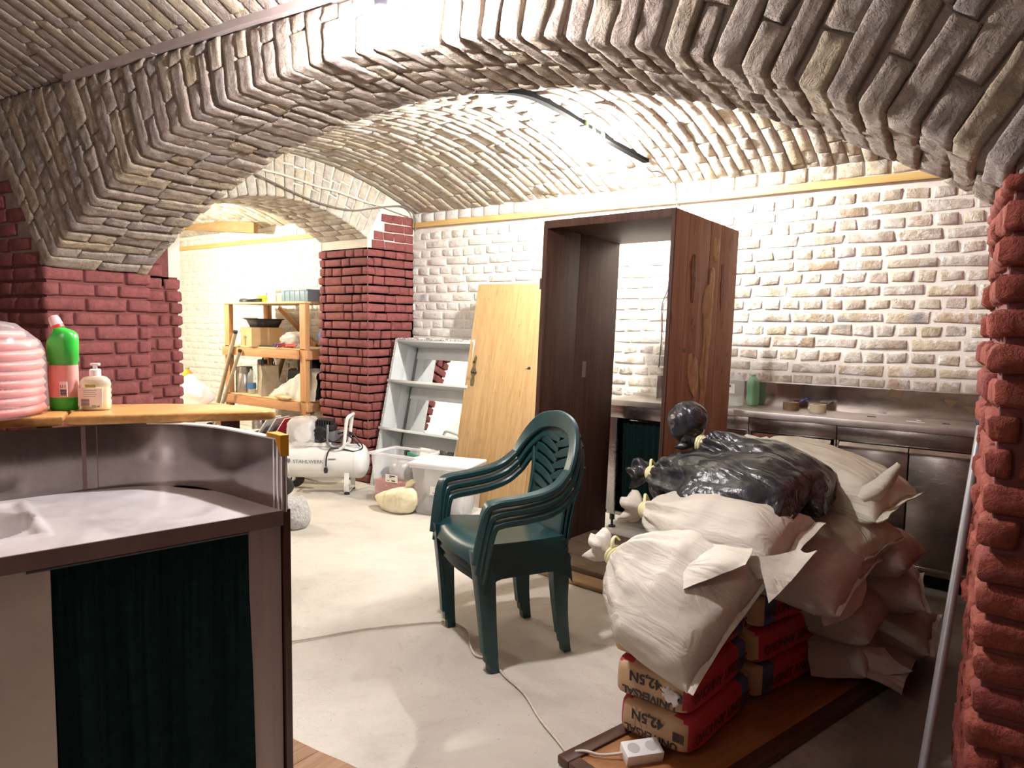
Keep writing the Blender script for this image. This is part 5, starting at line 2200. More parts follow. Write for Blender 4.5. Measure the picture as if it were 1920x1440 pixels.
box(bm, 0.02, BWD - 0.02, BDP, BDP + 0.005, 0.07, BH - 0.02)
obj('mirror_back', bm, M_MIRROR, bcs, smooth=False, label='mirror panel closing the back')
bm = B()
box(bm, 0.021, 0.034, BDP - 0.010, BDP - 0.001, 0.08, BH - 0.03)
obj('mirror_frame', bm, M_DGREY, bcs, smooth=False)


# ==================================================================  STEEL COUNTER ALONG THE BACK WALL
CF = 4.22       # front plane
CB = 4.585
wk = thing('steel_worktop', 'long dented steel worktop with low backsplash along the limewashed wall', 'worktop', (-1.3, 4.4, 0.852))


def wobj(name, m, boxes, parent=None, off=V((-1.3, 4.4, 0.852)), bev=0.002, **kw):
    bm = B()
    for b_ in boxes:
        box(bm, *b_, bev)
    bmesh.ops.transform(bm, matrix=Matrix.Translation(-off), verts=bm.verts)
    return obj(name, bm, m, parent or wk, **kw)


M_CTOP = steel('dusty counter steel', (0.58, 0.55, 0.52), 0.42, (1, 10, 10), 0.4)
M_CSPL = steel('wavy backsplash steel', (0.50, 0.45, 0.42), 0.13, (2, 14, 14), 0.35)
wobj('counter_plate', M_CTOP, [(-2.40, -0.265, CF - 0.012, CB, 0.852, 0.890)])
# backsplash, slightly wavy so that reflections break up
bm = B()
g = []
for j in range(7):
    row = []
    for i in range(61):
        x = -2.17 + 1.945 * i / 60
        z = 0.890 + 0.150 * j / 6
        row.append(bm.verts.new((x + 1.3, 4.566 - 4.4 + 0.0025 * nz((x, z, 0), 7, 3) + 0.001 * nz((x, z, 3), 25, 5), z - 0.852)))
    g.append(row)
for a, b_ in zip(g, g[1:]):
    for i in range(60):
        bm.faces.new((a[i], a[i + 1], b_[i + 1], b_[i]))
obj('backsplash', bm, M_CSPL, wk, angle=None)
wobj('backsplash_cap', M_CTOP, [(-2.172, -0.265, 4.566, 4.588, 1.038, 1.046), (-2.176, -2.168, 4.50, 4.588, 0.89, 1.046), (-2.39, -2.176, 4.57, 4.588, 0.89, 0.912)], bev=0.001)
M_TAPEB = mat('brown parcel tape', (0.16, 0.10, 0.05), (0.20, 0.13, 0.07), 20, 0.3)
for k, pl in enumerate(([(-0.735, 1.046), (-0.672, 1.036), (-0.674, 0.985), (-0.69, 0.998), (-0.738, 1.0)], [(-0.47, 1.005), (-0.43, 1.003), (-0.395, 1.004), (-0.43, 0.965), (-0.448, 0.972)], [(-0.385, 0.975), (-0.318, 0.974), (-0.32, 0.935), (-0.345, 0.94), (-0.36, 0.96)])):
    bm = B()
    n = len(pl)
    lo = [bm.verts.new((p[0] + 1.3, 4.5615 - 4.4, p[1] - 0.852)) for p in pl]
    hi = [bm.verts.new((p[0] + 1.3, 4.5625 - 4.4, p[1] - 0.852)) for p in pl]
    bm.faces.new(lo)
    bm.faces.new(hi)
    for i in range(n):
        bm.faces.new((lo[i], lo[(i + 1) % n], hi[(i + 1) % n], hi[i]))
    obj('tape_remnant', bm, M_TAPEB, wk, smooth=False)


def cab(label, x0, x1, doors, kind='closed'):
    t_ = thing('steel_cabinet', label, 'cabinet', ((x0 + x1) / 2, CF, 0))
    off = V(((x0 + x1) / 2, CF, 0))
    w_ = lambda n, m, bs, **k: wobj(n, m, bs, t_, off, **k)
    w_('top_rail', M_STEELD, [(x0, x1, CF + 0.002, CF + 0.03, 0.768, 0.851)])
    w_('side_panel', M_STEELD, [(x0, x0 + 0.012, CF + 0.004, CB, 0.105, 0.851)])
    w_('side_panel', M_STEELD, [(x1 - 0.012, x1, CF + 0.004, CB, 0.105, 0.851)])
    w_('bottom_panel', M_STEELD, [(x0, x1, CF + 0.004, CB, 0.100, 0.128)])
    w_('back_panel', M_STEELD, [(x0 + 0.012, x1 - 0.012, CB - 0.012, CB - 0.004, 0.128, 0.85)])
    for xx in (x0 + 0.03, x1 - 0.03):
        for yy in (CF + 0.05, CB - 0.04):
            bm = B()
            tube(bm, [(xx - off.x, yy - off.y, 0.0), (xx - off.x, yy - off.y, 0.008)], 0.024, 12)
            tube(bm, [(xx - off.x, yy - off.y, 0.008), (xx - off.x, yy - off.y, 0.06)], 0.009, 8)
            tube(bm, [(xx - off.x, yy - off.y, 0.05), (xx - off.x, yy - off.y, 0.101)], 0.018, 10)
            obj('foot', bm, M_BLACK, t_, angle=0.6)
    if kind == 'closed':
        for a, b_ in doors:
            bm = B()
            box(bm, a - off.x, b_ - off.x, -0.012, 0.004, 0.134, 0.732, 0.002)
            d = obj('door', bm, M_STEELD, t_)
            bm = B()
            pr = [(-0.012, 0.732), (-0.030, 0.737), (-0.032, 0.745), (-0.014, 0.764), (0.002, 0.766), (0.002, 0.732)]
            lo = [bm.verts.new((a - off.x, p[0], p[1])) for p in pr]
            hi = [bm.verts.new((b_ - off.x, p[0], p[1])) for p in pr]
            bm.faces.new(lo)
            bm.faces.new(hi)
            for i in range(6):
                bm.faces.new((lo[i], lo[(i + 1) % 6], hi[(i + 1) % 6], hi[i]))
            obj('handle_lip', bm, M_CHROME, d, smooth=False)
            bm = B()
            box(bm, a - off.x, b_ - off.x, -0.014, -0.010, 0.134, 0.142)
            obj('bottom_trim', bm, M_CHROME, d, smooth=False)
    else:
        w_('frame_upright', M_STEELD, [(x0 + 0.012, x0 + 0.075, CF + 0.002, CF + 0.025, 0.105, 0.768)])
        w_('frame_upright', M_STEELD, [(x1 - 0.05, x1, CF + 0.002, CF + 0.025, 0.105, 0.768)])
    return t_


cab('open steel counter unit with a green curtain, seen through the wardrobe frame', -2.395, -1.90, [], 'open')
cab('steel counter unit half hidden behind the right side of the wardrobe', -1.897, -1.43, [(-1.885, -1.44)])
cab('single door steel counter unit above the topmost pale sacks', -1.427, -0.938, [(-1.402, -0.96)])
cab('double door steel counter unit beside the right brick pier', -0.935, -0.235, [(-0.915, -0.578), (-0.572, -0.258)])
c2 = thing('curtain', 'dark teal curtain inside the open steel unit behind the wardrobe', 'curtain', (-2.1, 4.30, 0.75))
bm = B()
g = []
for j in range(13):
    fz = j / 12
    g.append([bm.verts.new((-0.215 + 0.36 * i / 60, 0.014 * math.sin(i * 0.75 + 0.4 * fz) * (0.6 + 0.6 * fz), -0.005 - 0.61 * fz)) for i in range(61)])
for a, b_ in zip(g, g[1:]):
    for i in range(60):
        bm.faces.new((a[i], a[i + 1], b_[i + 1], b_[i]))
obj('cloth', bm, M_CURTAIN, c2, angle=None)
bm = B()
tube(bm, [(-0.22, 0, 0), (0.17, 0, 0)], 0.006, 8)
obj('rod', bm, M_CHROME, c2)

# bottles, tapes and scraps on the worktop
M_PET = clear('clear drinking bottle', (0.80, 0.86, 0.82), 0.30, 0.06)
M_PETG = clear('green drinking bottle', (0.22, 0.50, 0.30), 0.55, 0.06)
M_WATER = clear('water', (0.62, 0.80, 0.66), 0.35, 0.05)


def pet(name, label, loc, h, r, m, group=None, lab=True, txt='UNA', waist=True):
    t_ = thing(name, label, 'bottle', loc, (0, 0, -0.6), group)
    bm = B()
    lathe(bm, [(0.0, 0.004), (r * 0.7, 0.0), (r * 0.97, 0.01), (r, 0.05 * h / 0.2), (r * (0.93 if waist else 1), 0.45 * h), (r, 0.55 * h), (r, 0.72 * h), (r * 0.8, 0.82 * h), (r * 0.38, 0.93 * h), (r * 0.32, 0.95 * h), (r * 0.32, 0.985 * h)], 24)
    obj('bottle', bm, m, t_, angle=0.9)
    bm = B()
    lathe(bm, [(0.0, 0.945 * h), (r * 0.38, 0.945 * h), (r * 0.38, h), (0.0, h)], 16)
    obj('cap', bm, M_WHITE if lab else M_PETG, t_, angle=0.6)
    bm = B()
    lathe(bm, [(0.0, 0.006), (r * 0.92, 0.012), (r * 0.95, 0.3 * h), (0, 0.3 * h)], 20)
    obj('water', bm, M_WATER, t_, angle=0.6)
    if lab:
        bm = B()
        n = 10
        v1 = [bm.verts.new((r * 1.012 * math.cos(-2.4 + 1.5 * i / n), r * 1.012 * math.sin(-2.4 + 1.5 * i / n), 0.40 * h)) for i in range(n + 1)]
        v2 = [bm.verts.new((r * 1.012 * math.cos(-2.4 + 1.5 * i / n), r * 1.012 * math.sin(-2.4 + 1.5 * i / n), 0.68 * h)) for i in range(n + 1)]
        for i in range(n):
            bm.faces.new((v1[i], v1[i + 1], v2[i + 1], v2[i]))
        obj('label_band', bm, M_LABEL, t_, angle=None)
        a = -1.75
        text(txt, r * 0.42, t_, M_INK, (r * 1.05 * math.cos(a), r * 1.05 * math.sin(a), 0.61 * h), (PI / 2, 0, a + PI / 2), bold=0.0006)
        text('1,5 l', r * 0.2, t_, M_INKG, (r * 1.05 * math.cos(a), r * 1.05 * math.sin(a), 0.50 * h), (PI / 2, 0, a + PI / 2))
    return t_


pet('water_bottle', 'clear plastic water bottle with white label at the wardrobe edge of the steel worktop', (-1.565, 4.375, 0.8905), 0.215, 0.047, M_PET)
pet('water_bottle', 'green plastic bottle just behind the clear labelled one', (-1.505, 4.50, 0.8905), 0.20, 0.040, M_PETG, lab=False)


def tape_roll(label, loc, m, r=0.047, h=0.046):
    t_ = thing('tape_roll', label, 'tape roll', loc)
    bm = B()
    lathe(bm, [(r * 0.72, 0.0), (r, 0.0), (r, h), (r * 0.72, h), (r * 0.72, 0.0)], 28)
    obj('tape', bm, m, t_, angle=0.6)
    bm = B()
    lathe(bm, [(r * 0.66, 0.0), (r * 0.715, 0.0), (r * 0.715, h), (r * 0.66, h), (r * 0.66, 0.0)], 28)
    obj('cardboard_core', bm, M_KRAFT, t_, angle=0.6)
    return t_


def pen(label, p0, p1, m):
    p0, p1 = V(p0), V(p1)
    t_ = thing('pen', label, 'pen', p0)
    d = p1 - p0
    bm = B()
    tube(bm, [V((0, 0, 0)), d * 0.06, d * 0.72], [0.0015, 0.0045, 0.0045], 8)
    obj('barrel', bm, m, t_, angle=0.8)
    bm = B()
    tube(bm, [d * 0.7, d * 0.98, d], [0.0055, 0.0055, 0.003], 8)
    obj('cap', bm, m, t_, angle=0.8)


tape_roll('brown parcel tape roll holding a blue pen on the steel worktop', (-1.255, 4.46, 0.8905), M_TAPEB)
tape_roll('cream tape roll holding a dark pen on the steel worktop', (-1.095, 4.44, 0.8905), mat('cream tape', (0.50, 0.46, 0.30), (0.56, 0.52, 0.36), 10, 0.4))
pen('blue pen leaning in the brown tape roll', (-1.27, 4.452, 0.897), (-1.165, 4.47, 0.965), mat('blue pen plastic', (0.03, 0.03, 0.30), rough=0.3))
pen('dark purple pen leaning in the cream tape roll', (-1.11, 4.432, 0.897), (-1.01, 4.45, 0.958), mat('dark purple plastic', (0.035, 0.015, 0.05), rough=0.3))
for x, y, l_, a, lb in ((-0.80, 4.42, 0.045, 0.1, 'short dark wood splinter left of the others on the steel worktop'), (-0.565, 4.42, 0.03, -0.5, 'tiny dark chip behind the white sliver on the steel worktop'), (-0.57, 4.34, 0.09, -0.15, 'thin white sliver in the middle of the steel worktop'), (-0.43, 4.36, 0.035, 0.0, 'dark flat chip nearest the right brick pier on the steel worktop')):
    bm = B()
    prism(bm, [(-l_ / 2, -0.003), (l_ * 0.3, -0.006), (l_ / 2, 0.0), (l_ * 0.2, 0.005), (-l_ / 2, 0.004)], 0, 0.004)
    tag(obj('splinter', bm, M_WHITE if 'white' in lb else M_DKBROWN, None, smooth=False, loc=(x, y, 0.8905), rot=(0, 0, a)), lb, 'splinter', 'scraps on the steel worktop')

# ==================================================================  SHELF RACK IN THE LEFT BAY
RX0, RX1, RY0, RY1, RZ = -6.755, -5.42, 4.0, 4.50, 1.567
M_RACK = wood('orange pine', (0.40, 0.19, 0.075), (0.56, 0.31, 0.14), 'z', 3.0, 0.55, 0.12)
M_RACKX = wood('orange pine rail', (0.42, 0.20, 0.09), (0.56, 0.30, 0.15), 'x', 3.0, 0.55, 0.12)
M_SHELF = wood('pale pine shelf', (0.58, 0.40, 0.20), (0.70, 0.52, 0.30), 'x', 3.0, 0.55, 0.1)
rk = thing('shelf_rack', 'home made pine shelf rack against the bright wall of the left bay', 'shelf rack', (RX0, RY0, 0))


def robj(name, m, b_, mtx=None, bev=0.003):
    bm = B()
    box(bm, b_[0] - RX0, b_[1] - RX0, b_[2] - RY0, b_[3] - RY0, b_[4], b_[5], bev)
    if mtx:
        bmesh.ops.transform(bm, matrix=mtx, verts=bm.verts)
    return obj(name, bm, m, rk)


PW = 0.085
for x0 in (RX0, RX1 - PW):
    for y0 in (RY0, RY1 - 0.05):
        robj('post', M_RACK, (x0, x0 + PW, y0, y0 + 0.05, 0, RZ - 0.018))
robj('shelf_board', M_SHELF, (RX0 - 0.01, RX1 + 0.01, RY0 - 0.01, RY1, RZ - 0.018, RZ))
for zt in (1.135, 0.652):
    robj('shelf_board', M_SHELF, (RX0 + 0.005, RX1 - 0.005, RY0 + 0.0, RY1, zt - 0.014, zt))
    robj('rail', M_RACKX, (RX0 + PW * 0.0, RX1 - PW - 0.001, RY0 - 0.028, RY0 - 0.001, zt - 0.098, zt - 0.015))
    robj('rail', M_RACKX, (RX0, RX1, RY1 + 0.001, RY1 + 0.028, zt - 0.098, zt - 0.015))
    robj('side_rail', M_RACKX, (RX1 + 0.001, RX1 + 0.028, RY0, RY1, zt - 0.098, zt - 0.015))
    robj('side_rail', M_RACKX, (RX0 - 0.028, RX0 - 0.001, RY0, RY1, zt - 0.098, zt - 0.015))


def beam(p0, p1, w_=0.055, t__=0.022, name='brace'):
    p0, p1 = V(p0) - V((RX0, RY0, 0)), V(p1) - V((RX0, RY0, 0))
    bm = B()
    d = p1 - p0
    sec_sweep(bm, [p0, p0.lerp(p1, 0.5), p1], w_, t__, d.cross(V((0, 1, 0))))
    obj(name, bm, M_RACKX, rk)


beam((-6.60, 4.542, 1.53), (-5.98, 4.542, 1.13))
beam((-6.62, 4.542, 0.10), (-5.95, 4.542, 0.56))


def top(name, label, cat, loc, rot=(0, 0, 0), group=None):
    return thing(name, label, cat, loc, rot, group)


# on the top board
def ring_coil(name, label, loc, r, n, m, tr=0.009, sq=1.0):
    t_ = top(name, label, 'cable coil', loc, group='cable coils on top of the shelf rack')
    for k in range(n):
        bm = B()
        tube(bm, [V((r * (1 - 0.05 * k) * math.cos(a) , r * sq * (1 - 0.05 * k) * math.sin(a), tr + k * tr * 1.5 + 0.006 * math.sin(a * 2 + k))) for a in [2 * PI * i / 28 for i in range(28)]], tr, 7, closed=True)
        obj('loop', bm, m, t_, angle=None)


ring_coil('cable_coil', 'black cable coil at the front on top of the shelf rack', (-6.44, 4.13, RZ), 0.125, 2, M_BLACK, 0.010)
ring_coil('cable_coil', 'yellow green cable coil on top of the shelf rack', (-6.36, 4.27, RZ), 0.13, 4, mat('yellow green cable', (0.48, 0.55, 0.03), rough=0.5), 0.011)
ring_coil('cable_coil', 'blue cable coil lying on the yellow green one on the shelf rack', (-6.34, 4.36, RZ + 0.072), 0.115, 2, mat('blue cable', (0.03, 0.11, 0.40), rough=0.5), 0.011)


def plain_box(name, label, cat, loc, sx, sy, sz, m, rot=0, group=None, bev=0.004, lid=None):
    t_ = top(name, label, cat, loc, (0, 0, rot), group)
    bm = B()
    box(bm, -sx / 2, sx / 2, -sy / 2, sy / 2, 0, sz, bev)
    obj('carton', bm, m, t_)
    if lid:
        bm = B()
        box(bm, -sx / 2 - 0.003, sx / 2 + 0.003, -sy / 2 - 0.003, sy / 2 + 0.003, sz - 0.02, sz + 0.002, 0.002)
        obj('lid', bm, lid, t_)
    return t_


plain_box('small_carton', 'small upright white carton on top of the shelf rack', 'box', (-6.17, 4.2, RZ), 0.12, 0.09, 0.125, M_OFFW, 0.1, lid=M_WHITE)
t_ = plain_box('glass_jar', 'clear glass box beside the white carton on the shelf rack', 'jar', (-6.03, 4.22, RZ), 0.13, 0.10, 0.09, clear('glass', (0.9, 0.92, 0.9), 0.3, 0.05), 0, lid=M_WHITE)


def crate(name, label, loc, sx, sy, sz, m, rot=0, cat='crate'):
    t_ = top(name, label, cat, loc, (0, 0, rot))
    th = 0.008
    for nm, b_ in (('end_wall', (-sx / 2, -sx / 2 + th, -sy / 2, sy / 2)), ('end_wall', (sx / 2 - th, sx / 2, -sy / 2, sy / 2)), ('side_wall', (-sx / 2 + th, sx / 2 - th, -sy / 2, -sy / 2 + th)), ('side_wall', (-sx / 2 + th, sx / 2 - th, sy / 2 - th, sy / 2))):
        bm = B()
        box(bm, *b_, 0, sz, 0.002)
        if nm == 'side_wall':
            for k in range(5):
                xx = b_[0] + (b_[1] - b_[0]) * (k + 0.5) / 5
                yy = b_[2] if b_[2] < 0 else b_[3]
                box(bm, xx - 0.006, xx + 0.006, yy - 0.004, yy + 0.004, 0.01, sz - 0.012)
            box(bm, b_[0], b_[1], (b_[2] if b_[2] < 0 else b_[3]) - 0.005, (b_[2] if b_[2] < 0 else b_[3]) + 0.005, sz - 0.014, sz)
        obj(nm, bm, m, t_)
    bm = B()
    box(bm, -sx / 2 + th, sx / 2 - th, -sy / 2 + th, sy / 2 - th, 0, th)
    obj('bottom', bm, m, t_)
    return t_


crate('plastic_crate', 'grey blue plastic crate at the right end of the top board of the shelf rack', (-5.66, 4.20, RZ), 0.40, 0.28, 0.115, mat('grey blue plastic', (0.17, 0.25, 0.31), (0.22, 0.31, 0.37), 8, 0.4))

# middle shelf
ZM = 1.135
M_CARD = mat('brown cardboard', (0.42, 0.27, 0.13), (0.50, 0.34, 0.18), 7, 0.8, bmp=0.1)
cb = top('cardboard_box', 'open brown cardboard box with printed arrows on the middle board of the shelf rack', 'box', (-6.36, 4.17, ZM), (0, 0, -0.35))
for b_ in ((-0.23, 0.23, -0.15, -0.145), (-0.23, 0.23, 0.145, 0.15), (-0.23, -0.265, -0.145, 0.145), (0.225, 0.23, -0.145, 0.145)):
    bm = B()
    box(bm, *b_, 0.006, 0.185)
    obj('wall_panel', bm, M_CARD, cb, smooth=False)
bm = B()
box(bm, -0.23, 0.23, -0.15, 0.15, 0.0, 0.006)
obj('bottom', bm, M_CARD, cb, smooth=False)
bm = B()
prism(bm, [(0, 0), (0.29, 0), (0.28, 0.11), (0.01, 0.11)], 0, 0.004, Matrix.Translation((-0.232, 0.145, 0.183)) @ Matrix.Rotation(-PI / 2, 4, 'Z') @ Matrix.Rotation(math.radians(205), 4, 'X'))
obj('flap', bm, M_CARD, cb, smooth=False)
for x in (-0.11, -0.085):
    bm = B()
    box(bm, x - 0.003, x + 0.003, -0.1515, -0.1505, 0.06, 0.10)
    obj('arrow_print', bm, M_INK, cb, smooth=False)
bm = B()
box(bm, -0.05, -0.03, -0.1515, -0.1505, 0.075, 0.10)
box(bm, -0.01, 0.02, -0.1515, -0.1505, 0.08, 0.092)
obj('goods_print', bm, M_INK, cb, smooth=False)
tb = top('plastic_tub', 'black plastic tub with a wide rim standing on the cardboard box', 'tub', (-6.33, 4.18, ZM + 0.187), (0, 0, -0.3))
bm = B()
oval_stack(bm, [(0.0, 0, 0.17, 0.11), (0.07, 0, 0.205, 0.14), (0.078, 0, 0.225, 0.16), (0.086, 0, 0.225, 0.16), (0.084, 0, 0.20, 0.135), (0.012, 0, 0.165, 0.105)], 36, 5)
obj('tub', bm, M_BLACK, tb, angle=0.6)
bm = B()
for k in range(12):
    box(bm, -0.20 + 0.035 * k, -0.20 + 0.035 * k + 0.022, -0.162, -0.12, 0.084, 0.091)
obj('rim_tabs', bm, M_BLACK, tb, smooth=False)
bt = top('baking_tray', 'flat black tray under the cardboard box on the middle board', 'tray', (-6.10, 4.05, ZM))
bm = B()
box(bm, -0.20, 0.22, -0.035, 0.03, 0, 0.012, 0.003)
obj('tray', bm, M_BLACK, bt)
bm = B()
tube(bm, smooth_path([(0.20, -0.03, 0.008), (0.27, -0.035, 0.012), (0.33, -0.03, 0.006)], 4), 0.004, 6)
obj('grip', bm, M_WHITE, bt)


def blob(name, label, cat, loc, s, m, seed, amp=0.25, flat=True, f=2.2, part='bag', group=None, ridg=0.1, extra=None, sub=4):
    t_ = top(name, label, cat, loc, group=group)
    bm = B()
    bmesh.ops.create_icosphere(bm, subdivisions=sub, radius=1.0)
    for v in bm.verts:
        p = v.co.copy()
        d = 1 + amp * nz(p, f * 0.6, seed) + ridg * (1 - 2 * abs(nz(p, f * 2, seed + 4)))
        q_ = V((p.x * s[0], p.y * s[1], p.z * s[2])) * d
        if extra:
            q_ = extra(q_, p)
        if flat:
            q_.z = max(q_.z, -s[2] * 0.75) + s[2] * 0.75
        v.co = q_
    obj(part, bm, m, t_, angle=None)
    return t_


M_CLEARBAG = clear('clear film bag', (0.85, 0.84, 0.80), 0.5, 0.2)
cbg = blob('film_bag', 'clear film bag of small parts on the middle board of the shelf rack', 'plastic bag', (-5.74, 4.10, ZM), (0.14, 0.09, 0.085), M_CLEARBAG, 3, 0.3)
bm = B()
for k in range(5):
    tube(bm, [V((0.02 * k - 0.04 + 0.035 * math.cos(a), 0.01 * k, 0.06 + 0.035 * math.sin(a) + 0.004 * k)) for a in [2 * PI * i / 14 for i in range(14)]], 0.005, 5, closed=True)
obj('rings', bm, M_INKG, cbg, angle=None)
tg = top('cable_tangle', 'tangle of red cord and purple scissors on the middle board of the shelf rack', 'cable tangle', (-5.72, 3.99, ZM))
bm = B()
r_ = random.Random(9)
tube(bm, smooth_path([(r_.uniform(-0.17, 0.2), 0.02 + r_.uniform(-0.015, 0.03), 0.008 + r_.uniform(0, 0.035)) for _ in range(16)], 5), 0.006, 6)
obj('red_cord', bm, mat('red cord', (0.42, 0.04, 0.03), rough=0.6), tg, angle=None, label='red cord')
bm = B()
for x in (-0.14, -0.10):
    tube(bm, [V((x + 0.018 * math.cos(a), -0.012, 0.022 + 0.018 * math.sin(a))) for a in [2 * PI * i / 14 for i in range(14)]], 0.005, 6, closed=True)
tube(bm, [(-0.10, -0.01, 0.03), (0.0, 0.0, 0.05)], 0.004, 6)
tube(bm, [(-0.14, -0.01, 0.03), (-0.01, 0.005, 0.045)], 0.004, 6)
obj('scissors', bm, mat('purple plastic', (0.11, 0.04, 0.16), rough=0.4), tg, angle=None, label='purple scissor handles')
blob('blue_bag', 'crumpled blue bag at the right end of the middle board', 'bag', (-5.47, 4.30, ZM), (0.09, 0.08, 0.11), mat('blue bag cloth', (0.05, 0.08, 0.30), (0.09, 0.14, 0.42), 14, 0.6), 6, 0.3)

# lower shelf
ZL = 0.652


def flask(name, label, loc, h, r, m, capm, caph=0.2):
    t_ = top(name, label, 'flask', loc)
    bm = B()
    lathe(bm, [(0, 0), (r * 0.96, 0), (r, 0.008), (r, h * 0.1), (r * 0.985, h * 0.105), (r, h * 0.11), (r, h * (1 - caph) - 0.01), (r * 0.93, h * (1 - caph)), (0, h * (1 - caph))], 24)
    obj('body', bm, m, t_, angle=0.6)
    bm = B()
    lathe(bm, [(0, h * (1 - caph)), (r * 0.95, h * (1 - caph)), (r * 0.95, h * 0.98), (r * 0.8, h), (0, h)], 24)
    obj('cap', bm, capm, t_, angle=0.6)


flask('thermos_flask', 'brushed steel thermos flask on the lower board of the shelf rack', (-6.60, 4.12, ZL), 0.27, 0.085, M_STEEL, M_STEEL, 0.25)
flask('thermos_flask', 'slim grey capped bottle between the thermos flask and the paper bag', (-6.43, 4.22, ZL), 0.34, 0.052, mat('pale bottle steel', (0.35, 0.36, 0.38), rough=0.3, metal=0.7), mat('grey cap', (0.12, 0.13, 0.15), rough=0.5), 0.3)
pet('water_bottle', 'clear water bottle with blue label on the lower board of the rack', (-6.415, 4.085, ZL), 0.25, 0.042, M_PET, lab=False)
bm = B()
lathe(bm, [(0.0428, 0.05), (0.0432, 0.06), (0.0432, 0.10), (0.0428, 0.11)], 20)
obj('blue_label', bm, mat('blue label', (0.08, 0.22, 0.5), rough=0.5), bpy.data.objects['water_bottle.002'], angle=None, label='blue printed label')
pb = top('paper_bag', 'beige paper carrier bag with black handles on the lower board of the shelf rack', 'bag', (-6.20, 4.13, ZL), (0, 0, -0.45))
M_PAPER = mat('beige paper', (0.56, 0.48, 0.36), (0.66, 0.58, 0.46), 30, 0.8, bmp=0.4, bscale=18, bdist=0.01)


def paper_bag(t_, sx, sy, sz, m):
    bm = B()
    g = []
    n = 40
    for j in range(11):
        fz = j / 10
        row = []
        for k in range(n):
            a = 4 * k / n
            s, f = int(a), a - int(a)
            x, y = ((-1 + 2 * f, -1), (1, -1 + 2 * f), (1 - 2 * f, 1), (-1, 1 - 2 * f))[s]
            sq = 1 - 0.35 * fz * (0.4 + 0.6 * abs(y) * 0) * (1 if s in (1, 3) else 1) * 0.6
            yy = y * sy / 2 * sq
            if s in (1, 3):
                x *= 1 - 0.10 * fz * (1 - abs(y))
            p = V((x * sx / 2, yy, fz * sz))
            p += V((nz(p, 12, 2), nz(p, 12, 5), 0)) * 0.012 * (0.2 + fz)
            row.append(bm.verts.new(p))
        g.append(row)
    for a, b_ in zip(g, g[1:]):
        for k in range(n):
            bm.faces.new((a[k], a[(k + 1) % n], b_[(k + 1) % n], b_[k]))
    bm.faces.new(list(reversed(g[0])))
    bmesh.ops.solidify(bm, geom=bm.faces[:], thickness=0.002)
    obj('bag', bm, m, t_, angle=0.8)
    for yy in (-sy * 0.33, sy * 0.33):
        bm = B()
        tube(bm, smooth_path([(-0.05, yy, sz - 0.03), (-0.045, yy * 0.9, sz + 0.04), (0, yy * 0.8, sz + 0.07), (0.045, yy * 0.9, sz + 0.04), (0.05, yy, sz - 0.03)], 5), 0.006, 7)
        obj('handle', bm, M_BLACK, t_)


paper_bag(pb, 0.30, 0.17, 0.30, M_PAPER)
tbx = top('tool_bag', 'black tool bag with a grey handle at the back of the lower board', 'tool bag', (-5.72, 4.30, ZL), (0, 0, -0.1))
bm = B()
box(bm, -0.27, 0.25, -0.12, 0.12, 0, 0.27, 0.03, 3)
obj('bag', bm, M_RUBBER, tbx)
bm = B()
tube(bm, smooth_path([(-0.10, -0.09, 0.26), (-0.09, -0.10, 0.35), (-0.02, -0.10, 0.385), (0.08, -0.10, 0.36), (0.10, -0.09, 0.27)], 5), 0.018, 8, flat=0.6)
obj('handle', bm, mat('grey handle plastic', (0.16, 0.16, 0.17), rough=0.5), tbx)
bm = B()
box(bm, 0.05, 0.14, -0.09, 0.02, 0.26, 0.40, 0.02)
obj('pouch', bm, M_BLACK, tbx)


tp_ = top('tarpaulin', 'folded pale grey tarpaulin heaped on the lower board of the shelf rack', 'tarpaulin', (-5.77, 4.17, ZL))
bm = B()
g = []
for i in range(49):
    x = -0.42 + 0.84 * i / 48
    u = i / 48
    h = 0.02 + 0.27 * min(1, max(0, u * 1.35)) ** 1.15
    row = []
    for j in range(15):
        s_ = j / 14
        y, z = (-0.10 - 0.03 * (1 - s_ * 2), h * (s_ * 2) ** 0.8 * 0.92) if s_ < 0.5 else (-0.10 + 0.24 * (s_ - 0.5) * 2, h * (0.92 + 0.08 * math.sin((s_ - 0.5) * 2 * PI)))
        f_ = math.sin(x * 38 + 4 * s_ + 2 * math.sin(x * 9)) * 0.010 + nz((x, s_, 0), 6, 3) * 0.02
        row.append(bm.verts.new((x + 0.02 * math.sin(s_ * 5), y + f_ * (1 if s_ < 0.5 else 0.3), max(0.001, z + f_ * 0.8 * min(1, z * 10)))))
    g.append(row)
for a, b_ in zip(g, g[1:]):
    for j in range(14):
        bm.faces.new((a[j], a[j + 1], b_[j + 1], b_[j]))
obj('sheet', bm, mat('pale grey tarpaulin', (0.46, 0.46, 0.42), (0.58, 0.58, 0.53), 8, 0.6, bmp=0.5, bscale=14, bdist=0.02), tp_, angle=None)
blob('snack_packet', 'flat orange packet at the front edge of the lower board', 'packet', (-5.74, 3.985, ZL), (0.12, 0.035, 0.026), mat('orange foil', (0.52, 0.26, 0.10), (0.66, 0.42, 0.24), 16, 0.4), 8, 0.2, part='packet', sub=3)
stc = top('wooden_stick', 'thick short stick leaning behind the paper bag on the rack', 'stick', (-6.42, 4.34, ZL))
bm = B()
tube(bm, [(0, 0.0, 0), (0.13, 0.05, 0.42)], 0.022, 10)
obj('stick', bm, M_PLANK2, stc)
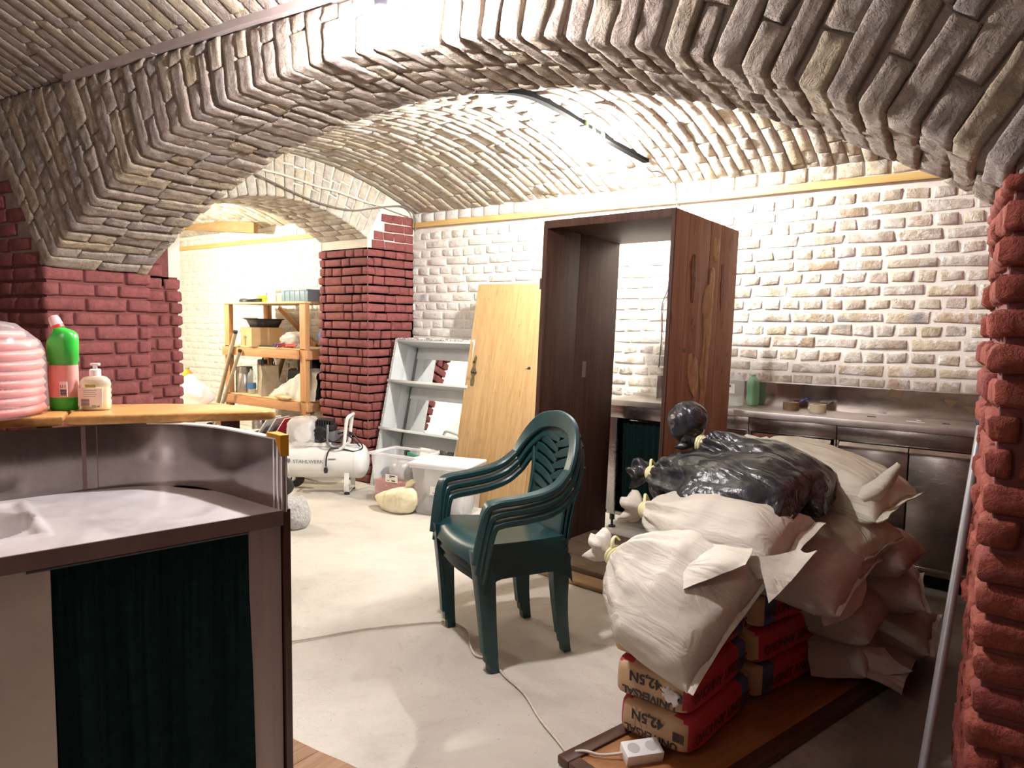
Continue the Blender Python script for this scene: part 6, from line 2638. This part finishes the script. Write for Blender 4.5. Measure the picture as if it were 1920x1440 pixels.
for lb, p0, p1, r_ in (('long pole leaning against the left front post of the shelf rack', (-6.98, 3.90, 0.0), (-6.475, 3.955, 1.285), 0.020), ('shorter pole leaning at the front rail of the shelf rack', (-6.87, 3.84, 0.0), (-6.385, 3.945, 1.10), 0.017)):
    t_ = top('broom_pole', lb, 'pole', p0, group='poles leaning at the shelf rack')
    bm = B()
    tube(bm, [V((0, 0, 0.015)), (V(p1) - V(p0)) * 0.985], r_, 12)
    obj('pole', bm, mat('weathered pole', (0.26, 0.22, 0.14), (0.36, 0.31, 0.21), 9, 0.7, stretch=(6, 6, 0.6)), t_)
    bm = B()
    tube(bm, [(V(p1) - V(p0)) * 0.98, (V(p1) - V(p0))], r_ * 1.12, 12)
    obj('end_cap', bm, M_BLACK, t_)

# below the rack
flask('metal_canister', 'steel canister standing on the floor under the rack', (-6.48, 4.22, 0.0), 0.46, 0.085, M_STEEL, M_STEEL, 0.05)
bk_ = top('paint_bucket', 'white bucket without lid in front of the shelf rack', 'bucket', (-6.02, 3.88, 0.0))
bm = B()
lathe(bm, [(0, 0.004), (0.125, 0.0), (0.15, 0.315), (0.157, 0.315), (0.157, 0.33), (0.147, 0.33), (0.122, 0.012), (0, 0.012)], 32)
obj('bucket', bm, M_WHITE, bk_, angle=0.6)
bm = B()
tube(bm, smooth_path([(-0.155, 0, 0.31), (-0.12, -0.10, 0.25), (0, -0.165, 0.215), (0.12, -0.10, 0.25), (0.155, 0, 0.31)], 5), 0.003, 6)
obj('wire_handle', bm, M_CHROME, bk_)
bxx = top('carton', 'black compressor carton with white letters behind the air compressor', 'box', (-5.47, 3.72, 0.0), (0, 0, 0.55))
bm = B()
box(bm, -0.25, 0.25, -0.17, 0.17, 0, 0.385, 0.004)
obj('carton', bm, M_BLACK, bxx)
text('STAHLWERK', 0.062, bxx, M_WHITE, (-0.0, -0.1712, 0.27), (PI / 2, 0, 0))
bm = B()
for k in range(3):
    box(bm, -0.2, -0.12 + 0.05 * k, -0.1712, -0.1702, 0.07 + 0.03 * k, 0.078 + 0.03 * k)
obj('print', bm, M_WHITE, bxx, smooth=False)
for k, (c_, lb) in enumerate(((mat('white cover', (0.62, 0.60, 0.56), rough=0.5), 'white grey magazine leaning on the black carton'), (mat('grey cover', (0.22, 0.21, 0.20), (0.5, 0.48, 0.45), 30, 0.5), 'patterned grey magazine leaning on the black carton'), (mat('red cover', (0.48, 0.03, 0.05), rough=0.4), 'red magazine leaning on the black carton'))):
    t_ = top('magazine', lb, 'magazine', (-5.64 + 0.075 * k, 3.72 + 0.035 * k, 0.386), (0, 0.62, 0.35), 'magazines on the black carton')
    bm = B()
    box(bm, -0.004, 0.004, -0.10, 0.10, 0.005, 0.17, 0.001)
    obj('pages', bm, M_LABEL, t_)
    bm = B()
    box(bm, -0.006, -0.004, -0.101, 0.101, 0.005, 0.172)
    box(bm, 0.004, 0.006, -0.101, 0.101, 0.005, 0.172)
    obj('cover', bm, c_, t_, smooth=False)

# bench with bags in the left bay, behind the bar
bn = top('bench', 'low plank bench against the left pier in the left bay', 'bench', (-6.55, 3.45, 0.0))
bm = B()
box(bm, -0.45, 0.45, -0.20, 0.20, 0.575, 0.60, 0.004)
obj('bench_board', bm, mat('pinkish planed plank', (0.62, 0.42, 0.30), (0.72, 0.52, 0.40), 6, 0.6, stretch=(0.5, 6, 6)), bn)
for x in (-0.4, 0.4):
    for y in (-0.15, 0.15):
        bm = B()
        box(bm, x - 0.025, x + 0.025, y - 0.025, y + 0.025, 0, 0.5745)
        obj('leg', bm, M_RACK, bn, smooth=False)
M_CARRIER = clear('white carrier film', (0.92, 0.90, 0.86), 0.8, 0.3)
blob('carrier_bag', 'crumpled white carrier bag on the bench in the left bay', 'plastic bag', (-6.36, 3.43, 0.60), (0.20, 0.13, 0.13), M_CARRIER, 12, 0.35, extra=lambda q_, p: V((q_.x * (1 - 0.5 * max(0, p.z)), q_.y * (1 - 0.5 * max(0, p.z)), q_.z * (1.25 if p.z > 0 else 1))))
ob = pet('juice_bottle', 'small orange capped juice bottle behind the white carrier bag', (-6.63, 3.53, 0.60), 0.33, 0.055, mat('orange juice plastic', (0.72, 0.26, 0.02), (0.80, 0.36, 0.05), 6, 0.3), lab=False)
blob('dark_pouch', 'small dark pouch at the left end of the bench', 'pouch', (-6.70, 3.38, 0.60), (0.08, 0.05, 0.05), M_RUBBER, 14, 0.3, sub=3)

# ==================================================================  AIR COMPRESSOR
cpx = top('air_compressor', 'white air compressor on wheels partly wrapped in clear film, beside the red pier', 'compressor', (-4.685, 3.64, 0.0), (0, 0, math.radians(38)))
M_WPAINT = mat('white enamel', (0.72, 0.73, 0.72), (0.78, 0.79, 0.78), 5, 0.25)
TZ, TR_, TL = 0.255, 0.140, 0.36
bm = B()
prof = [(0.0, -TL)] + [(TR_ * math.sin(a), -TL + 0.07 * (1 - math.cos(a))) for a in [PI / 2 * k / 6 for k in range(1, 7)]] + [(TR_ + 0.001, -TL + 0.10), (TR_ - 0.0015, -TL + 0.103), (TR_ - 0.0015, TL - 0.103), (TR_ + 0.001, TL - 0.10)] + [(TR_ * math.sin(a), TL - 0.07 * (1 - math.cos(a))) for a in [PI / 2 * k / 6 for k in range(6, 0, -1)]] + [(0.0, TL)]
lathe(bm, prof, 36, c=(0, 0, TZ), axis='x')
obj('tank', bm, M_WPAINT, cpx, angle=0.6)
text('STAHLWERK', 0.042, cpx, M_INKG, (-0.10, -TR_ - 0.0015, TZ + 0.015), (PI / 2 - 0.0, 0, 0))
bm = B()
prism(bm, [(-0.012, 0.02), (0.012, 0.02), (0.014, 0.0), (0.0, -0.02), (-0.014, 0.0)], 0, 0.0008, Matrix.Translation((-0.255, -TR_ - 0.001, TZ + 0.018)) @ Matrix.Rotation(PI / 2, 4, 'X'))
obj('emblem', bm, M_INKG, cpx, smooth=False)
bm = B()
box(bm, 0.06, 0.12, -TR_ - 0.001, -TR_ + 0.01, TZ + 0.035, TZ + 0.04)
obj('print', bm, M_INKG, cpx, smooth=False)
for sy in (-1, 1):
    bm = B()
    lathe(bm, [(0.045, -0.016), (0.066, -0.016), (0.072, -0.008), (0.072, 0.008), (0.066, 0.016), (0.045, 0.016), (0.045, -0.016)], 28, axis='y')
    wh = obj('wheel', bm, M_RUBBER, cpx, angle=0.6, loc=(-0.285, sy * 0.15, 0.072))
    bm = B()
    lathe(bm, [(0.0, -0.010), (0.016, -0.010), (0.016, 0.010), (0, 0.010)], 14, axis='y')
    for k in range(5):
        a = 2 * PI * k / 5
        tube(bm, [(0.012 * math.cos(a), 0, 0.012 * math.sin(a)), (0.046 * math.cos(a), 0, 0.046 * math.sin(a))], 0.006, 6)
    obj('hub', bm, M_INKG, wh, angle=0.6)
bm = B()
tube(bm, [(-0.285, -0.15, 0.072), (-0.285, 0.15, 0.072)], 0.008, 8)
tube(bm, [(-0.285, -0.08, 0.072), (-0.265, -0.07, 0.15)], 0.012, 8)
tube(bm, [(-0.285, 0.08, 0.072), (-0.265, 0.07, 0.15)], 0.012, 8)
obj('axle', bm, M_WPAINT, cpx)
bm = B()
sec_sweep(bm, smooth_path([V((0.20, -0.11, 0.18)), V((0.20, -0.125, 0.06)), V((0.20, -0.11, 0.022)), V((0.20, 0.0, 0.02)), V((0.20, 0.11, 0.022)), V((0.20, 0.125, 0.06)), V((0.20, 0.11, 0.18))], 4), 0.04, 0.006, V((1, 0, 0)))
obj('foot_bracket', bm, M_WPAINT, cpx)
for sy in (-1, 1):
    bm = B()
    tube(bm, [(0.20, sy * 0.10, 0.0), (0.20, sy * 0.10, 0.02)], [0.024, 0.018], 12)
    obj('rubber_foot', bm, M_RUBBER, cpx)
bm = B()
tube(bm, smooth_path([V((0.10, -0.10, TZ + 0.10)), V((0.17, -0.10, TZ + 0.13)), V((0.185, -0.10, TZ + 0.22)), V((0.20, -0.10, TZ + 0.34)), V((0.215, -0.085, TZ + 0.375)), V((0.22, 0.0, TZ + 0.378)), V((0.215, 0.085, TZ + 0.375)), V((0.20, 0.10, TZ + 0.34)), V((0.185, 0.10, TZ + 0.22)), V((0.17, 0.10, TZ + 0.13)), V((0.10, 0.10, TZ + 0.10))], 5), 0.014, 10)
obj('handle', bm, M_WPAINT, cpx)
bm = B()
box(bm, -0.24, 0.06, -0.075, 0.075, TZ + 0.125, TZ + 0.155, 0.004)
obj('mounting_plate', bm, M_WPAINT, cpx)
bm = B()
lathe(bm, [(0.0, -0.075), (0.05, -0.075), (0.062, -0.07), (0.062, 0.07), (0.05, 0.075), (0, 0.075)], 24, c=(-0.02, -0.0, TZ + 0.225), axis='y')
for k in range(8):
    a = 2 * PI * k / 8
    tube(bm, [(-0.02 + 0.012 * math.cos(a), -0.079, TZ + 0.225 + 0.012 * math.sin(a)), (-0.02 + 0.054 * math.cos(a), -0.079, TZ + 0.225 + 0.054 * math.sin(a))], 0.004, 5)
tube(bm, [V((-0.02 + 0.056 * math.cos(a), -0.078, TZ + 0.225 + 0.056 * math.sin(a))) for a in [2 * PI * i / 20 for i in range(20)]], 0.005, 6, closed=True)
obj('fan_cover', bm, M_BLACK, cpx, angle=0.6)
bm = B()
box(bm, -0.07, 0.09, -0.06, 0.06, TZ + 0.255, TZ + 0.30, 0.008)
for k in range(7):
    box(bm, -0.06 + 0.02 * k, -0.05 + 0.02 * k, -0.065, 0.065, TZ + 0.30, TZ + 0.33)
box(bm, -0.055, 0.075, -0.05, 0.05, TZ + 0.328, TZ + 0.345, 0.006)
obj('cylinder_head', bm, M_BLACK, cpx, angle=0.6)
bm = B()
box(bm, 0.03, 0.17, -0.05, 0.06, TZ + 0.16, TZ + 0.25, 0.015)
obj('motor', bm, M_INKG, cpx)
bm = B()
lathe(bm, [(0, -0.03), (0.02, -0.03), (0.022, 0.0), (0.015, 0.012), (0, 0.012)], 14, c=(0.205, -0.03, TZ + 0.225), axis='y')
lathe(bm, [(0, -0.03), (0.018, -0.03), (0.02, 0.0), (0.015, 0.012), (0, 0.012)], 14, c=(0.165, -0.06, TZ + 0.22), axis='y')
obj('gauges', bm, M_CHROME, cpx, angle=0.6)
for nm, pts_, r_, m_ in (('air_hose', [(0.04, -0.07, TZ + 0.30), (0.05, -0.11, TZ + 0.25), (0.05, -0.115, TZ + 0.17), (0.09, -0.10, TZ + 0.12), (0.15, -0.09, TZ + 0.14), (0.17, -0.07, TZ + 0.20)], 0.009, M_INKG),
                         ('power_cable', [(0.12, -0.05, TZ + 0.23), (0.22, -0.09, TZ + 0.25), (0.30, -0.10, TZ + 0.18), (0.32, -0.08, TZ + 0.12), (0.26, -0.10, TZ + 0.095), (0.18, -0.10, TZ + 0.11), (0.08, -0.12, TZ + 0.12), (0.05, -0.145, TZ + 0.06), (0.045, -0.155, TZ - 0.02)], 0.006, M_BLACK),
                         ('power_cable', [(0.02, -0.06, TZ + 0.2), (0.10, -0.11, TZ + 0.17), (0.19, -0.10, TZ + 0.23), (0.24, -0.07, TZ + 0.19), (0.31, -0.05, TZ + 0.10), (0.24, -0.095, TZ + 0.085)], 0.006, M_BLACK)):
    bm = B()
    tube(bm, smooth_path(pts_, 6), r_, 8)
    obj(nm, bm, m_, cpx, angle=None)
bm = B()
lathe(bm, [(0, -0.03), (0.014, -0.025), (0.018, 0.0), (0.012, 0.02), (0, 0.02)], 12, c=(0.045, -0.158, TZ - 0.045))
obj('plug', bm, M_BLACK, cpx, angle=0.7)
bm = B()
bmesh.ops.create_icosphere(bm, subdivisions=4, radius=1.0)
for v in bm.verts:
    p = v.co.copy()
    d = 1 + 0.10 * nz(p, 2, 7) + 0.10 * (1 - 2 * abs(nz((p.x * 2, p.y * 2, p.z * 0.6), 2.5, 9)))
    k_ = (abs(p.x) ** 5 + abs(p.y) ** 5 + abs(p.z) ** 5) ** (-1 / 5)
    p = p.lerp(p * k_, 0.8)
    v.co = V((-0.175 + p.x * 0.115, p.y * 0.115, TZ + 0.235 + p.z * 0.12)) + V((p.x, p.y, p.z)) * 0.08 * (d - 1)
obj('film_cover', bm, clear('milky film', (0.88, 0.88, 0.86), 0.42, 0.2), cpx, angle=None, label='crumpled clear film over the motor')
bm = B()
lathe(bm, [(0.0, -0.07), (0.07, -0.07), (0.07, 0.07), (0, 0.07)], 20, c=(-0.16, 0, TZ + 0.225), axis='y')
obj('motor', bm, M_WPAINT, cpx, angle=0.6)


# ==================================================================  STORAGE BOXES
M_BOX = clear('frosted clear plastic', (0.88, 0.90, 0.93), 0.33, 0.25)
M_BOXR = clear('frosted clear rim', (0.90, 0.92, 0.95), 0.55, 0.25)
M_BLID = clear('milky lid', (0.93, 0.94, 0.95), 0.82, 0.25)


def storage(label, loc, rz, sx, sy, h, lid):
    t_ = top('storage_box', label, 'storage box', loc, (0, 0, rz), 'clear plastic storage boxes')
    bm = B()
    secs = [(0.002, 0, sx / 2 - 0.035, sy / 2 - 0.03), (0.012, 0, sx / 2 - 0.03, sy / 2 - 0.026), (h - 0.035, 0, sx / 2 - 0.006, sy / 2 - 0.006), (h - 0.03, 0, sx / 2 - 0.004, sy / 2 - 0.004)]
    rings = []
    for z, cx, hx, hy in secs:
        rings.append([bm.verts.new((math.copysign(abs(math.cos(a)) ** (2 / 12), math.cos(a)) * hx, math.copysign(abs(math.sin(a)) ** (2 / 12), math.sin(a)) * hy, z)) for a in [2 * PI * (i + 0.5) / 48 for i in range(48)]])
    for a, b_ in zip(rings, rings[1:]):
        for i in range(48):
            bm.faces.new((a[i], a[(i + 1) % 48], b_[(i + 1) % 48], b_[i]))
    bm.faces.new(rings[0])
    obj('tub', bm, M_BOX, t_, angle=0.7)
    bm = B()
    for a, b_, c_, d_ in ((-sx / 2, sx / 2, -sy / 2, -sy / 2 + 0.012), (-sx / 2, sx / 2, sy / 2 - 0.012, sy / 2), (-sx / 2, -sx / 2 + 0.012, -sy / 2, sy / 2), (sx / 2 - 0.012, sx / 2, -sy / 2, sy / 2)):
        box(bm, a, b_, c_, d_, h - 0.034, h - 0.012, 0.003)
    obj('rim', bm, M_BOXR, t_)
    if lid:
        bm = B()
        box(bm, -sx / 2 - 0.008, sx / 2 + 0.008, -sy / 2 - 0.008, sy / 2 + 0.008, h - 0.014, h + 0.006, 0.006)
        box(bm, -sx / 2 + 0.05, sx / 2 - 0.05, -sy / 2 + 0.05, sy / 2 - 0.05, h + 0.005, h + 0.010, 0.003)
        obj('lid', bm, M_BLID, t_)
    bm = B()
    box(bm, -0.06, 0.06, -sy / 2 + 0.006, -sy / 2 + 0.0075, h * 0.50 - 0.03, h * 0.50 + 0.03)
    st = obj('price_label', bm, M_LABEL, t_, smooth=False)
    bm = B()
    box(bm, -0.02, 0.035, -sy / 2 + 0.005, -sy / 2 + 0.0065, h * 0.5 + 0.014, h * 0.5 + 0.022)
    box(bm, -0.02, 0.0, -sy / 2 + 0.005, -sy / 2 + 0.0065, h * 0.5 + 0.005, h * 0.5 + 0.010)
    box(bm, 0.0, 0.035, -sy / 2 + 0.005, -sy / 2 + 0.0065, h * 0.5 - 0.022, h * 0.5 - 0.013)
    box(bm, -0.04, -0.02, -sy / 2 + 0.005, -sy / 2 + 0.0065, h * 0.5 - 0.02, h * 0.5 - 0.016)
    obj('print', bm, M_INK, t_, smooth=False)
    return t_


storage('open clear storage box without lid, red cloth inside, behind the yellow bag', (-3.975, 3.845, 0.0), 0.12, 0.45, 0.32, 0.40, False)
storage('clear storage box with milky lid, nearest the garden chairs', (-3.49, 3.815, 0.0), 0.27, 0.46, 0.33, 0.375, True)
BA = Matrix.Translation((-3.975, 3.845, 0.0)) @ Matrix.Rotation(0.12, 4, 'Z')
BBm = Matrix.Translation((-3.49, 3.815, 0.0)) @ Matrix.Rotation(0.27, 4, 'Z')
t_ = plain_box('red_crate', 'dotted red fabric box inside the open clear storage box', 'box', BA @ V((-0.02, -0.015, 0.004)), 0.34, 0.22, 0.165, mat('red fabric', (0.42, 0.07, 0.07), (0.50, 0.10, 0.10), 10, 0.8), 0.12)
for k in range(8):
    bm = B()
    lathe(bm, [(0, 0), (0.006, 0), (0.006, 0.001), (0, 0.001)], 10)
    bmesh.ops.transform(bm, matrix=Matrix.Translation((-0.13 + 0.075 * (k % 4), -0.1105, 0.07 + 0.06 * (k // 4))) @ Matrix.Rotation(PI / 2, 4, 'X'), verts=bm.verts)
    obj('dot', bm, M_LABEL, t_, smooth=False)
blob('grey_helmet', 'shiny grey wrapped tool inside the open clear storage box', 'wrapped tool', BA @ V((-0.02, -0.01, 0.172)), (0.10, 0.09, 0.08), mat('grey wrapped plastic', (0.25, 0.25, 0.26), (0.55, 0.55, 0.55), 14, 0.25), 21, 0.15, sub=3, part='wrapping')
blob('dark_pouch', 'black tool case inside the open clear storage box', 'tool case', BA @ V((0.10, 0.0, 0.172)), (0.075, 0.08, 0.07), M_RUBBER, 22, 0.1, sub=3, part='case')
blob('blue_cloth', 'small navy cloth at the left end inside the open clear storage box', 'cloth', BA @ V((-0.145, -0.03, 0.172)), (0.045, 0.05, 0.045), mat('navy cloth', (0.05, 0.06, 0.14), rough=0.8), 23, 0.2, sub=3, part='cloth')
gt = top('spirit_level', 'green tool with black ends lying across the open storage box', 'tool', BA @ V((0.06, 0.06, 0.33)), (0, 0.12, -0.12))
bm = B()
box(bm, -0.09, 0.10, -0.015, 0.015, 0, 0.03, 0.004)
obj('body', bm, mat('green tool plastic', (0.03, 0.20, 0.13), rough=0.4), gt)
for x in (-0.125, 0.10):
    bm = B()
    box(bm, x, x + 0.034, -0.018, 0.018, -0.004, 0.036, 0.004)
    obj('end_piece', bm, M_BLACK, gt)
blob('white_cap', 'white cap inside the lidded storage box', 'cap', BBm @ V((0.02, -0.02, 0.15)), (0.075, 0.07, 0.065), M_OFFW, 31, 0.12, sub=3, part='cap')
blob('film_bag', 'crumpled clear bag at the left end inside the lidded storage box', 'plastic bag', BBm @ V((-0.11, -0.02, 0.12)), (0.07, 0.08, 0.12), M_CLEARBAG, 32, 0.3, sub=3)
blob('grey_cloth', 'grey bundle at the bottom left inside the lidded storage box', 'cloth', BBm @ V((-0.10, -0.02, 0.004)), (0.08, 0.09, 0.06), mat('grey cloth', (0.25, 0.24, 0.24), (0.36, 0.35, 0.34), 10, 0.8), 33, 0.2, sub=3, part='cloth')
blob('grey_cloth', 'pale grey bundle at the right end inside the lidded storage box', 'cloth', BBm @ V((0.12, 0.0, 0.004)), (0.07, 0.10, 0.11), mat('pale grey cloth', (0.48, 0.48, 0.50), (0.6, 0.6, 0.62), 10, 0.8), 36, 0.2, sub=3, part='cloth')
cc = top('cable_bundle', 'brown and white cable bundle inside the lidded storage box', 'cable coil', BBm @ V((-0.02, -0.05, 0.012)))
for k in range(5):
    bm = B()
    tube(bm, [V((0.07 * math.cos(a), 0.055 * math.sin(a) + 0.005 * k, 0.012 + 0.011 * k + 0.008 * math.sin(2 * a + k))) for a in [2 * PI * i / 22 for i in range(22)]], 0.006, 6, closed=True)
    obj('loop', bm, M_LABEL if k == 4 else mat('brown cable', (0.10, 0.04, 0.035), rough=0.5), cc, angle=None)
fl = top('flashlight', 'grey torch with a pale blue ring inside the lidded storage box', 'torch', BBm @ V((0.04, -0.085, 0.10)))
bm = B()
tube(bm, [(0.02, 0, -0.01), (0.15, 0.01, -0.075)], 0.016, 12)
obj('barrel', bm, mat('grey torch', (0.35, 0.36, 0.38), rough=0.35), fl)
bm = B()
tube(bm, [(-0.02, 0, 0.01), (0.02, 0, -0.01)], 0.020, 12)
obj('ring', bm, mat('pale blue plastic', (0.20, 0.42, 0.62), rough=0.35), fl)
# yellow bag
M_YBAG = mat('pale yellow film', (0.68, 0.60, 0.34), (0.80, 0.76, 0.58), 5, 0.4)
add_folds(M_YBAG, (1.6, 1.6, 0.8), 4.0, 0.7, 0.04)
yb_ = blob('yellow_bag', 'pale yellow plastic bag slumped on the floor against the storage boxes', 'plastic bag', (-3.80, 3.575, 0.0), (0.19, 0.10, 0.105), M_YBAG, 41, 0.10, ridg=0.05,
           extra=lambda q_, p: V((q_.x + 0.05 * max(0, p.z), q_.y + 0.02, q_.z * (1 + 0.5 * max(0, p.x) - 0.35 * max(0, -p.x) if p.z > 0 else 1))))
bm = B()
rings = []
for i in range(6):
    s_ = i / 5
    rings.append([bm.verts.new((0.10 + 0.05 * s_ + (0.012 + 0.03 * s_) * math.cos(a) * (1 + 0.3 * math.sin(3 * a)), 0.02 + (0.012 + 0.02 * s_) * math.sin(a), 0.165 + 0.075 * s_ + 0.01 * math.sin(4 * a) * s_)) for a in [2 * PI * k / 20 for k in range(20)]])
for a, b_ in zip(rings, rings[1:]):
    for k in range(20):
        bm.faces.new((a[k], a[(k + 1) % 20], b_[(k + 1) % 20], b_[k]))
obj('bag_mouth', bm, M_YBAG, yb_, angle=None)

# bubble wrap by the bar
bw_ = top('bubble_wrap', 'ball of bubble wrap on the floor just right of the bar', 'bubble wrap', (-4.03, 2.86, 0.0))
bm = B()
bmesh.ops.create_icosphere(bm, subdivisions=4, radius=1.0)
for v in bm.verts:
    p = v.co.copy()
    v.co = V((p.x * 0.13, p.y * 0.11, max(-0.08, p.z * 0.13) + 0.08)) * (1 + 0.12 * nz(p, 2, 5))
obj('wrap', bm, mat('bubble film', (0.45, 0.44, 0.43), (0.66, 0.65, 0.64), 60, 0.25, bmp=1.0, bscale=70, bdist=0.02), bw_, angle=None)

# ==================================================================  BROOM, EXTENSION CORD, CLOTH
br = top('broomstick', 'grey metal broom handle with black hanging loop leaning on the right brick pier', 'broom', (-0.222, 2.03, 0.004))
tipw = V((-0.150, 2.50, 1.195))
d = tipw - V((-0.222, 2.03, 0.004))
bm = B()
tube(bm, [V((0, 0, 0)), d * 0.93], 0.0125, 16)
obj('pole', bm, mat('grey coated tube', (0.26, 0.26, 0.27), (0.30, 0.30, 0.31), 6, 0.35, 0.4), br)
bm = B()
tube(bm, [d * 0.925, d * 0.935, d * 0.965, d * 0.968], [0.013, 0.017, 0.0165, 0.013], 16)
for k in range(3):
    tube(bm, [d * (0.938 + 0.008 * k), d * (0.942 + 0.008 * k)], 0.0178, 14)
lx, ly = frame_of(d)
side = V((0.78, -0.6, 0)).normalized()
loop = [d * 0.965 + side * a + d.normalized() * b_ for a, b_ in ((-0.012, 0), (-0.014, 0.03), (-0.009, 0.05), (0.0, 0.056), (0.009, 0.05), (0.014, 0.03), (0.012, 0))]
tube(bm, smooth_path(loop, 4), 0.0065, 8)
obj('hanging_loop', bm, M_BLACK, br, angle=0.8)
M_CORD = mat('cream cord', (0.52, 0.46, 0.38), (0.62, 0.56, 0.48), 30, 0.5)
ex = top('extension_cord', 'cream extension cord snaking across the floor to a white socket block', 'extension cord', (-1.5, 2.0, 0.0))
bm = B()
cp_ = [(-2.75, 1.50), (-2.58, 1.73), (-2.50, 1.86), (-2.40, 2.06), (-2.27, 2.24), (-2.16, 2.36), (-2.07, 2.37), (-2.0, 2.335), (-1.93, 2.26), (-1.84, 2.19), (-1.76, 2.20), (-1.64, 2.13), (-1.50, 2.07), (-1.36, 1.97), (-1.24, 1.90), (-1.16, 1.855)]
pts_ = [V((x + 1.5, y - 2.0, 0.006)) for x, y in cp_] + [V((-1.13 + 1.5, 1.85 - 2, 0.03)), V((-1.10 + 1.5, 1.862 - 2, 0.036)), V((-1.06 + 1.5, 1.875 - 2, 0.034)), V((-1.02 + 1.5, 1.90 - 2, 0.040)), V((-0.985 + 1.5, 1.925 - 2, 0.05))]
tube(bm, smooth_path(pts_, 6), 0.0048, 8)
obj('cord', bm, M_CORD, ex, angle=None)
sb = thing('socket', '', '', (0, 0, 0)) if False else None
bm = B()
mtx = Matrix.Translation((-0.955 + 1.5, 1.955 - 2.0, 0.046)) @ Matrix.Rotation(0.9, 4, 'Z') @ Matrix.Rotation(0.25, 4, 'X')
box(bm, -0.062, 0.062, -0.032, 0.032, -0.021, 0.021, 0.004, mtx=mtx)
so = obj('socket_block', bm, M_WHITE, ex, label='white socket block')
bm = B()
for x in (-0.03, 0.03):
    lathe(bm, [(0.020, 0.0215), (0.020, 0.004), (0.0, 0.004)], 20, c=(x, 0, 0))
bmesh.ops.transform(bm, matrix=mtx, verts=bm.verts)
obj('socket_well', bm, mat('socket well', (0.55, 0.54, 0.52), rough=0.5), so, angle=0.6)
bm = B()
for x in (-0.03, 0.03):
    for dx in (-0.009, 0.009):
        tube(bm, [(x + dx, 0, 0.004), (x + dx, 0, 0.0052)], 0.0028, 8)
bmesh.ops.transform(bm, matrix=mtx, verts=bm.verts)
obj('pin_hole', bm, M_BLACK, so)
ycl = blob('yellow_cloth', 'yellow green cloth just showing at the foot of the broom handle', 'cloth', (-0.292, 2.335, 0.0), (0.05, 0.04, 0.03), mat('yellow green cloth', (0.62, 0.66, 0.10), (0.72, 0.74, 0.25), 14, 0.8), 51, 0.25, sub=3, part='cloth')
